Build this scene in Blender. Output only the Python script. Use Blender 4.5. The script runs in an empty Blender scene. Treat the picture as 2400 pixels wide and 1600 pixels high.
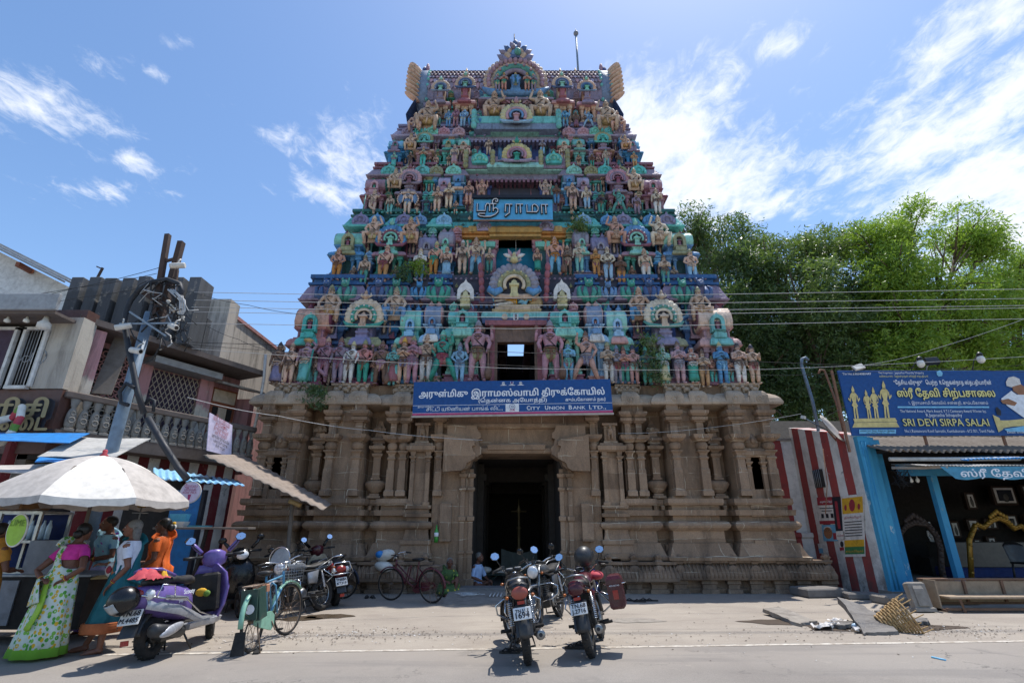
import bpy, math, random
import numpy as np
from mathutils import Vector as V, Matrix as Mx, geometry as geo
R = math.radians; PI = math.pi; TAU = 2*PI
C = bpy.context.scene.collection
SC = bpy.context.scene
# ------------------------------------------------------------------ camera, sky, sun, exposure
TILT = math.atan(440/1200); CT, ST = math.cos(TILT), math.sin(TILT); EYE = 1.5
cam = bpy.data.cameras.new('camera'); cam.sensor_width = 36; cam.lens = 18; cam.clip_end = 3000; cam.clip_start = .05
co = bpy.data.objects.new('camera', cam); C.objects.link(co)
co.location = (0, 0, EYE); co.rotation_euler = (PI/2+TILT, 0, 0); SC.camera = co
SUN_DIR = V((.22, .27, 1)).normalized()           # towards the sun: high, a little behind the tower and to its right
EL = math.asin(SUN_DIR.z); AZ = math.atan2(SUN_DIR.x, SUN_DIR.y)
SC.view_settings.view_transform = 'Standard'; SC.view_settings.look = 'None'; SC.view_settings.gamma = 1
SC.view_settings.exposure = .8
sl = bpy.data.lights.new('sun', 'SUN'); sl.energy = 3.1; sl.angle = R(.53); sl.color = (1, .965, .91)
so = bpy.data.objects.new('sun', sl); C.objects.link(so); so.rotation_euler = SUN_DIR.to_track_quat('Z', 'Y').to_euler()
so.location = (10, 10, 60)

def make_world():
 w = bpy.data.worlds.new('World'); SC.world = w; w.use_nodes = True
 nt = w.node_tree; N = nt.nodes; L = nt.links; N.clear()
 def nd(t, **k):
  n = N.new(t)
  for a, b in k.items(): setattr(n, a, b)
  return n
 def mth(op, a, b=None, clamp=False):
  n = nd('ShaderNodeMath', operation=op, use_clamp=clamp)
  for i, q in enumerate((a, b)):
   if q is None: continue
   if isinstance(q, (int, float)): n.inputs[i].default_value = q
   else: L.new(q, n.inputs[i])
  return n.outputs[0]
 sky = nd('ShaderNodeTexSky', sky_type='NISHITA', sun_disc=False, sun_elevation=EL, sun_rotation=AZ)
 sky.air_density = 1.0; sky.dust_density = .6; sky.ozone_density = 1.6; sky.altitude = 50
 tc = nd('ShaderNodeTexCoord'); d = tc.outputs['Generated']
 sep = nd('ShaderNodeSeparateXYZ'); L.new(d, sep.inputs[0])
 # cloud layer: the view direction projected on a flat layer overhead
 zz = mth('MAXIMUM', sep.outputs[2], .06)
 px = mth('DIVIDE', sep.outputs[0], zz); py = mth('DIVIDE', sep.outputs[1], zz)
 cmb = nd('ShaderNodeCombineXYZ'); L.new(px, cmb.inputs[0]); L.new(py, cmb.inputs[1])
 def noise(scale, detail, rough, dist, off, sc=(1, 1, 1)):
  mp = nd('ShaderNodeMapping'); mp.inputs['Location'].default_value = off; mp.inputs['Scale'].default_value = sc
  L.new(cmb.outputs[0], mp.inputs[0])
  n = nd('ShaderNodeTexNoise'); n.inputs['Scale'].default_value = scale; n.inputs['Detail'].default_value = detail
  n.inputs['Roughness'].default_value = rough; n.inputs['Distortion'].default_value = dist
  L.new(mp.outputs[0], n.inputs['Vector']); return n.outputs[0]
 nf = noise(5.5, 9, .62, .35, (3.1, 1.7, 0), (1.25, .8, 1)); ns = noise(21, 7, .68, .6, (9, 4, 0), (1, .7, 1)); nb = noise(1.6, 5, .6, .5, (1, 8, 0))
 # where the cloud banks stand: (direction, radius, density)
 BL = CLOUDS
 dens = None
 for (bx_, by_, r, k, ax, ay) in BL:
  u = (bx_-1176)/1176; v = (784-by_)/1176
  dx, dy, dz = u, CT-v*ST, ST+v*CT
  q = (dx/dz, dy/dz)
  ex = mth('MULTIPLY', mth('SUBTRACT', px, q[0]), 1/(r*ax)); ey = mth('MULTIPLY', mth('SUBTRACT', py, q[1]), 1/(r*ay))
  dd = mth('SQRT', mth('ADD', mth('MULTIPLY', ex, ex), mth('MULTIPLY', ey, ey)))
  f = mth('MULTIPLY', mth('SUBTRACT', 1.0, dd, True), k)
  dens = f if dens is None else mth('MAXIMUM', dens, f)
 a = mth('ADD', mth('MULTIPLY', mth('SUBTRACT', nf, .5), 2.2), mth('MULTIPLY', mth('SUBTRACT', ns, .5), 1.7))
 a = mth('ADD', a, mth('MULTIPLY', mth('SUBTRACT', nb, .5), .5))
 c = mth('ADD', mth('SUBTRACT', mth('MULTIPLY', dens, 1.5), .42), a)
 mr = nd('ShaderNodeMapRange', interpolation_type='SMOOTHSTEP'); L.new(c, mr.inputs[0])
 mr.inputs[1].default_value = -.05; mr.inputs[2].default_value = 1.22
 ok = mth('GREATER_THAN', dens, 0.001); cov = mth('MULTIPLY', mth('MULTIPLY', mr.outputs[0], ok), .9)
 # cloud tone: thick parts grey a little
 sh = nd('ShaderNodeMapRange'); L.new(c, sh.inputs[0]); sh.inputs[1].default_value = .45; sh.inputs[2].default_value = 1.6
 mixc = nd('ShaderNodeMix', data_type='RGBA'); L.new(sh.outputs[0], mixc.inputs[0])
 mixc.inputs[6].default_value = (4.7, 4.8, 5.0, 1); mixc.inputs[7].default_value = (3.9, 4.05, 4.45, 1)
 hsv = nd('ShaderNodeHueSaturation'); hsv.inputs['Saturation'].default_value = 1.12; hsv.inputs['Value'].default_value = .8
 L.new(sky.outputs[0], hsv.inputs['Color'])
 mx = nd('ShaderNodeMix', data_type='RGBA'); L.new(cov, mx.inputs[0]); L.new(hsv.outputs[0], mx.inputs[6]); L.new(mixc.outputs[2], mx.inputs[7])
 bg = nd('ShaderNodeBackground'); bg.inputs[1].default_value = .148; L.new(mx.outputs[2], bg.inputs[0])
 out = nd('ShaderNodeOutputWorld'); L.new(bg.outputs[0], out.inputs[0])
# cloud banks (where they stand in the sky, size, thickness, stretch)
CLOUDS = [(1480, 330, .34, 1.15, 1, 1.2), (1620, 430, .40, 1.1, 1.2, 1), (1750, 470, .30, .8, 1.2, .7), (1660, 210, .12, .8, .8, 1.3), (1800, 110, .10, .75, 1.3, 1),
 (2100, 330, .42, 1.0, 1, 1), (2280, 250, .40, 1.05, .9, 1), (2250, 430, .55, 1.2, 1, .9), (2000, 380, .2, .8, 1, .8), (2180, 120, .22, .85, .8, 1), (2320, 40, .2, .8, 1, 1), (2350, 520, .7, 1.1, 1, 1),
 (800, 370, .30, .85, .8, 1), (760, 440, .25, .7, .9, .9), (640, 310, .10, .5, 1.4, .8), (60, 240, .22, .8, 1.5, .8), (170, 290, .18, .65, 1.5, .8), (230, 150, .10, .65, 1.3, .9),
 (300, 370, .16, .66, 1.6, .7), (220, 440, .2, .6, 1.8, .6), (345, 165, .04, .5, 1.3, 1), (420, 100, .04, .42, 1.3, 1), (530, 240, .05, .4, 1.4, 1), (1830, 230, .08, .5, .8, 1.5)]
make_world()

# ------------------------------------------------------------------ placing: photograph sight lines -> real points at a chosen depth
def D(dx, dy, Y):
 u = (dx-1176)/1176; v = (784-dy)/1176; k = Y/(CT-v*ST)
 return V((u*k, Y, EYE+k*(ST+v*CT)))
def G(dx, dy, z=0.):
 u = (dx-1176)/1176; v = (784-dy)/1176; k = (z-EYE)/(ST+v*CT)
 return V((u*k, k*(CT-v*ST), z))

# ------------------------------------------------------------------ materials
def lin(h):
 h = h.lstrip('#'); o = []
 for i in (0, 2, 4):
  c = int(h[i:i+2], 16)/255; o.append(c/12.92 if c <= .04045 else ((c+.055)/1.055)**2.4)
 return (*o, 1)
MATS = {}
class NT:
 def __init__(s, name):
  m = bpy.data.materials.new(name); m.use_nodes = True; s.m = m; s.t = m.node_tree; s.N = s.t.nodes; s.L = s.t.links
  s.N.clear(); s.out = s.N.new('ShaderNodeOutputMaterial'); s.b = s.N.new('ShaderNodeBsdfPrincipled'); s.L.new(s.b.outputs[0], s.out.inputs[0])
  s.pos = None
 def n(s, t, ins=None, **k):
  n = s.N.new(t)
  for a, b in k.items(): setattr(n, a, b)
  for a, b in (ins or {}).items(): s.set(n.inputs[a], b)
  return n
 def set(s, i, v):
  if isinstance(v, bpy.types.NodeSocket): s.L.new(v, i)
  else: i.default_value = v
 def P(s, obj=False):
  if obj: return s.n('ShaderNodeTexCoord').outputs['Object']
  if s.pos is None: s.pos = s.n('ShaderNodeNewGeometry').outputs['Position']
  return s.pos
 def noise(s, sc, det=4, rough=.6, dist=0, vec=None, scale=None, out=0):
  v = vec or s.P()
  if scale: v = s.n('ShaderNodeMapping', {0: v, 3: scale}).outputs[0]
  return s.n('ShaderNodeTexNoise', {'Vector': v, 'Scale': sc, 'Detail': det, 'Roughness': rough, 'Distortion': dist}).outputs[out]
 def ramp(s, f, a, b, lo=0., hi=1.):
  return s.n('ShaderNodeMapRange', {0: f, 1: a, 2: b, 3: lo, 4: hi}).outputs[0]
 def mix(s, f, a, b, mode='MIX'):
  n = s.n('ShaderNodeMix', data_type='RGBA', blend_type=mode); s.set(n.inputs[0], f); s.set(n.inputs[6], a); s.set(n.inputs[7], b); return n.outputs[2]
 def m2(s, op, a, b=0., clamp=False):
  n = s.n('ShaderNodeMath', operation=op, use_clamp=clamp); s.set(n.inputs[0], a); s.set(n.inputs[1], b); return n.outputs[0]
 def bump(s, h, st=.3, dist=.02, nrm=None):
  n = s.n('ShaderNodeBump', {'Height': h, 'Strength': st, 'Distance': dist})
  if nrm: s.L.new(nrm, n.inputs['Normal'])
  return n.outputs[0]
 def fin(s, col, rough=.7, metal=0., nrm=None, **k):
  s.set(s.b.inputs['Base Color'], col); s.set(s.b.inputs['Roughness'], rough); s.set(s.b.inputs['Metallic'], metal)
  if nrm: s.L.new(nrm, s.b.inputs['Normal'])
  for a, v in k.items(): s.set(s.b.inputs[a.replace('_', ' ')], v)
  return s.m
def paint(key, hexc, rough=.6, grime=.35, gs=3., metal=0., gcol='#3a2f28', bump=.15, vary=0., obj=False, carve=0., **k):
 """painted / plain surface: colour, worn patches and fine grain"""
 if key in MATS: return key
 t = NT(key); c = lin(hexc); p = t.P(obj)
 base = t.mix(t.ramp(t.noise(gs*2.6, 3, vec=p), .3, .7), tuple(x*.86 for x in c[:3])+(1,), tuple(min(1, x*1.12) for x in c[:3])+(1,))
 if vary:
  r = t.n('ShaderNodeObjectInfo').outputs['Random']
  h = t.n('ShaderNodeHueSaturation', {'Color': base, 'Hue': t.ramp(r, 0, 1, .5-.03*vary, .5+.03*vary), 'Saturation': t.ramp(r, 1, 0, .8, 1.1), 'Value': t.ramp(t.m2('FRACT', t.m2('MULTIPLY', r, 7.3)), 0, 1, 1-.3*vary, 1+.15*vary)})
  base = h.outputs[0]
 g = t.ramp(t.noise(gs, 7, .68, .4, vec=p), .48, .78, 0, grime)
 col = t.mix(g, base, lin(gcol))
 if carve:
  s2 = t.ramp(t.noise(2.4, 7, .74, .4, scale=(2.6, 2.6, .5)), .5, .68, 0, .6); col = t.mix(s2, col, lin('#332f2e'))
  pl = t.ramp(t.noise(5, 6, .7, .2), .6, .75, 0, .42); col = t.mix(pl, col, lin('#a89f92'))
  vo = t.n('ShaderNodeTexVoronoi', {'Vector': p, 'Scale': 11.}).outputs['Distance']; nb = t.bump(t.m2('ADD', vo, t.m2('MULTIPLY', t.noise(34, 4, .7), .5)), carve, .03)
 else: nb = t.bump(t.noise(gs*14, 3, vec=p), bump, .01) if bump else None
 t.fin(col, t.ramp(t.noise(gs*2, 2, vec=p), .3, .7, max(.03, rough-.08), min(1, rough+.12)), metal, nb, **k)
 MATS[key] = t.m; return key
def mget(k):
 if k not in MATS: raise KeyError(k)
 return MATS[k]

# ------------------------------------------------------------------ mesh building
class MB:
 def __init__(s, mat=None): s.v = []; s.f = []; s.m = []; s.sm = []; s.keys = []; s.M = Mx.Identity(4); s.cur = mat
 def key(s, m):
  m = m or s.cur
  if m not in s.keys: s.keys.append(m)
  return s.keys.index(m)
 def add(s, vs, fs, mat=None, smooth=False):
  o = len(s.v); M = s.M; k = s.key(mat)
  s.v.extend([tuple(M @ V(p)) for p in vs])
  for f in fs: s.f.append([i+o for i in f]); s.m.append(k); s.sm.append(smooth)
  return s
 def box(s, x0, x1, y0, y1, z0, z1, mat=None, b=0.):
  if b: return s.prof((x0+x1)/2, (y0+y1)/2, (x1-x0)/2, (y1-y0)/2, [(z0, -b), (z0+b, 0), (z1-b, 0), (z1, -b)], mat)
  return s.add([(x0, y0, z0), (x1, y0, z0), (x1, y1, z0), (x0, y1, z0), (x0, y0, z1), (x1, y0, z1), (x1, y1, z1), (x0, y1, z1)],
                     [(3, 2, 1, 0), (4, 5, 6, 7), (0, 1, 5, 4), (1, 2, 6, 5), (2, 3, 7, 6), (3, 0, 4, 7)], mat)
 def obox(s, c, sx, sy, sz, mat=None, rot=(0, 0, 0), b=0.):
  from mathutils import Euler
  K = s.M; s.M = K @ Mx.Translation(c) @ Euler(rot).to_matrix().to_4x4(); s.box(-sx/2, sx/2, -sy/2, sy/2, -sz/2, sz/2, mat, b); s.M = K; return s
 def beam(s, a, b_, w, h, mat=None):
  """rectangular bar from a to b"""
  a, b_ = V(a), V(b_); d = b_-a; K = s.M; q = d.to_track_quat('Z', 'Y').to_matrix().to_4x4()
  s.M = K @ Mx.Translation(a) @ q; s.box(-w/2, w/2, -h/2, h/2, 0, d.length, mat); s.M = K; return s
 def prof(s, cx, cy, hx, hy, pr, mat=None, smooth=False):
  """a moulded block: rectangle hx, hy swept up a list of (z, offset)"""
  vs = []; n = len(pr)
  for z, o in pr: vs += [(cx-hx-o, cy-hy-o, z), (cx+hx+o, cy-hy-o, z), (cx+hx+o, cy+hy+o, z), (cx-hx-o, cy+hy+o, z)]
  fs = [(3, 2, 1, 0), tuple(4*(n-1)+i for i in range(4))]
  for i in range(n-1):
   for j in range(4): fs.append((4*i+j, 4*i+(j+1) % 4, 4*i+4+(j+1) % 4, 4*i+4+j))
  return s.add(vs, fs, mat, smooth)
 def lathe(s, c, pr, n=12, mat=None, smooth=True, axis='Z', sx=1., sy=1., caps=True):
  vs = []
  for r, z in pr:
   for j in range(n):
    a = TAU*(j+.5)/n; x, y = r*math.cos(a)*sx, r*math.sin(a)*sy
    vs.append((c[0]+x, c[1]+y, c[2]+z) if axis == 'Z' else ((c[0]+x, c[1]+z, c[2]-y) if axis == 'Y' else (c[0]+z, c[1]+x, c[2]+y)))
  k = len(pr); fs = []
  for i in range(k-1):
   for j in range(n): fs.append((i*n+j, i*n+(j+1) % n, (i+1)*n+(j+1) % n, (i+1)*n+j))
  s.add(vs, fs, mat, smooth)
  if caps: s.add(vs[:n], [tuple(range(n))[::-1]], mat); s.add(vs[-n:], [tuple(range(n))], mat)
  return s
 def tube(s, pts, r, n=8, mat=None, smooth=True, caps=True, sq=None):
  """round bar along points; r one radius or one per point; sq=(a, b) flattens it"""
  P = [V(p) for p in pts]; k = len(P); rr = r if isinstance(r, (list, tuple)) else [r]*k
  T = [(P[min(i+1, k-1)]-P[max(i-1, 0)]).normalized() for i in range(k)]
  up = V((0, 0, 1)) if abs(T[0].z) < .9 else V((0, 1, 0))
  a = T[0].cross(up).normalized(); vs = []
  for i in range(k):
   a = (a-T[i]*a.dot(T[i])).normalized(); b = T[i].cross(a)
   for j in range(n):
    t = TAU*(j+.5)/n; q = sq or (1, 1); vs.append(tuple(P[i]+(a*math.cos(t)*q[0]+b*math.sin(t)*q[1])*rr[i]))
  fs = [(i*n+j, i*n+(j+1) % n, (i+1)*n+(j+1) % n, (i+1)*n+j) for i in range(k-1) for j in range(n)]
  if caps: fs += [tuple(range(n))[::-1], tuple((k-1)*n+j for j in range(n))]
  return s.add(vs, fs, mat, smooth)
 def ell(s, c, r, mat=None, nu=12, nv=8, rot=None, z0=-1., z1=1.):
  if isinstance(r, (int, float)): r = (r, r, r)
  K = s.M
  if rot is not None:
   from mathutils import Euler
   s.M = K @ Mx.Translation(c) @ Euler(rot).to_matrix().to_4x4(); c = (0, 0, 0)
  pr = []
  a0, a1 = math.asin(max(-1, z0)), math.asin(min(1, z1))
  for i in range(nv+1):
   a = a0+(a1-a0)*i/nv; pr.append((max(1e-4, math.cos(a)), math.sin(a)))
  vs = [(c[0]+p*math.cos(TAU*j/nu)*r[0], c[1]+p*math.sin(TAU*j/nu)*r[1], c[2]+q*r[2]) for p, q in pr for j in range(nu)]
  fs = [(i*nu+j, i*nu+(j+1) % nu, (i+1)*nu+(j+1) % nu, (i+1)*nu+j) for i in range(nv) for j in range(nu)]
  fs += [tuple(range(nu))[::-1], tuple(nv*nu+j for j in range(nu))]
  s.add(vs, fs, mat, True); s.M = K; return s
 def ext(s, poly, y0, y1, mat=None, smooth=False, plane='XZ'):
  """outline (x, z) given a thickness from y0 to y1"""
  n = len(poly)
  mk = {'XZ': lambda p, y: (p[0], y, p[1]), 'YZ': lambda p, y: (y, p[0], p[1]), 'XY': lambda p, y: (p[0], p[1], y)}[plane]
  tri = geo.tessellate_polygon([[V((p[0], p[1], 0)) for p in poly]])
  vs = [mk(p, y0) for p in poly]+[mk(p, y1) for p in poly]
  fs = [tuple(t) for t in tri]+[tuple(i+n for i in t[::-1]) for t in tri]+[(i, (i+1) % n, n+(i+1) % n, n+i) for i in range(n)]
  return s.add(vs, fs, mat, smooth)
 def loft(s, rings, mat=None, smooth=True, caps=True, closed=True):
  n = len(rings[0]); k = len(rings); vs = [p for r in rings for p in r]; J = n if closed else n-1
  fs = [(i*n+j, i*n+(j+1) % n, (i+1)*n+(j+1) % n, (i+1)*n+j) for i in range(k-1) for j in range(J)]
  if caps and closed: fs += [tuple(range(n))[::-1], tuple((k-1)*n+j for j in range(n))]
  return s.add(vs, fs, mat, smooth)
 def sheet(s, fn, nu, nv, mat=None, th=0., smooth=True):
  """surface fn(u, v) -> point, optional thickness th along z"""
  P = [fn(i/nu, j/nv) for j in range(nv+1) for i in range(nu+1)]; w = nu+1
  fs = [(j*w+i, j*w+i+1, (j+1)*w+i+1, (j+1)*w+i) for j in range(nv) for i in range(nu)]
  s.add(P, fs, mat, smooth)
  if th:
   Q = [(p[0], p[1], p[2]-th) for p in P]; s.add(Q, [f[::-1] for f in fs], mat, smooth)
   ring = [i for i in range(w)]+[j*w+nu for j in range(1, nv+1)]+[nv*w+i for i in range(nu-1, -1, -1)]+[j*w for j in range(nv-1, 0, -1)]
   m = len(ring); s.add([P[i] for i in ring]+[Q[i] for i in ring], [(i, i+m, (i+1) % m+m, (i+1) % m) for i in range(m)], mat)
  return s
 def torus(s, c, R_, r, n=24, m=8, mat=None, axis='X', a0=0., a1=TAU):
  full = abs(a1-a0-TAU) < 1e-6; pts = []
  for i in range(n+1 if not full else n):
   a = a0+(a1-a0)*i/n; x, y = R_*math.cos(a), R_*math.sin(a)
   pts.append({'X': (c[0], c[1]+x, c[2]+y), 'Y': (c[0]+x, c[1], c[2]+y), 'Z': (c[0]+x, c[1]+y, c[2])}[axis])
  if full: pts = pts+pts[:2]
  return s.tube(pts, r, m, mat, True, not full)
 def mesh(s, name):
  me = bpy.data.meshes.new(name); me.from_pydata(s.v, [], s.f)
  for k in s.keys: me.materials.append(mget(k))
  me.polygons.foreach_set('material_index', s.m); me.polygons.foreach_set('use_smooth', s.sm)
  me.update(); return me
 def build(s, name, parent=None, label=None, cat=None, group=None, kind=None, loc=None, fix=True):
  me = s.mesh(name)
  if fix: fixn(me)
  o = bpy.data.objects.new(name, me); C.objects.link(o)
  if parent is not None: o.parent = parent
  if loc is not None: o.location = loc
  tag(o, label, cat, group, kind); return o
def fixn(me):
 import bmesh
 b = bmesh.new(); b.from_mesh(me); bmesh.ops.remove_doubles(b, verts=b.verts, dist=1e-5); bmesh.ops.recalc_face_normals(b, faces=b.faces); b.to_mesh(me); b.free()
 me.update()
def tag(o, label=None, cat=None, group=None, kind=None):
 for k, v in (('label', label), ('category', cat), ('group', group), ('kind', kind)):
  if v: o[k] = v
 return o
def thing(name, label, cat, loc=(0, 0, 0), rz=0., group=None, scale=1.):
 o = bpy.data.objects.new(name, None); C.objects.link(o); o.location = loc; o.rotation_euler = (0, 0, rz); o.scale = (scale,)*3; o.empty_display_size = .2
 return tag(o, label, cat, group)
def child(name, me, parent, loc=(0, 0, 0), rz=0., scale=1.):
 o = bpy.data.objects.new(name, me); C.objects.link(o); o.parent = parent; o.location = loc; o.rotation_euler = (0, 0, rz)
 o.scale = scale if isinstance(scale, (tuple, list)) else (scale,)*3
 return o
# ------------------------------------------------------------------ lettering: any script of the built-in font, overlaps merged
def text_mesh(s, bold=0.):
 cu = bpy.data.curves.new('letters', 'FONT'); cu.body = s; cu.resolution_u = 3; cu.align_x = 'LEFT'
 o = bpy.data.objects.new('letters', cu); C.objects.link(o)
 dg = bpy.context.evaluated_depsgraph_get()
 k = o.to_curve(dg, apply_modifiers=False); cont = []
 for sp in k.splines:
  bp = sp.bezier_points; n = len(bp)
  if n < 2: continue
  pts = []
  for i in range(n):
   a, b = bp[i], bp[(i+1) % n]
   straight = (a.handle_right-a.co).cross(b.co-a.co).length < 1e-5 and (b.handle_left-b.co).cross(b.co-a.co).length < 1e-5
   for t in ([0] if straight else [0, .34, .67]):
    q = a.co*(1-t)**3+a.handle_right*3*t*(1-t)**2+b.handle_left*3*t*t*(1-t)+b.co*t**3; pts.append((q.x, q.y))
  cont.append(pts)
 bpy.data.objects.remove(o); bpy.data.curves.remove(cu)
 if not cont: return [], []
 if bold:
  base = cont; cont = []
  for dx, dy in ((-bold, 0), (bold, 0), (0, bold*.7), (0, -bold*.7)): cont += [[(x+dx, y+dy) for x, y in c] for c in base]
 vs = []; es = []; segs = []
 for c in cont:
  o0 = len(vs); n = len(c); vs += [V(p) for p in c]; es += [(o0+i, o0+(i+1) % n) for i in range(n)]
  segs += [(*c[i], *c[(i+1) % n]) for i in range(n)]
 ov, oe, of, *_ = geo.delaunay_2d_cdt(vs, es, [], 0, 1e-6)
 S = np.array(segs); sx = S[:, 0] ; keep = []
 P = np.array([(v.x, v.y) for v in ov])
 F = np.array([f for f in of if len(f) == 3])
 if len(F) == 0: return [], []
 cen = P[F].mean(1)
 for i in range(0, len(F), 400):
  cc = cen[i:i+400]; x = cc[:, 0:1]; y = cc[:, 1:2]
  y0, y1 = S[None, :, 1], S[None, :, 3]; x0, x1 = S[None, :, 0], S[None, :, 2]
  up = (y0 <= y) & (y1 > y); dn = (y0 > y) & (y1 <= y)
  with np.errstate(divide='ignore', invalid='ignore'): xi = x0+(y-y0)/(y1-y0)*(x1-x0)
  w = ((xi > x) & up).sum(1)-((xi > x) & dn).sum(1); keep.append(w != 0)
 F = F[np.concatenate(keep)]
 return [(p[0], p[1]) for p in P], [tuple(int(i) for i in f) for f in F]
def text(mb, s, o, ux, uz, h=None, w=None, mat=None, align='L', bold=0., lift=.003, wmax=None):
 """writes s on a surface: o start point, ux reading direction, uz up; h letter height, w total width"""
 P, F = text_mesh(s, bold)
 if not F: return
 o, ux, uz = V(o), V(ux).normalized(), V(uz).normalized(); nn = ux.cross(uz)
 xs = [P[i][0] for f in F for i in f]; x0, x1 = min(xs), max(xs)
 sy = h/.72 if h else w/(x1-x0); sx = w/(x1-x0) if w else sy
 if wmax and sx*(x1-x0) > wmax: sx = wmax/(x1-x0)
 W_ = (x1-x0)*sx; off = {'L': 0, 'C': -W_/2, 'R': -W_}[align]
 mb.add([tuple(o+ux*(off+(p[0]-x0)*sx)+uz*(p[1]*sy)+nn*lift) for p in P], F, mat)
# ------------------------------------------------------------------ stone, ground materials
def m_stone(key, ca, cb, cc, mortar=.35, stain=.5, bw=.62, bh=.42):
 t = NT(key); p = t.P()
 sp = t.n('ShaderNodeSeparateXYZ', {0: p}); cx = t.m2('ADD', sp.outputs[0], t.m2('MULTIPLY', sp.outputs[1], .7))
 jz = t.m2('ADD', sp.outputs[2], t.m2('MULTIPLY', t.m2('SUBTRACT', t.noise(.9, 2), .5), .18))
 cv = t.n('ShaderNodeCombineXYZ', {0: t.m2('ADD', cx, t.m2('MULTIPLY', t.noise(2.2, 2), .12)), 1: jz}).outputs[0]
 br = t.n('ShaderNodeTexBrick', {'Vector': cv, 'Scale': 1., 'Mortar Size': .009, 'Mortar Smooth': .3, 'Bias': 0., 'Brick Width': bw, 'Row Height': bh, 'Color1': (0, 0, 0, 1), 'Color2': (1, 1, 1, 1), 'Mortar': (.5, .5, .5, 1)}, offset=.37, squash=1.35, squash_frequency=3)
 blk = br.outputs['Color']; mo = br.outputs['Fac']
 base = t.mix(t.ramp(blk, 0, 1), lin(ca), lin(cb))
 base = t.mix(t.ramp(t.noise(.8, 5, .65), .35, .7), base, lin(cc))
 fine = t.noise(38, 4, .7); base = t.mix(t.ramp(fine, .35, .7, .35, 0), base, lin('#3c322a'))
 st = t.noise(1.1, 7, .7, .6, scale=(1.6, 1.6, .45)); base = t.mix(t.ramp(st, .46, .7, 0, stain), base, lin('#2b2521'))
 pale = t.noise(2.3, 6, .7, .3); base = t.mix(t.ramp(pale, .6, .8, 0, .4), base, lin('#b9a48c'))
 mk = t.m2('MULTIPLY', t.m2('MULTIPLY', mo, t.ramp(t.noise(1.7, 4), .46, .62)), mortar)
 base = t.mix(mk, base, lin('#cdbfa8'))
 h = t.m2('ADD', t.m2('MULTIPLY', fine, .35), t.m2('ADD', t.m2('MULTIPLY', t.noise(9, 5, .65), .8), t.m2('MULTIPLY', mo, -.35)))
 t.fin(base, .88, 0, t.bump(h, .55, .022)); MATS[key] = t.m
m_stone('stone', '#8f735a', '#bf9f82', '#9b8068', .9, .6)
m_stone('stone_pale', '#c4ae96', '#cfbba3', '#b09a84', .25, .45, 1.6, 1.)
m_stone('stone_low', '#987c64', '#b0937a', '#806a58', .5, .75, .9, .5)
paint('soot', '#3b3530', .9, .4); paint('dark_green', '#26332e', .9, .3); paint('niche_dark', '#2c2622', .9, .3)  # the green is a plain dark green for the upper doorway backs
XC, YC = .12, 14.6
TEMPLE = thing('temple_gateway', 'tall painted temple gateway tower crowded with statues on a brown carved stone base', 'temple tower', (XC, YC, 0))
def TL(p): return V((p[0]-XC, p[1]-YC, p[2]))
def tp(dx, dy, off=0.):
 """where a sight line meets the sloping tower front (set back by off)"""
 Y = 15.
 for _ in range(30): p = D(dx, dy, Y); Y = 14.7+(p.z-5.4)*.225+off
 return p
ADH = [(.76, .34), (.84, .36), (.86, .30), (1.0, .24), (1.14, .19), (1.17, .19), (1.175, .13), (1.47, .12), (1.475, .17), (1.5, .2), (1.54, .25), (1.6, .275), (1.66, .25), (1.70, .2), (1.71, .08), (1.84, .07), (1.845, .2), (1.98, .22), (1.985, .08), (2.10, .08), (2.105, .17), (2.16, .20), (2.27, .19), (2.275, .03), (2.34, .02)]
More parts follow.
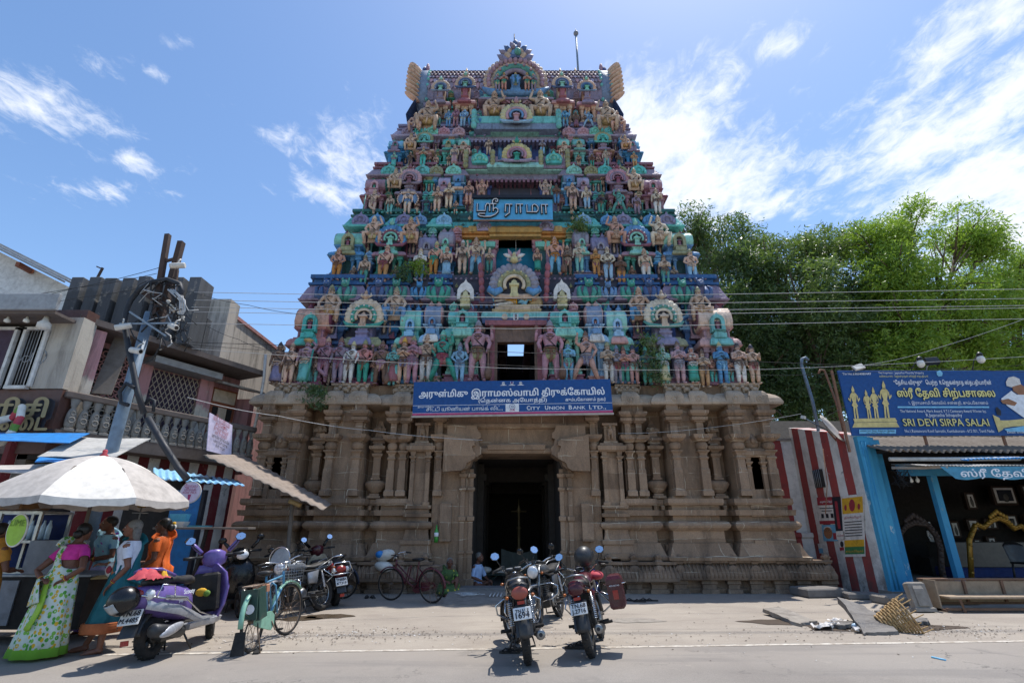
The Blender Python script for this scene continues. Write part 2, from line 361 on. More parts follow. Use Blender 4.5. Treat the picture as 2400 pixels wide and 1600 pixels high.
def temple_base():
 for s in (-1, 1):
  # walls with their projecting bays
  w = MB('stone')
  w.box(*sorted((s*1.3, s*7.0)), .42, 9.2, .2, 4.8)
  for a, b, y in ((1.28, 2.26, -.22), (3.0, 3.56, -.1), (4.24, 5.24, -.26), (5.96, 7.06, -.28)):
   w.box(*sorted((s*a, s*b)), y, .6, .25, 4.9)
  for a, b, y, z0, z1 in ((4.5, 5.0, -.285, 2.5, 3.9), (6.25, 6.8, -.3, 2.5, 3.8), (4.3, 5.2, -.29, 4.35, 4.7), (6.0, 7.0, -.31, 4.35, 4.7)): w.box(*sorted((s*a, s*b)), y, y+.1, z0, z1, b=.012)
  w.build('wall', TEMPLE)
  # moulded basement, breaking forward with each bay
  b = MB('stone')
  for x0, x1, y in ((2.2, 7.08, .22), (3.0, 3.56, -.1), (4.2, 5.28, -.26), (5.94, 7.1, -.28)):
   b.prof(s*(x0+x1)/2, (y+3)/2, (x1-x0)/2, (3-y)/2, ADH)
  for x in np.arange(2.5, 7.1, .21): b.box(s*x-.045, s*x+.045, -.2 if 4.2 < x < 5.3 or x > 5.9 else -.06, .3, 1.99, 2.1); b.box(s*x-.04, s*x+.04, -.36 if 4.2 < x < 5.3 or x > 5.9 else -.1, .3, .87, 1.13)
  b.build('basement', TEMPLE)
  # lowest lotus moulding and the rough footing
  j = MB('stone_low')
  LOT = [(.30, .02), (.33, .06), (.42, .07), (.55, .03), (.66, -.06), (.70, -.1), (.705, .02), (.77, .03), (.775, -.05)]
  j.prof(s*5.95, .9, 2.0, 1.42, LOT); j.prof(s*3.06, .85, .92, 1.45, [(z-.04, o) for z, o in LOT])
  j.prof(s*5.0, 1.0, 2.8, 1.35, [(0, .0), (.1, .03), (.14, -.03), (.31, -.05)])
  rnd = random.Random(5)
  for x in np.arange(2.3, 7.9, .62):
   xx = s*(x+rnd.uniform(-.06, .06)); j.prof(xx, -.36, .13+rnd.uniform(0, .06), .1, [(0, .05), (.09, .04), (.1, 0), (.2, 0), (.22, .03), (.32, .02)])
   yy = -.62 if x < 4 else -.56
   j.lathe((xx, yy+.02, .52), [(.03, -.03), (.13, -.02), (.15, 0), (.09, .03), (.04, .05)], 10, axis='Y'); j.prof(xx, yy+.08, .075, .06, [(.68, 0), (.74, .03), (.78, -.01), (.84, .02), (.9, -.03)])
   j.ell((xx, yy+.04, .86), (.075, .06, .06), nu=8, nv=5)
  for x in np.arange(2.25, 7.9, .1): j.tube([(s*x, -.66 if x < 4 else -.60, .36), (s*x, -.62 if x < 4 else -.56, .56), (s*x, -.54 if x < 4 else -.48, .68)], .022, 5)
  j.build('plinth', TEMPLE)
  # pilasters
  def pil(x, y, w, z1=4.82):
   m = MB('stone'); cx = s*x
   m.prof(cx, y, w, w*.8, [(2.34, .03), (2.46, .03), (2.5, 0), (3.02, 0), (3.06, -.018), (3.28, -.018), (3.32, .012), (3.35, .012), (3.36, -.01), (3.40, -.02), (3.46, .0), (3.5, .045), (3.53, .045), (3.54, -.01)])
   m.lathe((cx, y, 3.54), [(w*.95, 0), (w*1.25, .04), (w*1.42, .10), (w*1.42, .15), (w*1.2, .2), (w*.95, .22)], 12)
   m.prof(cx, y, w, w*.9, [(3.76, .0), (3.80, .07), (3.86, .13), (3.95, .15), (3.955, .11), (3.97, -.01), (4.02, -.02), (4.3, -.02), (4.31, .03), (4.33, .03)])
   for k in range(5): m.ell((cx+(k-2)*w*.5, y-w*.9-.13, 3.86), (.035, .02, .045), nu=6, nv=4)
   m.prof(cx, y, w+.05, w, [(4.33, -.02), (4.36, .05), (4.44, .06), (4.45, -.03), (4.47, .02), (4.54, .09), (4.62, .1), (4.63, 0), (z1, 0)])
   m.build('pilaster', TEMPLE)
  for x, y, w in ((3.13, -.2, .10), (3.44, -.2, .10), (4.37, -.36, .115), (5.1, -.36, .115), (6.1, -.38, .12), (6.93, -.38, .12), (2.12, -.3, .09)): pil(x, y, w)
  # pillars standing on pots in the recesses
  for x in (3.9, 5.6):
   m = MB('stone'); cx = s*x; y = .1
   m.prof(cx, y, .13, .1, [(2.3, .05), (2.36, .05), (2.37, 0), (2.42, 0)])
   m.lathe((cx, y, 2.42), [(.1, 0), (.16, .05), (.26, .16), (.30, .24), (.28, .31), (.18, .35), (.12, .37)], 16, sy=.7)
   m.prof(cx, y, .1, .09, [(2.79, .03), (2.84, .03), (2.85, 0), (3.4, 0), (3.44, .04), (3.5, .05), (3.52, -.01), (3.58, .03), (3.62, .12), (3.7, .13), (3.71, .05), (3.78, .0)])
   m.prof(cx, y+.02, .17, .1, [(3.78, 0), (3.86, 0), (3.87, .06), (3.93, .05), (3.98, -.04), (4.1, -.05), (4.12, .02), (4.2, .0), (4.3, -.08), (4.42, -.12), (4.45, -.15)])
   m.ell((cx, y-.08, 4.18), (.07, .05, .09), nu=8, nv=6); m.build('pot_pillar', TEMPLE)
  # small two-columned shrines beside the doorway and on the corner bay
  for x, w, zt, y in ((2.62, .27, 3.5, -.36), (6.52, .26, 3.35, -.4)):
   m = MB('stone'); cx = s*x
   m.prof(cx, y+.2, w+.03, .16, [(.80, .14), (.92, .14), (.93, .1), (1.12, .06), (1.14, .1), (1.24, .1), (1.25, .04), (1.4, .0), (1.5, .0), (1.51, .05), (1.55, .1), (1.6, .12), (1.66, .1), (1.69, .04), (1.70, -.02), (1.80, -.02), (1.81, .06), (1.9, .07), (1.91, -.01), (2.0, -.02), (2.02, .04), (2.1, .05), (2.11, -.02)])
   for q in (-1, 1):
    m.prof(cx+q*(w-.06), y+.06, .055, .05, [(2.1, .03), (2.18, .03), (2.19, 0), (zt-.3, 0), (zt-.27, .02), (zt-.25, -.005), (zt-.2, -.005), (zt-.16, .035), (zt-.12, .045), (zt-.11, 0), (zt, .02)])
   m.box(cx-w+.1, cx+w-.1, y+.1, .1, 2.1, zt)
   m.prof(cx, y+.14, w+.02, .12, [(zt, .04), (zt+.05, .1), (zt+.16, .11), (zt+.18, .04), (zt+.24, .02)])
   z = zt+.24
   if x < 4:
    m.prof(cx, y+.16, .19, .1, [(z, 0), (z+.07, 0), (z+.08, -.03), (z+.5, -.03), (z+.5, .02), (z+.56, .02)])
    for q in (-1, 1): m.tube([(cx+q*.05, y+.05, z+.1), (cx+q*.05, y+.04, z+.3)], .03, 6)
    m.ell((cx, y+.05, z+.33), (.09, .05, .1), nu=8, nv=6); m.ell((cx, y+.04, z+.45), .05, nu=8, nv=6)
   else:
    m.lathe((cx, y+.14, z), [(.14, 0), (.2, .05), (.22, .16), (.17, .3), (.08, .4), (.03, .46), (.01, .52)], 10, sy=.7); m.ell((cx, y+.0, z+.2), (.07, .05, .1), nu=8, nv=6)
   m.build('wall_shrine', TEMPLE)
  # curved stone eaves with their small round windows, and the beast frieze above
  for a, b, y in ((2.62, 3.86, -.12), (3.98, 5.6, -.22), (5.68, 7.3, -.24)):
   m = MB('stone_pale'); cx = s*(a+b)/2; hx = (b-a)/2
   m.prof(cx, y+1, hx-.12, 1, [(4.78, .0), (4.79, .26), (4.80, .30), (4.86, .315), (4.98, .27), (5.07, .19), (5.14, .08), (5.17, .02), (5.18, -.04)])
   for q in ((-.33, .33) if b-a > 1.3 else (0,)):
    kx = cx+q*hx*1.25; m.prof(kx, y-.12, .24, .17, [(4.83, -.01), (4.84, .02), (5.05, .02), (5.14, -.02), (5.2, -.08)])
    m.torus((kx, y-.31, 4.95), .075, .018, 14, 6, axis='Y'); m.ell((kx, y-.3, 4.94), (.05, .03, .055), nu=8, nv=6)
   m.build('eave', TEMPLE)
   f = MB('stone_pale'); f.prof(cx, y+1.05, hx-.3, 1.05, [(5.17, -.02), (5.22, -.02), (5.4, -.02), (5.41, .04), (5.47, .05)])
   for k in range(4):
    kx = cx+(k-1.5)*(2*hx-.6)/4; f.ell((kx, y-.02, 5.29), (.12, .07, .07), nu=8, nv=6); f.ell((kx-.1*s, y-.07, 5.35), (.055, .055, .05), nu=8, nv=6); f.tube([(kx+.1, y-.02, 5.3), (kx+.14, y-.04, 5.38), (kx+.1, y-.05, 5.42)], .02, 5)
    for q in (-.07, .07): f.tube([(kx+q, y-.03, 5.28), (kx+q, y-.05, 5.19)], .025, 5)
   f.build('beast_frieze', TEMPLE)
 # slab and the wall over the door
 m = MB('stone'); m.box(-7.05, 7.05, -.02, 9.2, 4.8, 5.46); m.build('floor_slab', TEMPLE)
 m = MB('stone'); m.box(-2.3, 2.3, -.2, 9, 3.62, 4.86); m.prof(0, .3, 1.3, .62, [(3.46, 0), (3.5, .03), (3.6, .03)])
 m.prof(0, .2, 2.1, .5, [(4.15, -.04), (4.2, .02), (4.28, .02), (4.3, -.05), (4.5, -.05), (4.52, .06), (4.7, .1), (4.72, .02), (4.8, .02)])
 m.prof(0, .1, .78, .5, [(3.52, -.1), (3.55, .0), (3.68, .02), (3.72, -.04)])
 m.build('lintel', TEMPLE)
 for s in (-1, 1):
  m = MB('stone')  # stepped scroll bracket and jamb shafts
  pts = [(1.9, 4.2), (1.1, 4.2), (1.06, 4.06), (.98, 3.98), (.98, 3.86), (1.06, 3.82), (1.02, 3.66), (.94, 3.58), (.96, 3.42), (1.08, 3.34), (1.2, 3.26), (1.24, 3.12), (1.36, 3.02), (1.9, 3.0)]
  m.ext([(s*x, z) for x, z in pts], -.52, .1)
  m.ext([(s*(x*.9+.25), z*.8+.55) for x, z in pts[2:]+[(1.9, 4.2)]], -.66, -.5)
  for k, (x, y) in enumerate(((1.22, -.2), (1.44, -.26))):
   m.prof(s*x, y, .055, .05, [(.0, .06), (.3, .06), (.32, 0), (.9, 0), (.92, .03), (.97, .03), (.98, 0), (1.7, 0), (1.72, .035), (1.82, .04), (1.84, 0), (2.45, 0), (2.5, .04), (2.56, .04), (2.58, 0), (2.8, 0), (2.84, .05), (2.92, .06), (2.94, 0), (3.05, 0)])
  m.box(*sorted((s*1.56, s*2.3)), -.34, .2, 0, .66, b=.03); m.box(*sorted((s*1.72, s*2.02)), -.36, 0, 1.2, 2.16, b=.015)
  m.build('door_jamb', TEMPLE)
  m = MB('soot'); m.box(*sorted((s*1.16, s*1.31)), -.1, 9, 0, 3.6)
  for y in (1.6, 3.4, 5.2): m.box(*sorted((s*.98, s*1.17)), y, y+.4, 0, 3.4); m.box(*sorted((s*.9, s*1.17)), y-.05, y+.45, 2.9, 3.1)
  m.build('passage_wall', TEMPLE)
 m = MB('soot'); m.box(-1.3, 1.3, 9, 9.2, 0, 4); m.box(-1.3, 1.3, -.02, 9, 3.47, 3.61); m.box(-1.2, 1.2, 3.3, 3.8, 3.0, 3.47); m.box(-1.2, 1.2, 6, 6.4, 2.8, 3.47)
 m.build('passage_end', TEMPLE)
temple_base()
# ------------------------------------------------------------------ painted plaster of the tower
TW = dict(teal='#56a49c', mint='#7ab3a2', green='#3f897a', dkgreen='#2a5c5c', blue='#4a7fa8', sky='#7ba6c0', dkblue='#385680', navy='#27324e', purple='#77728f', mauve='#80707f', lilac='#95889e', pink='#a87f86', rose='#94707c', maroon='#7a4a5a', red='#8a4a52', salmon='#ab7a74', orange='#ab7d4a', ochre='#ab8d58', olive='#8b8a66', yellow='#b3a878', cream='#c2af94', tan='#b3967e', peach='#bf9a84', skin='#b58a78', brown='#6f5342', grey='#868189', white='#c2beb8', black='#262326', dim='#3a3944', dimteal='#2b504e', dimblue='#2b3d70', gold='#c9a04a', bluegrey='#67788e', doorblue='#1f6d8c')  # dim tones put the shade of the recesses into the colour
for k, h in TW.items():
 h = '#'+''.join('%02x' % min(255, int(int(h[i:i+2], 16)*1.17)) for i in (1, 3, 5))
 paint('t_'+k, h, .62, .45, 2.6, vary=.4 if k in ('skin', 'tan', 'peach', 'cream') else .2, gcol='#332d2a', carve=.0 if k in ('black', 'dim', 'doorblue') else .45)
T_ = lambda k: 't_'+k
def statue_mesh(pose, skin, cloth, crown, acc):
 """plaster figure one unit high, facing -y"""
 m = MB(T_(skin)); S, K, H, A = T_(skin), T_(cloth), T_(crown), T_(acc)
 P = dict(stand=dict(), namaste=dict(arm=[(.15, -.02, .63), (.03, -.11, .68)]), bless=dict(arm=[(.155, -.01, .63), (.12, -.10, .74)], arm2=[(.15, 0, .63), (.17, -.05, .50)]),
             hips=dict(arm=[(.17, .0, .64), (.09, -.05, .55)]), crossed=dict(arm=[(.14, -.03, .63), (-.02, -.10, .65)]), lean=dict(arm=[(.15, -.03, .64), (.13, -.07, .52)], tilt=.09),
             guard=dict(arm=[(.17, -.01, .64), (.14, -.06, .50)], extra=True, wide=.02), dance=dict(arm=[(.17, -.02, .80), (.15, -.05, .95)], arm2=[(.17, -.02, .65), (.12, -.06, .54)], lunge=True),
             giant=dict(arm=[(.2, .0, .8), (.15, -.04, .96)], arm2=[(.18, -.02, .64), (.1, -.09, .5)], squat=True), giant2=dict(arm=[(.2, -.02, .62), (.16, -.1, .47)], squat=True), sit=dict(arm=[(.15, -.03, .6), (.12, -.12, .5)], sit=True),
             lady=dict(arm=[(.14, .0, .63), (.13, -.06, .48)], skirt=True), ladyb=dict(arm=[(.14, .0, .63), (.08, -.1, .62)], skirt=True), basket=dict(arm=[(.16, 0, .88), (.06, 0, .98)], arm2=[(.15, 0, .63), (.16, -.03, .47)], skirt=True), many=dict(many=True), staff=dict(arm=[(.15, -.03, .68), (.2, -.06, .72)], arm2=[(.15, -.03, .66), (.12, -.1, .66)], tilt=.06, cross=True))[pose]
 tl = P.get('tilt', 0); hz = .49; dz = 0
 if P.get('squat') or P.get('sit'): dz = -.17
 hip = lambda q: V((q*.055, 0, hz+dz))
 # legs
 for q in (-1, 1):
  if P.get('squat'): kn, an = V((q*.19, -.12, .29)), V((q*.16, -.02, .03))
  elif P.get('sit'): kn, an = V((q*.09, -.17, .34)), V((q*.07, -.17, .03))
  elif P.get('lunge'): kn, an = (V((.17, -.05, .29)), V((.24, 0, .03))) if q > 0 else (V((-.10, -.08, .27)), V((-.19, .02, .03)))
  elif P.get('cross') and q < 0: kn, an = V((-.05, -.06, .27)), V((.1, -.06, .12))
  else:
   w = P.get('wide', 0); kn, an = V((q*(.06+w), -.015, .265)), V((q*(.06+w*1.5), .01, .03))
  if P.get('skirt'): an = V((q*.04, 0, .03))
  m.tube([hip(q), hip(q).lerp(kn, .5), kn, kn.lerp(an, .4), an], [.062, .058, .043, .044, .027], 8, S if P.get('many') else (K if cloth in ('blue', 'orange', 'green', 'teal', 'sky', 'white') and q else S))
  m.tube([an+V((0, .025, -.012)), an+V((q*.01, -.035, -.01)), an+V((q*.02, -.09, -.018))], [.026, .027, .018], 6, S)
  m.torus((an.x, an.y, an.z+.015), .03, .009, 8, 4, A, 'Z')
 # cloth at the waist, knotted sash
 b = hz+dz
 if P.get('skirt'):
  m.loft([[( (.085+.03*k/5+.008*math.cos(5*TAU*j/14))*math.cos(TAU*j/14), (.065+.03*k/5)*math.sin(TAU*j/14), b+.06-k*.078) for j in range(14)] for k in range(7)], K)
 else:
  m.loft([[(r*math.cos(TAU*j/12), r*.72*math.sin(TAU*j/12), b+z) for j in range(12)] for r, z in ((.07, .09), (.105, .04), (.115, -.02), (.11, -.09), (.1, -.13))], K)
  m.tube([(0, -.085, b+.03), (.012, -.1, b-.08), (-.012, -.09, b-.2)], [.028, .024, .012], 6, A, sq=(1, .5))
 m.torus((0, 0, b+.055), .09, .019, 12, 6, A, 'Z'); m.torus((0, -.005, b+.085), .083, .008, 12, 4, T_('black'), 'Z'); m.torus((0, -.005, b-.0), .114, .008, 12, 4, A, 'Z')
 for q in (-1, 1): m.tube([(q*.09, -.07, b+.04), (q*.05, -.115, b-.06), (0, -.1, b-.02)], .011, 5, A)
 m.tube([(-.1, -.03, .77+dz), (-.02, -.085, .67+dz), (.07, -.07, .57+dz)], .008, 4, T_('black')); m.torus((tl*.5, -.03, .735+dz), .066, .007, 12, 4, T_('black'), 'Z')
 # torso, neck
 m.loft([[(tl*(z-b)*2+r*math.cos(TAU*j/12), ry*math.sin(TAU*j/12)-.008, z+dz) for j in range(12)] for r, ry, z in ((.085, .06, .52), (.078, .06, .58), (.095, .068, .66), (.118, .07, .74), (.115, .06, .785), (.06, .045, .815), (.036, .036, .835), (.034, .034, .86))], S)
 if P.get('skirt'):
  for q in (-1, 1): m.ell((tl*.3+q*.045, -.06, .70+dz), (.036, .034, .034), S if skin != 'skin' else A, 8, 6)
 else: m.ell((tl*.2, -.045, .585+dz), (.06, .035, .05), S, 8, 6)
 m.torus((tl*.5, -.028, .775+dz), .05, .014, 12, 5, A, 'Z'); m.tube([(tl*.5-.06, -.06, .76+dz), (tl*.4, -.085, .68+dz), (tl*.5+.06, -.06, .76+dz)], .01, 5, A)
 hx = tl*.62; zz = .885+dz
 m.ell((hx, -.01, zz), (.046, .05, .058), S, 12, 9); m.tube([(hx, -.055, zz+.012), (hx, -.07, zz-.012)], [.008, .012], 5, S)
 for q in (-1, 1):
  m.ell((hx+q*.018, -.055, zz+.012), (.010, .006, .006), T_('white'), 6, 4); m.ell((hx+q*.018, -.06, zz+.012), (.005, .004, .005), T_('black'), 6, 4)
  m.ell((hx+q*.05, 0, zz-.015), (.014, .012, .03), A, 6, 5)
  m.ell((hx+q*.055, .02, zz-.05), (.03, .03, .045), T_('black') if crown != 'cream' else H, 6, 5)
 m.tube([(hx-.016, -.056, zz-.024), (hx, -.061, zz-.02), (hx+.016, -.056, zz-.024)], .005, 4, T_('black') if P.get('squat') or pose in ('guard', 'hips') else T_('red'))
 m.lathe((hx, 0, zz+.028), [(.054, 0), (.062, .012), (.054, .02), (.049, .04), (.056, .046), (.044, .06), (.04, .075), (.046, .08), (.033, .098), (.03, .112), (.02, .122), (.014, .138), (.003, .15)], 10, H); m.torus((hx, 0, zz+.04), .057, .008, 12, 4, A, 'Z')
 if pose in ('guard', 'bless', 'lady', 'many'): m.lathe((hx, .045, zz+.01), [(.095, -.008), (.1, 0), (.095, .008)], 14, A, axis='Y')
 if pose == 'basket': m.lathe((hx, 0, zz+.06), [(.06, 0), (.09, .03), (.1, .06), (.09, .065)], 12, T_('ochre'))
 # arms
 def arm(q, el, ha, bk=0.):
  sh = V((tl*.5+q*.118, bk, .765+dz)); e = V((tl*.4+q*el[0], el[1]+bk, el[2]+dz)); h = V((tl*.3+q*ha[0], ha[1]+bk, ha[2]+dz))
  m.tube([sh-V((q*.02, 0, 0)), sh, sh.lerp(e, .5), e, e.lerp(h, .5), h], [.035, .04, .034, .027, .027, .019], 7, S)
  m.ell(h+(h-e).normalized()*.025, (.02, .018, .03), S, 6, 5); p = sh.lerp(e, .35); m.ell(p, (.042, .04, .014), A, 7, 4); m.ell(e.lerp(h, .85), (.026, .026, .011), A, 6, 4)
 a = P.get('arm', [(.145, .0, .63), (.15, -.05, .49)]); a2 = P.get('arm2', a)
 arm(1, *a); arm(-1, *a2)
 if P.get('extra'):
  for q in (-1, 1): arm(q, (.2, .03, .72), (.19, -.02, .87), .03); m.ell((q*.195, -.02, .92), (.03, .012, .035), A, 8, 5)
  m.lathe((.155, -.1, .0), [(.03, 0), (.05, .06), (.055, .14), (.03, .2), (.014, .24), (.014, .46), (.024, .48), (.004, .5)], 8, T_('brown'))
 if P.get('many'):
  for q in (-1, 1):
   for k in range(7):
    t = -.9+k*.3; e = V((q*(.16+.03*math.cos(t)), .03, .68+.1*t)); h = V((q*(.13+.2*math.cos(t)), .0, .62+.24*t)); m.tube([(q*.1, .02, .74), e, h], [.03, .026, .02], 6, A); m.ell(h, .028, S, 6, 5)
  for k in (-4, -3, -2, -1, 1, 2, 3, 4): m.ell((k*.052, .01, .9-abs(k)*.006), (.032, .035, .045), S, 8, 6); m.lathe((k*.052, .02, .93-abs(k)*.006), [(.03, 0), (.034, .01), (.015, .05), (.003, .07)], 7, H)
 if pose == 'staff': m.tube([(-.24, -.12, 0), (-.2, -.1, .72)], .018, 6, T_('green'))
 if P.get('squat'): m.loft([[( (.1+.05*k/4)*math.cos(TAU*j/12), .11+.03*math.sin(TAU*j/12)-.01*k, .78-k*.17) for j in range(12)] for k in range(5)], A)
 return m
ST_CACHE = {}
N_ST = [0]
def statue(parent, base, h, pose='stand', skin='skin', cloth='cream', crown='tan', acc='brown', rz=0., flip=1, name=None):
 key = (pose, skin, cloth, crown, acc)
 if key not in ST_CACHE:
  me = statue_mesh(*key).mesh('figure'); fixn(me); ST_CACHE[key] = me
 nm = name or {'guard': 'guardian_statue', 'giant': 'seated_giant', 'giant2': 'seated_giant', 'dance': 'dancing_statue', 'sit': 'seated_statue'}.get(pose, 'statue')
 o = child(nm, ST_CACHE[key], parent, base, rz, (h*flip*1.14, h*1.12, h)); N_ST[0] += 1; return o
# ------------------------------------------------------------------ relief ornaments
def fan(m, c, r, petal, ring, inner, core, n=15, dep=.12, a0=-.35, base=True, dots=None):
 """horseshoe gable: petals round a ring round a niche; c is the centre of the niche on the wall, facing -y"""
 x, y, z = c
 for k in range(n):
  a = a0+(PI-2*a0)*k/(n-1); q = V((math.cos(a), 0, math.sin(a))); L_ = r*(.40+.1*max(0, math.sin(a))); ctr = V(c)+q*(r*.78); K = m.M
  m.M = K @ Mx.Translation(ctr) @ Mx.Rotation(-(a-PI/2), 4, 'Y'); m.ell((0, 0, 0), (r*TAU*.3/n*1.45+.01, dep*.45, L_*.55), T_(petal), 7, 5); m.M = K
 m.torus((x, y-dep*.3, z), r*.56, r*.105, 20, 6, T_(ring), 'Y', a0-.15, PI-a0+.15)
 m.torus((x, y-dep*.45, z), r*.38, r*.075, 18, 6, T_(inner), 'Y', a0-.15, PI-a0+.15)
 if dots:
  for k in range(9):
   a = a0+(PI-2*a0)*k/8; m.ell((x+r*.57*math.cos(a), y-dep*.6-r*.06, z+r*.57*math.sin(a)), (r*.05, r*.04, r*.05), T_(dots), 6, 4)
 m.lathe((x, y-.01, z), [(r*.6, .0), (r*.6, .04)], 18, T_('dim' if core != 'black' else 'black'), axis='Y', smooth=False)
 m.prof(x, y-dep*.4, r*.13, r*.1, [(z-r*.55, .03), (z-r*.42, .03), (z-r*.4, 0), (z-r*.1, 0), (z-r*.08, .05), (z+.0, .05), (z+r*.02, 0), (z+r*.14, -.03), (z+r*.24, -r*.1)], T_(core))
 if base: m.tube([(x-r*1.0, y, z-r*.22), (x-r*.75, y-dep*.3, z-r*.45), (x-r*.3, y-dep*.5, z-r*.52), (x+r*.3, y-dep*.5, z-r*.52), (x+r*.75, y-dep*.3, z-r*.45), (x+r*1.0, y, z-r*.22)], [r*.05, r*.12, r*.1, r*.1, r*.12, r*.05], 7, T_(ring if base is True else base))
 # beast head crest
 m.ell((x, y-dep*.3, z+r*1.12), (r*.16, dep*.6, r*.16), T_(core), 8, 6); m.ell((x, y-dep*.3, z+r*1.32), (r*.08, dep*.4, r*.14), T_(core), 7, 5)
 for q in (-1, 1): m.tube([(x+q*r*.1, y, z+r*1.1), (x+q*r*.26, y, z+r*1.2), (x+q*r*.22, y, z+r*1.34)], [r*.08, r*.06, r*.02], 6, T_(petal))
def kudu(m, c, r, col, rim=None):
 """small flame shaped window medallion"""
 x, y, z = c; rim = rim or col
 m.ext([(x+r*a, z+r*b) for a, b in ((-.9, -.75), (-1.05, -.2), (-.9, .3), (-.55, .62), (-.2, .72), (0, 1.15), (.2, .72), (.55, .62), (.9, .3), (1.05, -.2), (.9, -.75))], y-.05, y+.08, T_(col))
 m.torus((x, y-.06, z-.05*r), r*.5, r*.13, 12, 5, T_(rim), 'Y', -.6, PI+.6); m.ell((x, y-.06, z-.05*r), (r*.22, .05, r*.3), T_(rim), 7, 5)
 for q in (-1, 1): m.ell((x+q*r*.78, y-.05, z-.3*r), (r*.2, .05, r*.3), T_(rim), 7, 5)
def lotus(m, c, r, col):
 """folded leaf / seated lion shape on the eaves"""
 x, y, z = c
 for q in (-1, 1):
  m.tube([(x+q*.1*r, y, z-r), (x+q*.75*r, y-.05, z-.5*r), (x+q*.8*r, y-.08, z+.15*r), (x+q*.55*r, y-.06, z+.35*r)], [.3*r, .38*r, .24*r, .08*r], 7, T_(col), sq=(1, .6))
  m.tube([(x+q*.15*r, y-.1, z-r), (x+q*.35*r, y-.16, z-.3*r), (x+q*.3*r, y-.12, z+.2*r)], [.2*r, .22*r, .1*r], 6, T_(col))
 m.ell((x, y-.1, z+.55*r), (.34*r, .26*r, .34*r), T_(col), 9, 6); m.ell((x, y-.22*r-.1, z+.42*r), (.2*r, .14*r, .14*r), T_(col), 7, 5)
 for q in (-1, 1): m.ell((x+q*.26*r, y-.08, z+.9*r), (.1*r, .1*r, .2*r), T_(col), 6, 4); m.ell((x+q*.13*r, y-.33*r-.04, z+.64*r), .06*r, T_('white'), 5, 4)
def column(m, x, y, z0, z1, w, col, cap=None):
 h = z1-z0
 m.prof(x, y, w, w, [(z0, .5*w), (z0+.08*h, .5*w), (z0+.1*h, .1*w), (z0+.16*h, 0)], T_(cap or col))
 m.lathe((x, y, z0+.1*h), [(w*1.1, 0), (w*.95, .35*h), (w*.9, .5*h), (w*1.15, .53*h), (w*.9, .56*h), (w*1.2, .6*h), (w*1.35, .64*h), (w*.9, .68*h)], 10, T_(col))
 m.prof(x, y, w, w, [(z0+.78*h, 0), (z0+.8*h, .5*w), (z0+.85*h, .7*w), (z0+.86*h, .1*w), (z0+.9*h, .3*w), (z0+.96*h, .8*w), (z1, .8*w)], T_(cap or col))
def kalasam(m, x, y, z, r, col):
 m.lathe((x, y, z), [(r*.5, 0), (r*.7, r*.15), (r*.4, r*.3), (r, r*.75), (r*1.08, r*1.1), (r*.8, r*1.5), (r*.35, r*1.75), (r*.55, r*1.9), (r*.3, r*2.1), (r*.16, r*2.6), (.005, r*3.1)], 14, T_(col))
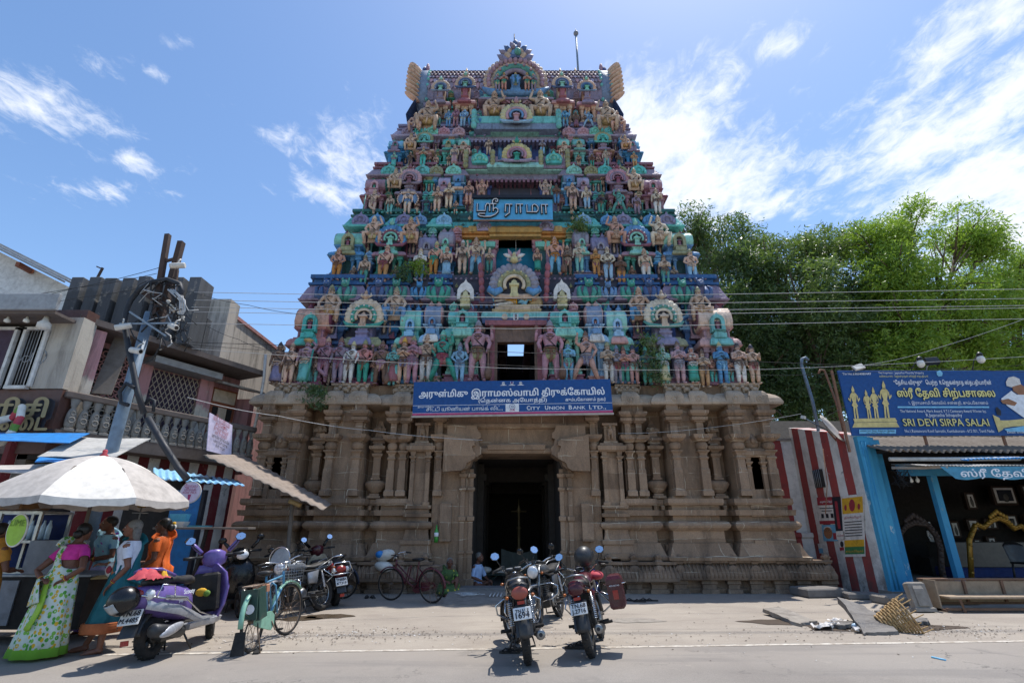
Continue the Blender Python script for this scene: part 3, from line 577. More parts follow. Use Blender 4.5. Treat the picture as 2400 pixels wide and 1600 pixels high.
def pavilion(parent, x0, x1, ytop, ybot, yc, cols, kind, off=-.15, depth=.7, roofcol=None, archcols=None, name='miniature_shrine', ysh=None):
 """model shrine standing on a tier: pillars, eave, upper storey and a barrel or gable roof. disp coordinates fix where it stands"""
 cb, cp, ce, cr = cols; c = tp((x0+x1)/2, ybot, off); a, b = D(x0, ybot, c.y), D(x1, ybot, c.y); w = (b.x-a.x)/2; L_ = TL(c); x, y = L_.x, L_.y
 ze = D((x0+x1)/2, yc, c.y).z; zt = D((x0+x1)/2, ytop, c.y+.3).z; z0 = L_.z; h = ze-z0; m = MB(T_(cb)); yy = y+depth/2
 w2 = w*.82
 m.prof(x, yy, w2, depth/2, [(z0-.02, .1), (z0+.06*h, .1), (z0+.07*h, .04), (z0+.12*h, .04), (z0+.13*h, .08), (z0+.16*h, .08)], T_(ce))
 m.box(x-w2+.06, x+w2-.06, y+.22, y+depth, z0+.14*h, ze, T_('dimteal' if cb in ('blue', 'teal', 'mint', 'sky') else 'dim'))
 for q in (-1, 1):
  column(m, x+q*(w2-.09), y+.05, z0+.16*h, ze-.02, .065, cp); column(m, x+q*(w2-.31), y+.1, z0+.16*h, ze-.02, .05, cp)
  column(m, x+q*(w2-.02), y+.4, z0+.16*h, ze-.02, .06, cp)
 # broad eave, with a proud middle part
 e = (zt-ze)
 EV = [(ze-.06*h, .03), (ze-.05*h, .12), (ze-.02*h, .14), (ze-.015*h, .12), (ze+.06*h, .11), (ze+.12*h, .08), (ze+.17*h, .03), (ze+.18*h, -.02), (ze+.22*h, -.02)]
 m.prof(x, yy, w2, depth/2, EV, T_(cb)); m.prof(x, yy-.09, w2*.42, depth/2, [(z+.012, o) for z, o in EV], T_(cr))
 zu = ze+.20*h
 if kind == 'kuta':
  zm = zu+(zt-zu)*.3
  m.prof(x, yy, w2*.78, depth*.4, [(zu-.02, 0), (zm-.06, 0), (zm-.05, .08), (zm, .11), (zm+.02, .03)], T_(cb))
  for q in (-1, 1): column(m, x+q*w2*.7, y+.1, zu, zm-.02, .04, cp)
  rr = (zt-zm)
  # barrel roof with swelling sides
  m.loft([[(x-w2*k, y+depth*(.02+.98*t), zm+rr*g) for t, g in ((.05, 0), (-.05, .25), (.0, .6), (.2, .9), (.5, 1.), (.8, .9), (1, .6), (1, 0))] for k in (1.0, .97, 0, -.97, -1.0)], T_(roofcol or cr))
  for q in (-1, 1): m.ell((x+q*w2*.98, y+depth*.4, zm+rr*.5), (.07, depth*.4, rr*.42), T_(ce), 8, 6)
  cx, cy = x, y-.05; r = min(w2*.42, rr*.5)
  m.ext([(cx+r*p, zm+r*.75+r*q) for p, q in ((-1, -1.6), (-1, .3), (-.7, .85), (-.25, 1.05), (0, 1.4), (.25, 1.05), (.7, .85), (1, .3), (1, -1.6), (.5, -1.6), (.5, .1), (.3, .45), (0, .55), (-.3, .45), (-.5, .1), (-.5, -1.6))], cy-.06, cy+.1, T_(archcols or cp))
  m.box(cx-r*.5, cx+r*.5, cy+.03, cy+.09, zm-r*.8, zm+r*1.25, T_('dim')); m.prof(cx, cy-.0, r*.2, .03, [(zm-r*.8, .05), (zm-r*.5, .05), (zm-r*.45, .0), (zm+r*.4, 0), (zm+r*.5, .04), (zm+r*.7, -.02), (zm+r*.95, -.05)], T_(ce))
  m.prof(cx, cy-.0, r*.6, .08, [(zu-.05, .06), (zu+.1, .06), (zu+.12, 0), (zm-r*.75, .0), (zm-r*.7, .06), (zm-r*.6, .06)], T_(archcols or cp))
  for k in (-.5, .5): kalasam(m, x+k*w2, y+depth*.5, zt-.03, .09, ce)
 else:
  pc, rc, ic, kc = archcols; rr = min(w*1.0, (zt-zu)*.62)
  m.prof(x, yy, w2*.5, depth*.35, [(zu-.02, .0), (zt-rr*.6, 0)], T_(cp))
  m.prof(x, y+.02, w2*.3, .08, [(zu-.02, .03), (zu+.06, .03), (zu+.07, -.02), (zu+.14, .05), (zu+.18, .05), (zu+.19, -.02), (zt-rr*1.75, 0), (zt-rr*1.7, .06)], T_(cr))
  fan(m, (x, y-.02, zt-rr*1.16), rr, pc, rc, ic, kc, 15, .16, dots='white' if rr > .5 else None)
 return m.build(name, parent)
def kapota(parent, y0, y1, xl, xr, segs, col, band, meds, name='eave', prj=.34):
 """storey eave: continuous core all round with broken forward bays and medallions. y0 lower, y1 upper edge in the photo"""
 a, b = tp(1180, y0, -.2), tp(1180, y1, 0.); z0, z1 = a.z, b.z; yf = TL(a).y+.28
 hw = (D(xr, y0, a.y).x-D(xl, y0, a.y).x)/2-.2; m = MB(T_(col)); back = 9.0-yf
 H_ = z1-z0
 PR = lambda p: [(z0-.02, -.12), (z0, p), (z0+.05, p+.02), (z0+.07, p-.02), (z0+.3*H_, p-.1), (z0+.5*H_, p-.17), (z0+.62*H_, p-.25), (z0+.63*H_, p-.17), (z0+.7*H_, p-.17), (z0+.71*H_, p-.3), (z0+.86*H_, p-.3), (z0+.87*H_, p-.2), (z1, p-.2)]
 def band_of(cx, cy, hx, hy, p):
  pr = PR(p); m.prof(cx, cy, hx, hy, pr[:7], T_(col)); m.prof(cx, cy, hx, hy, pr[6:], T_(band))
 if parent is S1: [band_of(q*(hw+.68)/2, (yf+back)/2, (hw-.68)/2-.0, (back-yf)/2, prj-.12) for q in (-1, 1)]
 else: band_of(0, (yf+back)/2, hw, (back-yf)/2, prj-.12)
 for k in range(int(hw*2/.42)):
  x = -hw+.2+k*.42
  if abs(x) > 1.4: kalasam(m, x, yf-prj+.24, z0+.6*H_, .06, ('tan', 'olive', band)[k % 3]); m.ell((x+.21, yf-prj+.02, z0+.2*H_), (.06, .05, .05), T_(band), 6, 4)
 for sa, sb in segs:
  u0, u1 = D(sa, y0, a.y).x-XC, D(sb, y0, a.y).x-XC; band_of((u0+u1)/2, yf+1., (u1-u0)/2-.2, 1.14, prj)
 # rows of little beam ends under the eave and beads above it
 n = int(hw*2/.17)
 for k in range(n): x = -hw+.1+k*(2*hw-.2)/(n-1); m.box(x-.045, x+.045, yf-.3, yf+.3, z0-.16, z0-.03*H_, T_(band)); m.ell((x, yf-prj+.12, z0+.87*H_), (.05, .04, .04), T_(col), 6, 4)
 m.build(name, parent)
 for k, (mx, r, colr, kind) in enumerate(meds):
  q = TL(D(mx, (y0*.6+y1*.4), a.y-.28)); o = MB(T_(colr))
  (lotus if kind == 'lotus' else kudu)(o, (q.x, yf-prj-.05, z0+H_*.36), r, colr); o.build('lion_ornament' if kind == 'lotus' else 'medallion', parent)
 return z0, z1
# ------------------------------------------------------------------ the tower, storey by storey
MIR = lambda x: 2360-x
FL = [5.46, 9.45, 12.55, 15.13, 17.55, 19.5]          # storey floors
def yloc(z): return 14.7+(z-5.4)*.225-YC
STOREY = []
def storey_core():
 hw = [6.75, 5.9, 5.25, 4.6, 4.1]; cols = ['dim', 'dimteal', 'dim', 'dimblue', 'mauve']  # core walls coloured dark to deepen the shade between the shrines
 for i in range(5):
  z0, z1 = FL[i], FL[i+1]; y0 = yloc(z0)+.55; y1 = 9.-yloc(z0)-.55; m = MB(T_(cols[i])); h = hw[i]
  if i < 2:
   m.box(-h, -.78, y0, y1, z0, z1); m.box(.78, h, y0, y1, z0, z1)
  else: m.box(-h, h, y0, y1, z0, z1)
  # pilasters and a ledge on the recessed wall
  for k in range(26):
   x = -h+.15+k*(2*h-.3)/25
   if abs(x) > 1: m.prof(x, y0-.02, .06, .07, [(z0, .03), (z0+.2, .03), (z0+.22, 0), (z1-1.15, 0), (z1-1.1, .06), (z1-1.0, .06)], T_(['maroon', 'rose', 'dimblue', 'teal', 'dimteal'][(k+i) % 5]))
  for q in (-1, 1):
   for k in range(9): y = y0+.5+k*(y1-y0-1)/8; m.prof(q*h, y, .08, .1, [(z0, .03), (z0+.2, .03), (z0+.22, 0), (z1-1.15, 0), (z1-1.1, .06), (z1-1.0, .06)], T_(['blue', 'teal', 'salmon'][k % 3]))
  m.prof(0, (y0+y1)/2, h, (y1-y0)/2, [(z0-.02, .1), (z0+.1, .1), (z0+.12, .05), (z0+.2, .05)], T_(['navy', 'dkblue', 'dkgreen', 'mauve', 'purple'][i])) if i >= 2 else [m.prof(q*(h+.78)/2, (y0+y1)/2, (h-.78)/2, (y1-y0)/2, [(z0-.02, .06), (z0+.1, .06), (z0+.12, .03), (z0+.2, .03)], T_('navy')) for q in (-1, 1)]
  STOREY.append(m.build('storey', TEMPLE))
storey_core()
S1, S2, S3, S4, S5 = STOREY
def both(fn, x0, x1, *a, **k):
 fn(*a[:1], x0, x1, *a[1:], **k); fn(*a[:1], MIR(x1), MIR(x0), *a[1:], **k)
def pav(parent, x0, x1, *a, **k):
 pavilion(parent, x0, x1, *a, **k); pavilion(parent, MIR(x1), MIR(x0), *a, **k)
pav(S1, 645, 742, 706, 884, 793, ('salmon', 'rose', 'maroon', 'teal'), 'kuta', roofcol='peach', archcols='teal', depth=.9)
pav(S1, 772, 868, 690, 884, 793, ('olive', 'purple', 'maroon', 'purple'), 'fan', archcols=('cream', 'green', 'cream', 'tan'), depth=.8)
pav(S1, 903, 962, 714, 880, 790, ('mint', 'teal', 'blue', 'salmon'), 'kuta', roofcol='mint', archcols='sky', depth=.7)
pav(S1, 962, 1008, 702, 880, 785, ('sky', 'sky', 'salmon', 'white'), 'kuta', roofcol='bluegrey', archcols='blue', depth=.75, off=-.2)
pav(S1, 1015, 1100, 716, 878, 772, ('teal', 'mint', 'maroon', 'mint'), 'kuta', roofcol='teal', archcols='teal', depth=.8, off=-.25)
pav(S2, 748, 832, 536, 640, 588, ('blue', 'blue', 'maroon', 'olive'), 'kuta', roofcol='mint', archcols='olive', depth=.9)
pav(S2, 852, 928, 524, 640, 588, ('rose', 'green', 'brown', 'mint'), 'fan', archcols=('blue', 'maroon', 'mint', 'mint'), depth=.8)
pav(S2, 952, 1000, 548, 636, 596, ('mauve', 'lilac', 'purple', 'bluegrey'), 'kuta', roofcol='purple', archcols='grey', depth=.6)
pav(S2, 1000, 1040, 534, 634, 588, ('rose', 'blue', 'mauve', 'mint'), 'kuta', roofcol='grey', archcols='mint', depth=.7, off=-.2)
pav(S3, 826, 882, 414, 491, 454, ('maroon', 'rose', 'green', 'pink'), 'kuta', roofcol='rose', archcols='pink', depth=.8)
pav(S3, 906, 964, 397, 491, 448, ('mauve', 'rose', 'green', 'mauve'), 'fan', archcols=('pink', 'mauve', 'rose', 'maroon'), depth=.75)
pav(S3, 1000, 1034, 412, 484, 447, ('purple', 'mauve', 'dkgreen', 'lilac'), 'kuta', roofcol='lilac', archcols='rose', depth=.6)
pav(S3, 1034, 1066, 406, 482, 440, ('sky', 'blue', 'dkgreen', 'tan'), 'kuta', roofcol='bluegrey', archcols='blue', depth=.65, off=-.2)
pav(S4, 884, 924, 328, 384, 354, ('blue', 'blue', 'teal', 'mauve'), 'kuta', roofcol='sky', archcols='mauve', depth=.7)
pav(S4, 950, 992, 314, 384, 350, ('tan', 'pink', 'green', 'mauve'), 'fan', archcols=('olive', 'teal', 'teal', 'teal'), depth=.7)
pav(S4, 1012, 1044, 325, 380, 350, ('mauve', 'teal', 'green', 'teal'), 'kuta', roofcol='teal', archcols='olive', depth=.6)
pav(S4, 1048, 1078, 325, 380, 352, ('salmon', 'mauve', 'green', 'olive'), 'kuta', roofcol='mint', archcols='tan', depth=.6, off=-.2)
pav(S5, 984, 1030, 196, 292, 243, ('pink', 'tan', 'purple', 'mauve'), 'fan', archcols=('tan', 'bluegrey', 'dkblue', 'mint'), depth=.8, off=-.2)
pav(S5, 1040, 1090, 186, 292, 240, ('salmon', 'tan', 'purple', 'red'), 'fan', archcols=('tan', 'dkblue', 'bluegrey', 'mint'), depth=.8, off=-.25)
# eaves
L2 = lambda l: l+[(MIR(x), *r) for x, *r in l]
SEG = lambda l: l+[(MIR(b), MIR(a)) for a, b in l]
kapota(S1, 697, 646, 716, 1644, SEG([(708, 832), (846, 935), (985, 1035)]), 'mauve', 'dkblue', L2([(748, .4, 'dkblue', 'lotus'), (790, .4, 'green', 'lotus'), (868, .4, 'dkblue', 'lotus'), (908, .38, 'green', 'lotus'), (962, .3, 'blue', 'lotus'), (1006, .42, 'green', 'lotus')]), prj=.42)
kapota(S2, 527, 494, 806, 1554, SEG([(800, 872), (892, 955), (990, 1030)]), 'teal', 'dkgreen', L2([(824, .3, 'purple', 'k'), (862, .27, 'blue', 'k'), (925, .3, 'purple', 'k'), (962, .25, 'blue', 'k'), (1018, .28, 'sky', 'k')]))
kapota(S3, 411, 387, 858, 1502, SEG([(852, 925), (935, 1005), (1030, 1070)]), 'mauve', 'maroon', L2([(890, .3, 'teal', 'k'), (932, .26, 'olive', 'k'), (968, .3, 'teal', 'k'), (1000, .27, 'olive', 'k'), (1040, .3, 'mint', 'k')]))
kapota(S4, 320, 300, 914, 1446, SEG([(908, 965), (985, 1045)]), 'lilac', 'purple', L2([(935, .28, 'mauve', 'k'), (958, .24, 'teal', 'k'), (990, .28, 'mint', 'k'), (1018, .25, 'pink', 'k'), (1052, .26, 'pink', 'k')]))
def cx(dx, dy, off): return TL(tp(dx, dy, off))
def centre():
 # doorways through the middle
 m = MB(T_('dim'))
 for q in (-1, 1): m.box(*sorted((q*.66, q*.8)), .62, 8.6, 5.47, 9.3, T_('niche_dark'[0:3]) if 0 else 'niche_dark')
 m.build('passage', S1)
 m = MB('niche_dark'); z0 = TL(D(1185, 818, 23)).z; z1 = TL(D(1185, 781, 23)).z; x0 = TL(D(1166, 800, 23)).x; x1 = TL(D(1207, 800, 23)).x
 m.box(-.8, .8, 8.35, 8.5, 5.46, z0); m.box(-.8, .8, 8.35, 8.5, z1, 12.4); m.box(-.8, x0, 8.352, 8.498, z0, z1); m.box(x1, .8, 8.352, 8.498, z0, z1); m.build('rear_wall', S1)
 f = MB(T_('maroon')); a = cx(1118, 880, -.1); y = a.y
 for q, c in ((-1, 'red'), (1, 'red')):
  f.box(q*.72-.07, q*.72+.07, y+.1, y+.35, 5.46, 7.5, T_('red')); f.box(q*.61-.04, q*.61+.04, y+.15, y+.4, 5.46, 7.45, T_('brown'))
 zl = TL(D(1180, 756, 15)).z; f.box(-.95, .95, y, y+.4, zl, zl+.16, T_('red')); f.box(-.6, .6, y+.16, y+.4, zl-.5, zl-.002, T_('brown'))
 f.build('door_frame', S1)
 # painted sea panel with the reclining figure above the lowest doorway
 p = MB(T_('blue')); a = cx(1180, 745, -.3); zt = TL(D(1180, 717, a.y+YC)).z
 p.prof(0, a.y+.35, .98, .35, [(a.z, -.04), (a.z+.02, .06), (a.z+.5*(zt-a.z), .1), (zt, .06)], T_('dkblue')); p.prof(0, a.y+.34, .98, .35, [(a.z+.45*(zt-a.z), .105), (zt-.06, .09), (zt, .05), (zt+.02, -.02)], T_('teal'))
 for k, c in ((-.06, 'white'), (.06, 'white')): p.tube([(k, a.y-.13, a.z+.3), (k, a.y-.13, a.z+.12), (0, a.y-.13, a.z+.06)], .025, 5, T_(c))
 p.ell((-.35, a.y-.1, a.z+.22), (.11, .03, .11), T_('tan'), 8, 6); p.ell((.33, a.y-.1, a.z+.22), (.11, .03, .11), T_('tan'), 8, 6); p.ell((0, a.y-.13, a.z+.22), (.02, .02, .1), T_('red'), 6, 4)
 for k in range(3): p.tube([(-.75+.1*k, a.y-.02, zt+.04+.07*k), (0, a.y-.06, zt+.03+.07*k), (.8-.05*k, a.y-.02, zt+.06+.07*k)], .07, 7, T_('ochre' if k != 1 else 'tan'))
 p.ell((.62, a.y+.15, zt+.42), (.26, .1, .24), T_('ochre'), 9, 6)
 p.build('painted_panel', S1)
 o = statue(S1, (-.72, a.y+.02, zt+.33), 1.35, 'stand', 'sky', 'white', 'tan', 'gold', name='reclining_statue'); o.rotation_euler = (0, R(84), 0); o.scale = (1.2, 1.2, 1.35)
 # lattice barrel roofs beside the big horseshoe gable
 for q in (-1, 1):
  b = MB(T_('lilac')); xs = sorted((TL(D(1180+q*72, 650, 15.6)).x, TL(D(1180+q*152, 650, 15.6)).x)); a = cx(1180, 684, -.25); z1 = TL(D(1180, 628, a.y+YC+.2)).z
  b.box(*xs, a.y+.2, a.y+1, a.z-.1, a.z+.25, T_('mauve')); b.box(xs[0]-.05, xs[1]+.05, a.y+.05, a.y+.9, a.z-.02, a.z+.1, T_('olive'))
  yy = lambda t: a.y+.08+.5*t*t
  H = z1-a.z-.12
  b.loft([[(x, yy(t), a.z+.12+H*t) for t in (0, .3, .6, .85, 1)]+[(x, a.y+1, a.z+.12+H), (x, a.y+1, a.z+.12)] for x in xs], T_('lilac'), smooth=False)
  n = 8; w = xs[1]-xs[0]
  for k in range(-4, n+1):
   for d in (-1, 1):
    pts = []
    for i in range(7):
     t = i/6; x = xs[0]+w*(k/n)+(t if d > 0 else 1-t)*w*.5
     if xs[0] <= x <= xs[1]: pts.append((x, yy(t)-.005, a.z+.12+H*t))
    if len(pts) > 1: b.tube(pts, .016, 4, T_('dim'))
  for k in range(9): b.ell((xs[0]+w*(k+.5)/9, yy(1)-.02, a.z+.12+H), (w/20, .05, .06), T_('mauve'), 6, 4)
  xo = xs[0] if q < 0 else xs[1]
  for i in range(7): t = i/6; b.ell((xo, a.y+.02+.35*t*t, a.z+.1+(H+.1)*t), (.1, .1, .16), T_('mint'), 7, 5)
  b.build('lattice_roof', S1)
  k = MB(T_('white')); c = cx(1180+q*112, 706, -.5); zt = TL(D(1180, 640, c.y+YC)).z; zs = lambda t: c.z+(zt-c.z)*t
  k.ext([(c.x+a_*.27, zs(b_)) for a_, b_ in ((-1, .3), (-.95, .62), (-.6, .8), (-.2, .88), (0, 1), (.2, .88), (.6, .8), (.95, .62), (1, .3), (.6, .3), (.55, .5), (0, .62), (-.55, .5), (-.6, .3))], c.y, c.y+.2)
  k.prof(c.x, c.y+.02, .1, .08, [(c.z, .05), (zs(.1), .05), (zs(.12), 0), (zs(.2), .06), (zs(.24), .06), (zs(.26), 0), (zs(.34), .05), (zs(.38), .05), (zs(.4), -.02), (zs(.52), -.03), (zs(.6), -.09)], T_('yellow'))
  k.build('window_ornament', S1)
 f = MB(T_('olive')); c = cx(1181, 658, -.62); fan(f, (c.x, c.y, c.z), .82, 'grey', 'olive', 'cream', 'yellow', 17, .3, base='tan', dots='yellow')
 for q in (-1, 1):
  for i in range(5): f.ell((c.x+q*(1.02+.02*i), c.y+.05, c.z-.35+.27*i), (.1, .1, .17), T_('red'), 7, 5)
  f.tube([(c.x+q*.42, c.y-.2, c.z-.2), (c.x+q*.6, c.y-.28, c.z-.35), (c.x+q*.8, c.y-.22, c.z-.22), (c.x+q*.78, c.y-.2, c.z-.08)], [.1, .13, .09, .03], 7, T_('blue'))
  for i in range(2): f.tube([(c.x+q*.08, c.y, c.z+1.05), (c.x+q*(.14+.12*i), c.y-.02, c.z+1.2-.06*i), (c.x+q*(.2+.16*i), c.y, c.z+1.38-.2*i)], [.07, .07, .01], 6, T_('white' if i else 'pink'))
 f.build('horseshoe_gable', S1)
 # second storey porch
 m = MB(T_('orange')); a = cx(1180, 545, -.15); z1 = TL(D(1180, 518, a.y+YC)).z; h = z1-a.z; hw = TL(D(1328, 545, a.y+YC)).x
 for hx, o in ((hw-.1, 0), (.85, -.08)): m.prof(0, a.y+.6+o, hx, .5, [(a.z, -.1), (a.z+.02, .06), (a.z+.2*h, .08), (a.z+.3*h, .0), (a.z+.35*h, .1), (a.z+.7*h, .12), (a.z+.95*h, .02), (z1, -.05)], T_('orange' if o == 0 else 'ochre'))
 for k in range(9): x = -hw+.2+k*(2*hw-.4)/8; m.prof(x, a.y+.05, .13, .06, [(a.z+.45*h, .02), (a.z+.9*h, .02), (a.z+1.02*h, -.04)], T_('ochre'))
 zb = cx(1180, 622, -.1).z
 for x, c in ((-1.75, 'green'), (-.78, 'pink'), (.78, 'pink'), (1.75, 'green')): column(m, x, a.y+.35, zb, a.z, .1, c)
 m.box(-.72, .72, a.y+.75, a.y+.85, zb-.1, a.z, 't_doorblue'); m.box(-1.7, -.7, a.y+.6, a.y+.7, zb, a.z, T_('dimteal')); m.box(.7, 1.7, a.y+.6, a.y+.7, zb, a.z, T_('dimteal'))
 m.box(-2.0, 2.0, a.y, a.y+1.3, zb-.2, zb, T_('mauve')); m.tube([(.02, a.y+.2, a.z), (.02, a.y+.2, a.z-.5)], .008, 4, T_('white')); m.ell((.02, a.y+.2, a.z-.56), (.035, .035, .1), T_('white'), 7, 5)
 for q in (-1, 1): kudu(m, (q*1.12, a.y-.02, z1-.05), .26, 'lilac', 'grey'); m.prof(q*1.12, a.y+.35, .36, .2, [(a.z-.35, -.1), (a.z-.3, .03), (a.z-.12, .05), (a.z-.05, -.02)], T_('mint'))
 m.build('porch', S2)
 # third storey porch behind the small name board
 m = MB(T_('dim')); a = cx(1185, 398, -.1); hw = 1.75
 m.box(-hw, -.5, a.y+.5, a.y+1, 13.3, a.z+.1, T_('dim')); m.box(.5, hw, a.y+.5, a.y+1, 13.3, a.z+.1, T_('dim')); m.box(-.5, .5, a.y+1, a.y+1.1, 12.8, a.z+.1, 'dark_green')
 for x in (-1.5, -.62, .62, 1.5): column(m, x, a.y+.25, 13.25, a.z, .09, 'red', 'red')
 z1 = TL(D(1185, 378, a.y+YC)).z
 for hx, o in ((hw+.05, 0), (.95, -.2)):
  m.prof(0, a.y+.5+o, hx, .5, [(a.z, -.1), (a.z+.02, .14), (a.z+.1, .16), (z1-.1, .05), (z1, -.05)], T_('mint')); m.prof(0, a.y+.5+o, hx, .5, [(z1-.002, 0), (z1+.08, -.02)], T_('rose'))
 for q in (-1, 1):
  for i in range(4): m.ell((q*1.72, a.y-.05-.05*i, 13.05-.2*i+.3), (.13, .1, .15), T_('tan'), 7, 5)
  m.box(*sorted((q*1.3, q*1.75)), a.y-.1, a.y+.5, 12.7, 13.2, T_('purple'))
  m.prof(q*1.06, a.y+.3, .26, .12, [(a.z-.4, -.05), (a.z-.36, .03), (a.z-.2, .04), (a.z-.16, -.03)], T_('purple'))
 m.tube([(.0, a.y+.3, a.z), (.0, a.y+.3, a.z-.5)], .008, 4, T_('white')); m.ell((0, a.y+.3, a.z-.55), (.035, .035, .09), T_('white'), 7, 5)
 m.build('porch', S3)
 f = MB(T_('pink')); c = cx(1187, 358, -.55); fan(f, c, .60, 'yellow', 'pink', 'mauve', 'green', 13, .2, base='lilac')
 for q in (-1, 1):
  for x in (.95, 2.0):
   for i in range(4): f.ell((c.x+q*x, c.y+.05, c.z-.4+.2*i), (.11, .1, .14), T_('olive'), 7, 5)
  f.box(*sorted((c.x+q*.75, c.x+q*2.0)), c.y+.1, c.y+.6, c.z-.5, c.z+.05, T_('mauve')); kudu(f, (c.x+q*1.45, c.y+.02, c.z-.12), .32, 'teal', 'mint')
 f.build('horseshoe_gable', S3)
 m = MB(T_('teal')); a = cx(1185, 314, -.1)
 m.box(-1.7, -.45, a.y+.5, a.y+1, 15.7, a.z+.1, T_('teal')); m.box(.45, 1.7, a.y+.5, a.y+1, 15.7, a.z+.1, T_('teal')); m.box(-.45, .45, a.y+1, a.y+1.1, 15.2, a.z+.1, 'dark_green'); m.box(-1.72, 1.72, a.y+.4, a.y+.5, a.z-.22, a.z, T_('pink'))
 for x in (-1.5, -.62, .62, 1.5): column(m, x, a.y+.25, 15.7, a.z-.0, .1, 'blue', 'sky')
 z1 = TL(D(1185, 299, a.y+YC)).z
 for hx, o in ((1.75, 0), (.95, -.2)): m.prof(0, a.y+.5+o, hx, .5, [(a.z, -.1), (a.z+.02, .14), (a.z+.08, .16), (z1-.1, .05), (z1, -.05)], T_('teal' if o == 0 else 'mint'))
 m.build('porch', S4)
 f = MB(T_('cream')); c = cx(1186, 268, -.75); fan(f, c, .68, 'yellow', 'pink', 'blue', 'pink', 15, .2, base='sky')
 f.box(c.x-1.75, c.x+1.75, c.y+.1, c.y+.8, c.z-.55, c.z-.05, T_('bluegrey')); f.box(c.x-1.7, c.x+1.7, c.y+.08, c.y+.6, c.z-.25, c.z+.1, T_('teal'))
 for q in (-1, 1):
  for i in range(4): f.ell((c.x+q*1.75, c.y+.05, c.z-.4+.22*i), (.13, .12, .17), T_('teal'), 7, 5)
 f.box(c.x-1.6, c.x+1.6, c.y+.9, c.y+1.5, c.z+.1, c.z+1.9, T_('rose')); f.prof(c.x, c.y+1.0, 1.5, .5, [(c.z+1.3, 0), (c.z+1.33, .12), (c.z+1.45, .1), (c.z+1.5, 0)], T_('mauve'))
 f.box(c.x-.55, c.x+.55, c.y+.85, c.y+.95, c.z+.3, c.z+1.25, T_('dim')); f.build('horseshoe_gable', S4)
centre()
def roof():
 yf = yloc(19.5)+.1; yb = 9-yf; ym = (yf+yb)/2; hy = (yb-yf)/2; z0 = 19.3; zt = 22.1; hx = 3.95; m = MB(T_('mauve'))
 def sec(t):   # t 0..1 from the front foot over the ridge to the back
  a = PI*t; y = ym-hy*1.05*math.cos(a)*(1+.10*math.sin(a)**2*0); z = z0+.35+(zt-z0-.35)*(math.sin(a)**.55); return y, z
 N_ = 28
 m.loft([[(x, *sec(i/N_)) for i in range(N_+1)] for x in (-hx, hx)], T_('mauve'), closed=False, smooth=True)
 m.prof(0, ym, hx, hy, [(z0-.1, -.1), (z0-.05, .12), (z0+.1, .15), (z0+.2, .05), (z0+.36, .02)], T_('purple'))
 rows = 11; cols = 46
 for r in range(rows):
  t0, t1 = .02+.42*r/rows, .02+.42*(r+1.35)/rows
  for c in range(cols):
   x = -hx+(c+.5*(r % 2)+.25)*2*hx/cols; w = hx/cols*.98; ya, za = sec(t0); yb_, zb = sec(t1); n = V((0, -(zb-za), yb_-ya)).normalized()*-.0
   pa, pb = V((0, ya, za)), V((0, yb_, zb)); d = pb-pa; nn = V((0, -d.z, d.y)).normalized()
   P = lambda dx, k, l: tuple(V((x+dx, 0, 0))+pa+d*k+nn*l)
   m.add([P(-w, .95, .01), P(w, .95, .01), P(w*.9, .4, .05), P(0, 0, .085), P(-w*.9, .4, .05), P(0, .5, .075)], [(0, 1, 5), (1, 2, 5), (2, 3, 5), (3, 4, 5), (4, 0, 5)], T_(('mauve', 'pink', 'lilac')[(r+c) % 3 if r < 9 else 1]))
 m.build('barrel_roof', TEMPLE)
 for q in (-1, 1):
  g = MB(T_('bluegrey')); X = q*hx
  # gable end: bands and a ring of big flame petals, standing in the y-z plane
  for dx, rr, col in ((.02, .02, 'teal'), (.5, .02, 'teal')):
   for i in range(22): y, z = sec(i/21); g.ell((X+q*dx, y, z+.02), (.09, .1, .1), T_(col), 6, 5)
  g.loft([[(X+q*dx, ym+(y-ym)*k, z0+(z-z0)*k) for y, z in [sec(i/N_) for i in range(N_+1)]]+[(X+q*dx, ym, z0-.3)] for dx, k in ((0, 1.0), (.05, 1.03), (.48, 1.03), (.52, .9))], T_('bluegrey'))
  arc = [sec(k/400) for k in range(401)]; cum = [0]
  for k in range(400): cum.append(cum[-1]+math.hypot(arc[k+1][0]-arc[k][0], arc[k+1][1]-arc[k][1]))
  for i in range(26):
   k = min(range(401), key=lambda j: abs(cum[j]-cum[-1]*i/25)); y, z = arc[k]; tg = V((0, arc[min(k+3, 400)][0]-arc[max(k-3, 0)][0], arc[min(k+3, 400)][1]-arc[max(k-3, 0)][1])).normalized(); a = math.atan2(tg.y, tg.z); d = V((q*.7, -math.cos(a)*.45, .28+math.sin(a)*.5)); K = g.M; c = V((X+q*.5, y, z))
   g.M = K @ Mx.Translation(c+d*.22) @ d.normalized().to_track_quat('Z', 'X').to_matrix().to_4x4(); g.ell((0, 0, 0), (.085, .18, .39), T_('tan' if i % 2 else 'peach'), 8, 6); g.M = K
  g.ell((X+q*.45, ym, zt+.35), (.14, .3, .42), T_('dimblue'), 8, 6); g.ell((X+q*.3, ym-.1, zt+.6), (.1, .12, .34), T_('rose'), 8, 6)
  # the big blue shell below the gable
  g.loft([[(X+q*(.45+.42*math.sin(PI*min(1, s_*1.1)))*1.0, yf+.2+k*1.6, 17.7+2.0*s_) for s_ in (0, .25, .5, .75, 1)] for k in (-.25, 0, .5, 1)], T_('dkblue'), closed=False)
  g.build('gable_end', TEMPLE)
 for x in (-2.35, -1.35, -.55, .55, 1.45, 2.25, 3.0):
  k = MB(T_('gold')); kalasam(k, x, ym, zt-.02, .26 if abs(x) > 2 else .2, 'gold'); k.build('finial', TEMPLE)
 f = MB(T_('peach')); c = TL(D(1184, 190, 17.35)); fan(f, c, 1.45, 'tan', 'green', 'mauve', 'blue', 25, .3, base='blue', dots='rose')
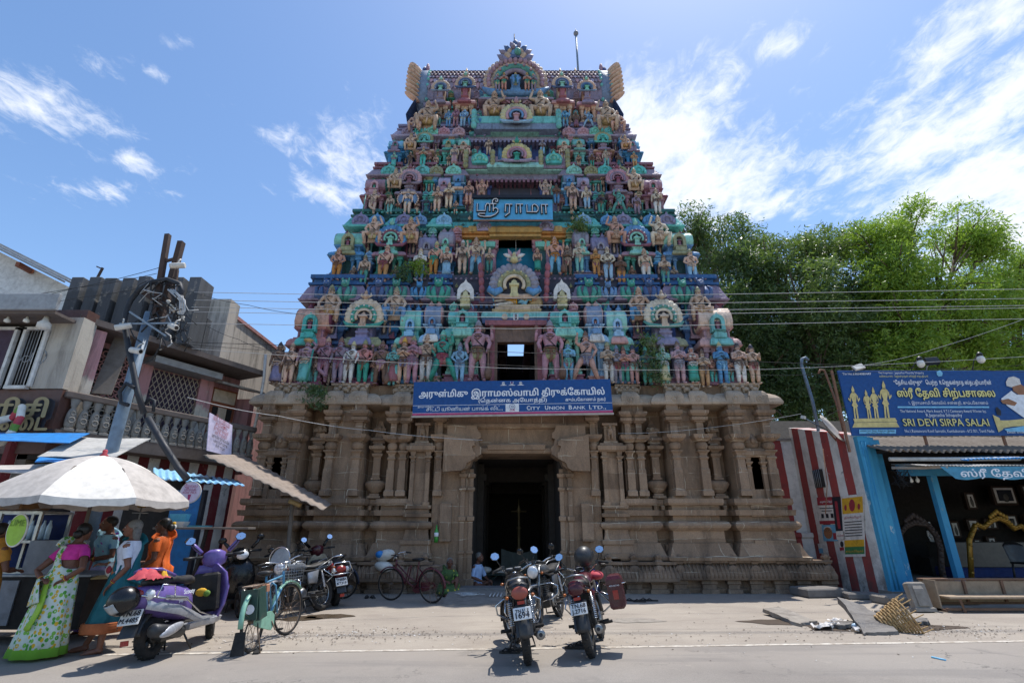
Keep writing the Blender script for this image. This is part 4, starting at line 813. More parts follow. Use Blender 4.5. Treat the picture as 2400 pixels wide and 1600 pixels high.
 for k in range(19): a = -.2+(PI+.4)*k/18; f.ell((c.x+1.18*math.cos(a), c.y-.12, c.z+1.18*math.sin(a)), (.12, .12, .15), T_('rose'), 7, 5)
 f.prof(c.x, c.y+.5, 1.4, .45, [(c.z-1.1, 0), (c.z-1.0, .1), (c.z-.85, .1), (c.z-.8, 0), (c.z-.6, 0)], T_('teal')); f.box(c.x-1.0, c.x+1.0, c.y+.2, c.y+1.2, c.z-1.3, c.z+.9, T_('maroon'))
 # crest of leaves and a beast face climbing above the gable
 for q in (-1, 1):
  for i, (dx, dz, s_) in enumerate(((.8, 1.5, .15), (.5, 1.62, .17), (.72, 1.8, .13), (.3, 1.9, .16), (.5, 2.06, .12), (.22, 2.3, .1))): f.tube([(c.x+q*dx*.25, c.y+.1, c.z+dz-.3), (c.x+q*dx*.8, c.y-.1, c.z+dz-.12), (c.x+q*dx*1.05, c.y, c.z+dz+.16)], [s_*1.1, s_, .01], 7, T_(('purple', 'tan', 'mauve', 'tan', 'dkblue', 'purple')[i]))
 f.lathe((c.x, c.y+.1, c.z+1.3), [(.5, 0), (.5, .2), (.4, .5), (.24, .75), (.16, .9), (.13, 1.0), (.17, 1.08), (.13, 1.25), (.02, 1.42)], 10, T_('dkblue'), sy=.6)
 f.ell((c.x+.1, c.y-.25, c.z+1.55), (.16, .16, .17), T_('green'), 9, 7); f.ell((c.x-.1, c.y-.25, c.z+1.85), (.11, .12, .14), T_('mauve'), 8, 6); f.tube([(c.x-.05, c.y+.1, c.z+2.5), (c.x-.05, c.y+.1, c.z+3.05)], .025, 5, T_('black'))
 f.build('crest_gable', TEMPLE)
 for dx, sk, yo in ((-.5, 'skin', -.3), (.0, 'blue', -.45), (.5, 'skin', -.3), (-.78, 'mauve', -.25), (.78, 'mauve', -.25)): statue(S5, (c.x+dx, c.y+yo, c.z-.75), .95, 'sit' if dx == 0 else 'namaste', sk, 'yellow', 'gold', 'green')
roof()
def statues():
 A = -.36
 L = [  # storey, x, foot, crown, pose, skin, cloth, crown colour, ornaments
 (S1, 630, 883, 790, 'lady', 'brown', 'purple', 'dim', 'tan'), (S1, 659, 883, 791, 'stand', 'peach', 'tan', 'tan', 'brown'), (S1, 695, 883, 781, 'basket', 'rose', 'teal', 'brown', 'tan'), (S1, 738, 878, 779, 'staff', 'rose', 'rose', 'tan', 'maroon'), (S1, 773, 880, 779, 'stand', 'mauve', 'mauve', 'brown', 'maroon'), (S1, 797, 880, 788, 'lean', 'white', 'white', 'yellow', 'brown'), (S1, 830, 882, 785, 'hips', 'salmon', 'green', 'olive', 'brown'), (S1, 871, 884, 787, 'guard', 'brown', 'tan', 'brown', 'rose'), (S1, 899, 884, 792, 'ladyb', 'teal', 'red', 'olive', 'brown'), (S1, 923, 880, 780, 'namaste', 'tan', 'purple', 'gold', 'brown'), (S1, 944, 880, 776, 'namaste', 'pink', 'lilac', 'olive', 'rose'), (S1, 976, 879, 772, 'bless', 'tan', 'white', 'tan', 'brown'), (S1, 1013, 880, 764, 'dance', 'green', 'salmon', 'mint', 'red'), (S1, 1054, 880, 790, 'hips', 'sky', 'sky', 'grey', 'bluegrey'), (S1, 1096, 876, 742, 'guard', 'pink', 'olive', 'grey', 'brown'),
 (S1, 1266, 876, 742, 'guard', 'pink', 'olive', 'grey', 'brown'), (S1, 1307, 876, 785, 'crossed', 'sky', 'pink', 'olive', 'mint'), (S1, 1350, 878, 766, 'dance', 'skin', 'purple', 'brown', 'grey'), (S1, 1400, 880, 789, 'namaste', 'tan', 'white', 'olive', 'brown'), (S1, 1421, 880, 797, 'stand', 'grey', 'red', 'bluegrey', 'brown'), (S1, 1437, 881, 799, 'namaste', 'skin', 'green', 'brown', 'maroon'), (S1, 1459, 881, 797, 'stand', 'salmon', 'mint', 'navy', 'brown'), (S1, 1489, 884, 800, 'stand', 'dkgreen', 'green', 'green', 'brown'), (S1, 1529, 881, 793, 'ladyb', 'mint', 'yellow', 'grey', 'white'), (S1, 1565, 881, 788, 'namaste', 'pink', 'mauve', 'brown', 'grey'), (S1, 1596, 881, 795, 'ladyb', 'skin', 'green', 'navy', 'white'), (S1, 1622, 890, 806, 'namaste', 'tan', 'orange', 'brown', 'brown'), (S1, 1664, 881, 790, 'namaste', 'blue', 'blue', 'yellow', 'sky'), (S1, 1706, 882, 790, 'crossed', 'skin', 'white', 'dim', 'brown'), (S1, 1738, 882, 795, 'bless', 'tan', 'red', 'dim', 'brown'),
 (S2, 770, 645, 572, 'hips', 'peach', 'orange', 'tan', 'brown'), (S2, 833, 653, 588, 'stand', 'tan', 'green', 'olive', 'brown'), (S2, 877, 649, 566, 'lean', 'peach', 'orange', 'tan', 'red'), (S2, 938, 653, 594, 'ladyb', 'dim', 'dkgreen', 'dim', 'green'), (S2, 962, 646, 573, 'namaste', 'white', 'blue', 'tan', 'yellow'), (S2, 994, 634, 558, 'lean', 'peach', 'orange', 'yellow', 'green'), (S2, 1024, 636, 569, 'lady', 'peach', 'sky', 'tan', 'brown'), (S2, 1061, 628, 555, 'stand', 'peach', 'tan', 'white', 'brown'), (S2, 1092, 630, 549, 'guard', 'cream', 'sky', 'tan', 'tan'), (S2, 1124, 626, 572, 'namaste', 'tan', 'green', 'tan', 'brown'),
 (S2, 1235, 624, 572, 'lady', 'tan', 'green', 'tan', 'brown'), (S2, 1276, 631, 548, 'guard', 'peach', 'sky', 'tan', 'orange'), (S2, 1305, 632, 566, 'crossed', 'brown', 'red', 'tan', 'tan'), (S2, 1332, 626, 558, 'bless', 'cream', 'teal', 'tan', 'tan'), (S2, 1371, 634, 572, 'crossed', 'orange', 'maroon', 'tan', 'ochre'), (S2, 1399, 645, 570, 'hips', 'cream', 'sky', 'tan', 'brown'), (S2, 1429, 655, 588, 'crossed', 'brown', 'orange', 'tan', 'brown'), (S2, 1486, 648, 574, 'stand', 'cream', 'white', 'tan', 'peach'), (S2, 1531, 656, 588, 'crossed', 'tan', 'green', 'brown', 'brown'), (S2, 1593, 648, 576, 'hips', 'peach', 'sky', 'olive', 'tan'),
 (S3, 853, 492, 437, 'staff', 'peach', 'rose', 'tan', 'tan'), (S3, 894, 491, 448, 'stand', 'tan', 'teal', 'brown', 'brown'), (S3, 934, 491, 437, 'many', 'peach', 'cream', 'tan', 'blue'), (S3, 978, 491, 453, 'lady', 'dim', 'dkgreen', 'dim', 'green'), (S3, 1003, 486, 430, 'namaste', 'peach', 'cream', 'tan', 'brown'), (S3, 1030, 478, 422, 'namaste', 'cream', 'peach', 'tan', 'brown'), (S3, 1076, 470, 418, 'stand', 'peach', 'lilac', 'tan', 'brown'), (S3, 1106, 462, 414, 'guard', 'peach', 'cream', 'tan', 'tan'), (S3, 1254, 462, 414, 'guard', 'peach', 'pink', 'tan', 'tan'), (S3, 1279, 470, 424, 'crossed', 'brown', 'blue', 'dim', 'brown'), (S3, 1317, 481, 422, 'stand', 'peach', 'pink', 'tan', 'brown'), (S3, 1349, 480, 430, 'bless', 'cream', 'sky', 'tan', 'tan'), (S3, 1381, 491, 445, 'namaste', 'dim', 'green', 'green', 'brown'), (S3, 1425, 491, 437, 'dance', 'green', 'pink', 'tan', 'teal'), (S3, 1464, 492, 446, 'stand', 'mauve', 'pink', 'tan', 'brown'), (S3, 1512, 492, 436, 'bless', 'cream', 'white', 'tan', 'brown'),
 (S4, 903, 384, 350, 'ladyb', 'mint', 'teal', 'green', 'pink'), (S4, 941, 383, 350, 'namaste', 'brown', 'dim', 'tan', 'brown'), (S4, 970, 383, 339, 'namaste', 'tan', 'teal', 'tan', 'green'), (S4, 1043, 379, 334, 'lady', 'tan', 'pink', 'tan', 'mauve'), (S4, 1069, 375, 332, 'stand', 'skin', 'mauve', 'tan', 'brown'), (S4, 1122, 356, 320, 'bless', 'tan', 'tan', 'grey', 'brown'), (S4, 1246, 356, 322, 'namaste', 'grey', 'sky', 'grey', 'brown'), (S4, 1294, 374, 334, 'stand', 'cream', 'lilac', 'tan', 'brown'), (S4, 1361, 383, 355, 'namaste', 'brown', 'green', 'olive', 'brown'), (S4, 1394, 383, 345, 'bless', 'tan', 'teal', 'green', 'tan'), (S4, 1422, 383, 352, 'ladyb', 'brown', 'dkgreen', 'dim', 'brown'), (S4, 1459, 384, 350, 'hips', 'orange', 'mint', 'teal', 'tan'),
 (S5, 1006, 291, 254, 'namaste', 'brown', 'green', 'olive', 'tan'), (S5, 1029, 291, 254, 'stand', 'blue', 'yellow', 'olive', 'sky'), (S5, 1046, 291, 250, 'bless', 'rose', 'tan', 'tan', 'maroon'), (S5, 1063, 291, 250, 'lean', 'sky', 'yellow', 'gold', 'blue'), (S5, 1160, 268, 222, 'namaste', 'pink', 'mauve', 'tan', 'brown'), (S5, 1211, 268, 224, 'namaste', 'pink', 'mauve', 'tan', 'brown'), (S5, 1272, 291, 256, 'stand', 'brown', 'dim', 'tan', 'brown'), (S5, 1299, 291, 252, 'guard', 'sky', 'yellow', 'gold', 'blue'), (S5, 1324, 293, 258, 'lady', 'brown', 'maroon', 'tan', 'brown'), (S5, 1354, 293, 256, 'dance', 'sky', 'yellow', 'gold', 'blue')]
 for s, x, yb, yt, po, sk, cl, cr, ac in L:
  p = tp(x, yb, A if s is S1 else -.36); h = D(x, yt, p.y).z-p.z; q = TL(p); w = {'sit': 1.2}.get(po, 1)
  statue(s, q, h*1.0, po, sk, cl, cr, ac, flip=-1 if (x > 1180 and po in ('dance', 'staff', 'lean')) else 1)
 # big figures crouching on the eaves
 GI = [(S2, 752, 742, 660, 'giant2', 'tan', 'ochre', 'olive', 1), (S2, 905, 742, 664, 'giant2', 'tan', 'blue', 'olive', 1), (S2, 1473, 742, 664, 'giant2', 'tan', 'blue', 'tan', -1), (S2, 1612, 738, 664, 'giant2', 'tan', 'ochre', 'olive', -1),
          (S3, 854, 562, 500, 'giant', 'peach', 'yellow', 'cream', 1), (S3, 940, 562, 502, 'giant', 'tan', 'yellow', 'olive', 1), (S3, 1416, 562, 500, 'giant', 'skin', 'tan', 'tan', -1), (S3, 1518, 566, 500, 'giant', 'cream', 'tan', 'tan', -1),
          (S4, 906, 434, 389, 'giant', 'tan', 'ochre', 'olive', 1), (S4, 1460, 440, 390, 'giant', 'tan', 'ochre', 'olive', -1), (S5, 942, 346, 308, 'giant', 'tan', 'ochre', 'olive', 1), (S5, 1438, 344, 312, 'giant', 'tan', 'ochre', 'olive', -1),
          (S5, 980, 300, 236, 'giant', 'tan', 'ochre', 'tan', 1), (S5, 1396, 300, 236, 'giant', 'tan', 'ochre', 'tan', -1), (S5, 1135, 278, 214, 'giant', 'tan', 'ochre', 'tan', 1), (S5, 1242, 278, 212, 'giant', 'tan', 'ochre', 'tan', -1), (S5, 952, 302, 262, 'giant2', 'skin', 'mauve', 'tan', 1), (S5, 1420, 302, 258, 'giant2', 'skin', 'mauve', 'tan', -1), (S5, 1090, 294, 255, 'giant2', 'bluegrey', 'blue', 'grey', 1)]
 for s, x, yb, yt, po, sk, cl, cr, fl in GI:
  p = tp(x, yb, -.45); h = D(x, yt, p.y).z-p.z; statue(s, TL(p), h*1.22, po, sk, cl, cr, 'tan', flip=fl)
 # pairs of blue lotus panels between the lowest shrines
 for x in (751, 777, 874, 901, 1459, 1485, 1583, 1609):
  p = TL(tp(x, 758, -.02)); m = MB(T_('blue')); kudu(m, (p.x, p.y, p.z+.25), .33, 'blue' if x < 1500 else 'sky', 'dkblue'); m.prof(p.x, p.y+.1, .15, .1, [(p.z-.5, .1), (p.z-.4, .1), (p.z-.38, 0), (p.z-.1, 0), (p.z-.05, .06), (p.z, .06)], T_('dkblue')); m.prof(p.x, p.y+.15, .3, .15, [(p.z-1.05, .0), (p.z-.55, 0), (p.z-.5, .06), (p.z-.45, .0)], T_('dkblue')); m.build('lotus_panel', S1)
statues()

def niches():
 """small niche panels and attendant figures filling the recessed walls of the storeys"""
 rnd = random.Random(21); cache = {}
 def panel(a, b, c):
  if (a, b, c) not in cache:
   m = MB(T_(a)); m.prof(0, .1, .17, .1, [(0, .05), (.08, .05), (.09, 0), (.14, 0)], T_(b)); m.box(-.1, .1, .02, .2, .14, .62, T_('dim'))
   for q in (-1, 1): column(m, q*.14, .04, .14, .62, .03, b)
   m.prof(0, .1, .17, .1, [(.62, -.02), (.64, .08), (.68, .1), (.74, .04), (.8, .0)], T_(a)); m.prof(0, .1, .13, .08, [(.8, 0), (.9, 0), (.91, .05), (.95, .06), (1.0, .0)], T_(c)); kudu(m, (0, .0, 1.14), .17, c, a); m.ell((0, .0, .34), (.055, .04, .14), T_('tan'), 7, 6); m.ell((0, -.01, .52), .045, T_('tan'), 7, 5); m.lathe((0, -.01, .55), [(.04, 0), (.02, .06), (.003, .09)], 7, T_('olive'))
   me = m.mesh('niche'); fixn(me); cache[(a, b, c)] = me
  return cache[(a, b, c)]
 CO = [('teal', 'blue', 'mint'), ('blue', 'dkblue', 'sky'), ('mauve', 'rose', 'lilac'), ('green', 'teal', 'olive'), ('salmon', 'maroon', 'pink'), ('bluegrey', 'purple', 'teal'), ('olive', 'green', 'tan')]
 for s, yb, xs, h in ((S1, 778, (760, 880, 893, 1040, 1075, 985), .95), (S2, 592, (842, 940, 948, 990, 1048), .95), (S2, 640, (842, 845), .8), (S3, 448, (892, 972, 984, 996, 1040), .85), (S3, 490, (888, 975, 990, 1068), .75), (S4, 352, (930, 945, 1000, 1036, 1048), .75), (S4, 382, (930, 1000, 1005, 1088), .65), (S5, 250, (1034, 1094, 1102), .8), (S5, 292, (998, 1036, 1100), .7)):
  for x0 in xs:
   for x in (x0, MIR(x0)):
    p = TL(tp(x, yb, -.05+rnd.uniform(-.08, .08))); o = child('niche_panel', panel(*CO[rnd.randrange(7)]), s, p, 0, (h*.9, h, h))
 AT = [('tan', 'brown', 'olive', 'brown'), ('peach', 'cream', 'tan', 'brown'), ('brown', 'green', 'tan', 'tan'), ('skin', 'teal', 'olive', 'brown')]
 for s, yb, yt, xs in ((S2, 560, 532, (965, 1012)), (S3, 425, 402, (975, 1046)), (S4, 336, 316, (965, 1060)), (S5, 291, 262, (1018, 1074, 1098)), (S4, 383, 356, (984, 1000, 1030)), (S3, 492, 462, (912, 956, 1046)), (S2, 654, 612, (808, 905, 972)), (S1, 702, 660, (968,)), (S1, 884, 820, (680, 718, 758, 858))):
  for x0 in xs:
   for x in (x0, MIR(x0)):
    p = tp(x, yb, -.2); h = D(x, yt, p.y).z-p.z; a = AT[rnd.randrange(4)]; statue(s, TL(p), h, rnd.choice(['namaste', 'stand', 'ladyb', 'bless']), *a, name='attendant_statue')
niches()
# ------------------------------------------------------------------ ground, road, threshold
def m_ground():
 t = NT('dusty_ground'); p = t.P()
 c = t.mix(t.ramp(t.noise(.55, 6, .62, .3), .35, .68), lin('#a3998c'), lin('#90867b'))
 c = t.mix(t.ramp(t.noise(2.2, 7, .7, .5, scale=(.5, 1.6, 1)), .5, .74, 0, .55), c, lin('#7d7268'))
 c = t.mix(t.ramp(t.noise(60, 3, .7), .45, .72, 0, .4), c, lin('#6f6257'))
 c = t.mix(t.ramp(t.noise(170, 2, .5), .62, .7, 0, .5), c, lin('#cdbfae'))
 h = t.m2('ADD', t.m2('MULTIPLY', t.noise(30, 5, .7), .6), t.m2('MULTIPLY', t.noise(150, 3), .35))
 t.fin(c, .93, 0, t.bump(h, .5, .02)); MATS['dusty_ground'] = t.m
 t = NT('asphalt'); p = t.P()
 c = t.mix(t.ramp(t.noise(.5, 6, .6, .3), .35, .68), lin('#928b83'), lin('#7f7871'))
 c = t.mix(t.ramp(t.noise(90, 3, .75), .4, .7, 0, .5), c, lin('#5d5955')); c = t.mix(t.ramp(t.noise(240, 2), .6, .72, 0, .55), c, lin('#b9b1a6'))
 sp = t.n('ShaderNodeSeparateXYZ', {0: p}); e = t.m2('SUBTRACT', sp.outputs[1], t.m2('MULTIPLY', sp.outputs[0], .068))
 d = t.m2('ADD', e, t.m2('MULTIPLY', t.m2('SUBTRACT', t.noise(1.3, 6, .7), .5), 1.4)); c = t.mix(t.ramp(d, 6.3, 7.9, 0, .85), c, lin('#948b81'))
 c = t.mix(t.ramp(t.noise(1.1, 5, .6, .2, scale=(.16, 1.6, 1)), .52, .62, 0, .45), c, lin('#6f6a66')); cr = t.n('ShaderNodeTexVoronoi', {'Vector': t.n('ShaderNodeVectorMath', {0: p, 1: t.noise(3, 4, out=1)}, operation='ADD').outputs[0], 'Scale': .55}, feature='DISTANCE_TO_EDGE').outputs['Distance']; c = t.mix(t.m2('MULTIPLY', t.ramp(cr, .012, .0), t.ramp(t.noise(.6, 3), .5, .7)), c, lin('#4a4744')); c = t.mix(t.ramp(t.noise(.9, 6, .65, .6), .6, .72, 0, .5), c, lin('#5b5855')); c = t.mix(t.ramp(t.noise(2.7, 5, .7), .62, .72, 0, .4), c, lin('#a59c90'))
 t.fin(c, .9, 0, t.bump(t.m2('ADD', t.noise(110, 4, .7), t.m2('MULTIPLY', t.noise(8, 4), .4)), .45, .012)); MATS['asphalt'] = t.m
 t = NT('worn_line'); c = t.mix(t.ramp(t.noise(9, 8, .78, scale=(.8, 1.2, 1)), .4, .57, 0, .95), lin('#cfc8bc'), lin('#988b7c')); t.fin(c, .9, 0); MATS['worn_line'] = t.m
m_ground()
paint('wet', '#54483a', .25, .3, 2); paint('soil', '#4a3d31', .95, .4, 6, bump=.5); paint('concrete', '#8f877d', .9, .5, 4, bump=.35); paint('chalk', '#c8c6c2', .95, .1); paint('slab_stone', '#77726d', .9, .5, 3, bump=.3)
def ground():
 rnd = random.Random(3)
 LINE = lambda x: 7.83+.068*x
 g = MB('dusty_ground'); g.sheet(lambda u, v: (-150+300*u, -60+460*v, 0), 4, 4); g.build('ground', kind='structure', fix=False)
 r = MB('asphalt'); n = 60
 r.sheet(lambda u, v: (-60+120*u, (LINE(-60+120*u)+.1+.05*math.sin(40*u*3.1)+.04*math.sin(97*u*2.7))*v-40*(1-v), .004), n, 1); r.build('road', kind='structure', fix=False)
 l = MB('worn_line'); l.sheet(lambda u, v: (-5.2+30*u, LINE(-5.2+30*u)+.05-.09*v, .008), 30, 1); l.build('road_line', kind='structure', fix=False)
 # threshold block and the shallow apron of the doorway
 m = MB('slab_stone'); m.box(-1.3, 1.42, 13.62, 14.3, -.05, .17, b=.02); m.build('doorstep', None, 'worn grey stone sill across the foot of the dark doorway', 'doorstep')
 a = MB('concrete'); a.loft([[(x, 13.61, .0), (x, 13.61, .13), (x, 12.9, .08), (x, 12.1, .012), (x, 12.1, 0)] for x in (-1.5, 1.2)], smooth=False)
 for cx_, cy in ((-1.0, 13.15), (-.5, 13.0)):
  for k in range(4):
   if cx_ < -.8: a.torus((cx_, cy, .105), .05+.07*k, .012, 14, 4, 'chalk', 'Z')
   else: a.tube([(cx_+k*.08, cy-.25, .094), (cx_+k*.08+.03, cy+.2, .115)], .016, 4, 'chalk')
 for k in range(10): a.ell((-.95+rnd.uniform(-.4, .4), 13.1+rnd.uniform(-.3, .3), .1), (rnd.uniform(.03, .09), .04, .008), 'chalk', 7, 4)
 a.build('apron', None, 'low concrete ramp with white chalk drawings before the doorway', 'ramp')
 # wet patch, soil, litter of the forecourt
 def blob(name, c, rx, ry, z, mat, label=None, cat=None, kind=None, sd=1):
  q = random.Random(sd); m = MB(mat); n = 28; ph = [q.uniform(0, 6) for _ in range(4)]
  pts = [(c[0]+rx*(1+.14*math.sin(3*a+ph[0])+.1*math.sin(5*a+ph[1])+.06*math.sin(9*a+ph[2]))*math.cos(a), c[1]+ry*(1+.14*math.sin(2*a+ph[3])+.1*math.sin(7*a+ph[1]))*math.sin(a)) for a in [TAU*k/n for k in range(n)]]
  m.add([(x, y, z) for x, y in pts]+[(c[0], c[1], z)], [(k, (k+1) % n, n) for k in range(n)]); return m.build(name, None, label, cat, kind=kind, fix=False)
 p = G(752, 1415); blob('puddle', p, .42, .3, .006, 'wet', kind='structure', sd=4); p = G(690, 1420); blob('puddle', p, .35, .25, .006, 'wet', kind='structure', sd=9)
 p = G(1795, 1428); blob('pothole', (p.x, p.y), .62, .3, .007, 'soil', kind='structure', sd=2); p = G(2010, 1440); blob('dirt_patch', (p.x, p.y), 1.3, .4, .005, 'soil', kind='structure', sd=7)  # the pothole's shaded hollow is only a flat dark soil sheet
 p = G(1460, 1424); blob('manhole', (p.x, p.y), .45, .28, .006, 'concrete', kind='structure', sd=12)
 s = MB('soil')   # grit and leaf litter
 for k in range(1300):
  cl = rnd.choice(((-3.4, 8.6, .7, .35), (6.2, 9.2, 1.2, .3), (6.8, 9.0, .8, .25), (-2.2, 8.9, .9, .3), (1.5, 8.6, 3, .25), None)); x, y = (rnd.gauss(cl[0], cl[2]), rnd.gauss(cl[1], cl[3])) if cl else (rnd.uniform(-5, 11), rnd.uniform(7, 14))
  if abs(x-.1) < 1.6 and y > 12: continue
  z = .008; w = rnd.uniform(.006, .02); h = rnd.uniform(.006, .022); a = rnd.uniform(0, 3)
  s.add([(x+w*math.cos(a), y+w*math.sin(a), z), (x-h*math.sin(a), y+h*math.cos(a), z+rnd.uniform(0, .012)), (x-w*math.cos(a), y-w*math.sin(a), z), (x+h*math.sin(a), y-h*math.cos(a), z+rnd.uniform(0, .01))], [(0, 1, 2, 3)], 'soil' if rnd.random() < .75 else 'chalk')
 s.build('litter', None, kind='stuff', fix=False)
ground()
# ------------------------------------------------------------------ right hand side: striped wall, shop, sign
def RP(dx, dy, p0, n):
 u = (dx-1176)/1176; v = (784-dy)/1176; d = V((u, CT-v*ST, ST+v*CT)); e = V((0, 0, EYE)); n = V(n); return e+d*((V(p0)-e).dot(n)/d.dot(n))
def m_stripe(key, dirv, off, per, duty, red='#9c423e', white='#dedad4', grime=.55):
 t = NT(key); p = t.P(); d = t.n('ShaderNodeVectorMath', {0: p, 1: (*dirv, 0)}, operation='DOT_PRODUCT').outputs['Value']
 w = t.m2('ADD', d, t.m2('MULTIPLY', t.m2('SUBTRACT', t.noise(3, 3), .5), .05)); f = t.m2('FRACT', t.m2('DIVIDE', t.m2('ADD', w, off+100*per), per))
 s = t.m2('LESS_THAN', f, duty); wh = t.mix(t.ramp(t.noise(2, 6, .7, .4), .42, .72, 0, grime), lin(white), lin('#77716b')); rd = t.mix(t.ramp(t.noise(2.6, 6, .7, .4), .45, .72, 0, .6), lin(red), lin('#6b4744'))
 c = t.mix(s, wh, rd); c = t.mix(t.ramp(t.noise(5, 8, .75, .5), .63, .68, 0, .75), c, lin('#a9a49c')); c = t.mix(t.ramp(t.noise(3.3, 8, .75, .8, scale=(1, 1, .5)), .6, .72, 0, .85), c, lin('#3a3632'))
 z = t.n('ShaderNodeSeparateXYZ', {0: p}).outputs[2]; c = t.mix(t.m2('MULTIPLY', t.ramp(z, 1.3, .0), t.ramp(t.noise(2.4, 7, .75), .4, .62)), c, lin('#5c544d'))
 t.fin(c, .9, 0, t.bump(t.m2('ADD', t.noise(7, 7, .7), t.noise(40, 3)), .4, .02)); MATS[key] = t.m
m_stripe('stripe_side', (.05, 1), -13.3, .62, .5); m_stripe('stripe_front', (1, 0), -7.33, .62, .46)
def m_peel(key, a, b, under, sc=2.2):
 t = NT(key); c = t.mix(t.ramp(t.noise(.7, 5, .6, scale=(1, 1, .4)), .35, .65), lin(a), lin(b)); c = t.mix(t.ramp(t.noise(sc, 9, .72, .3, scale=(1.3, 1.3, .5)), .62, .645), c, lin(under)); c = t.mix(t.ramp(t.noise(6, 7, .75, .4, scale=(1.5, 1.5, .5)), .55, .75, 0, .6), c, lin('#2c3c44'))
 t.fin(c, .75, 0, t.bump(t.noise(12, 6, .7), .3, .015)); MATS[key] = t.m
m_peel('blue_peel', '#4aa3c4', '#2f86b3', '#b9c6c8'); m_peel('blue_wood', '#3d8fb4', '#2a73a0', '#7d8e92', 4)
for k, h, r in (('rust', '#8a6550', .85), ('tin', '#a39d95', .6), ('asbestos', '#6f665d', .9), ('pvc', '#c9c6bf', .5), ('blue_plastic', '#3f93d0', .4), ('white_paint', '#d6d2ca', .6), ('board_blue', '#07498a', .6), ('board_magenta', '#b0366e', .5), ('lettering_white', '#e6e8ec', .5), ('lettering_gold', '#e3d78a', .5), ('ink', '#1d1f2a', .6), ('sky_ink', '#7fc3e6', .5), ('sculpture_print', '#d9c583', .6), ('skin_print', '#9c6b4a', .6), ('frame_wood', '#3d2b21', .6), ('gold_leaf', '#8f6d28', .4), ('dark_wood', '#3a2a22', .6), ('shop_dark', '#2b2725', .9), ('picture', '#56524c', .4), ('bench_wood', '#9a8771', .85), ('bench_edge', '#735744', .85), ('cane', '#a98a5d', .85), ('paper', '#d8d2cb', .8), ('paper_yellow', '#d9a62b', .8), ('paper_red', '#9c2f3a', .8), ('paper_blue', '#6fa9c9', .8), ('paper_green', '#3d7a48', .8), ('steel', '#8c9298', .4), ('galv', '#6f7c88', .5), ('black_plastic', '#17181b', .45), ('sack', '#b3ab9e', .85), ('bottle', '#b9d3e6', .2), ('tree_shade', '#1c1815', .98), ('bulb', '#e6e2d6', .3), ('white_statue', '#b9b6b0', .6), ('wire_black', '#1e1f22', .6), ('wire_white', '#b9b9b9', .6), ('cloth_blue', '#1b2f66', .8)):
 paint(k, h, r, .35 if k not in ('board_blue', 'lettering_white', 'lettering_gold', 'ink') else .12, 5, metal=.6 if k in ('steel', 'gold_leaf', 'galv') else 0, bump=.12)
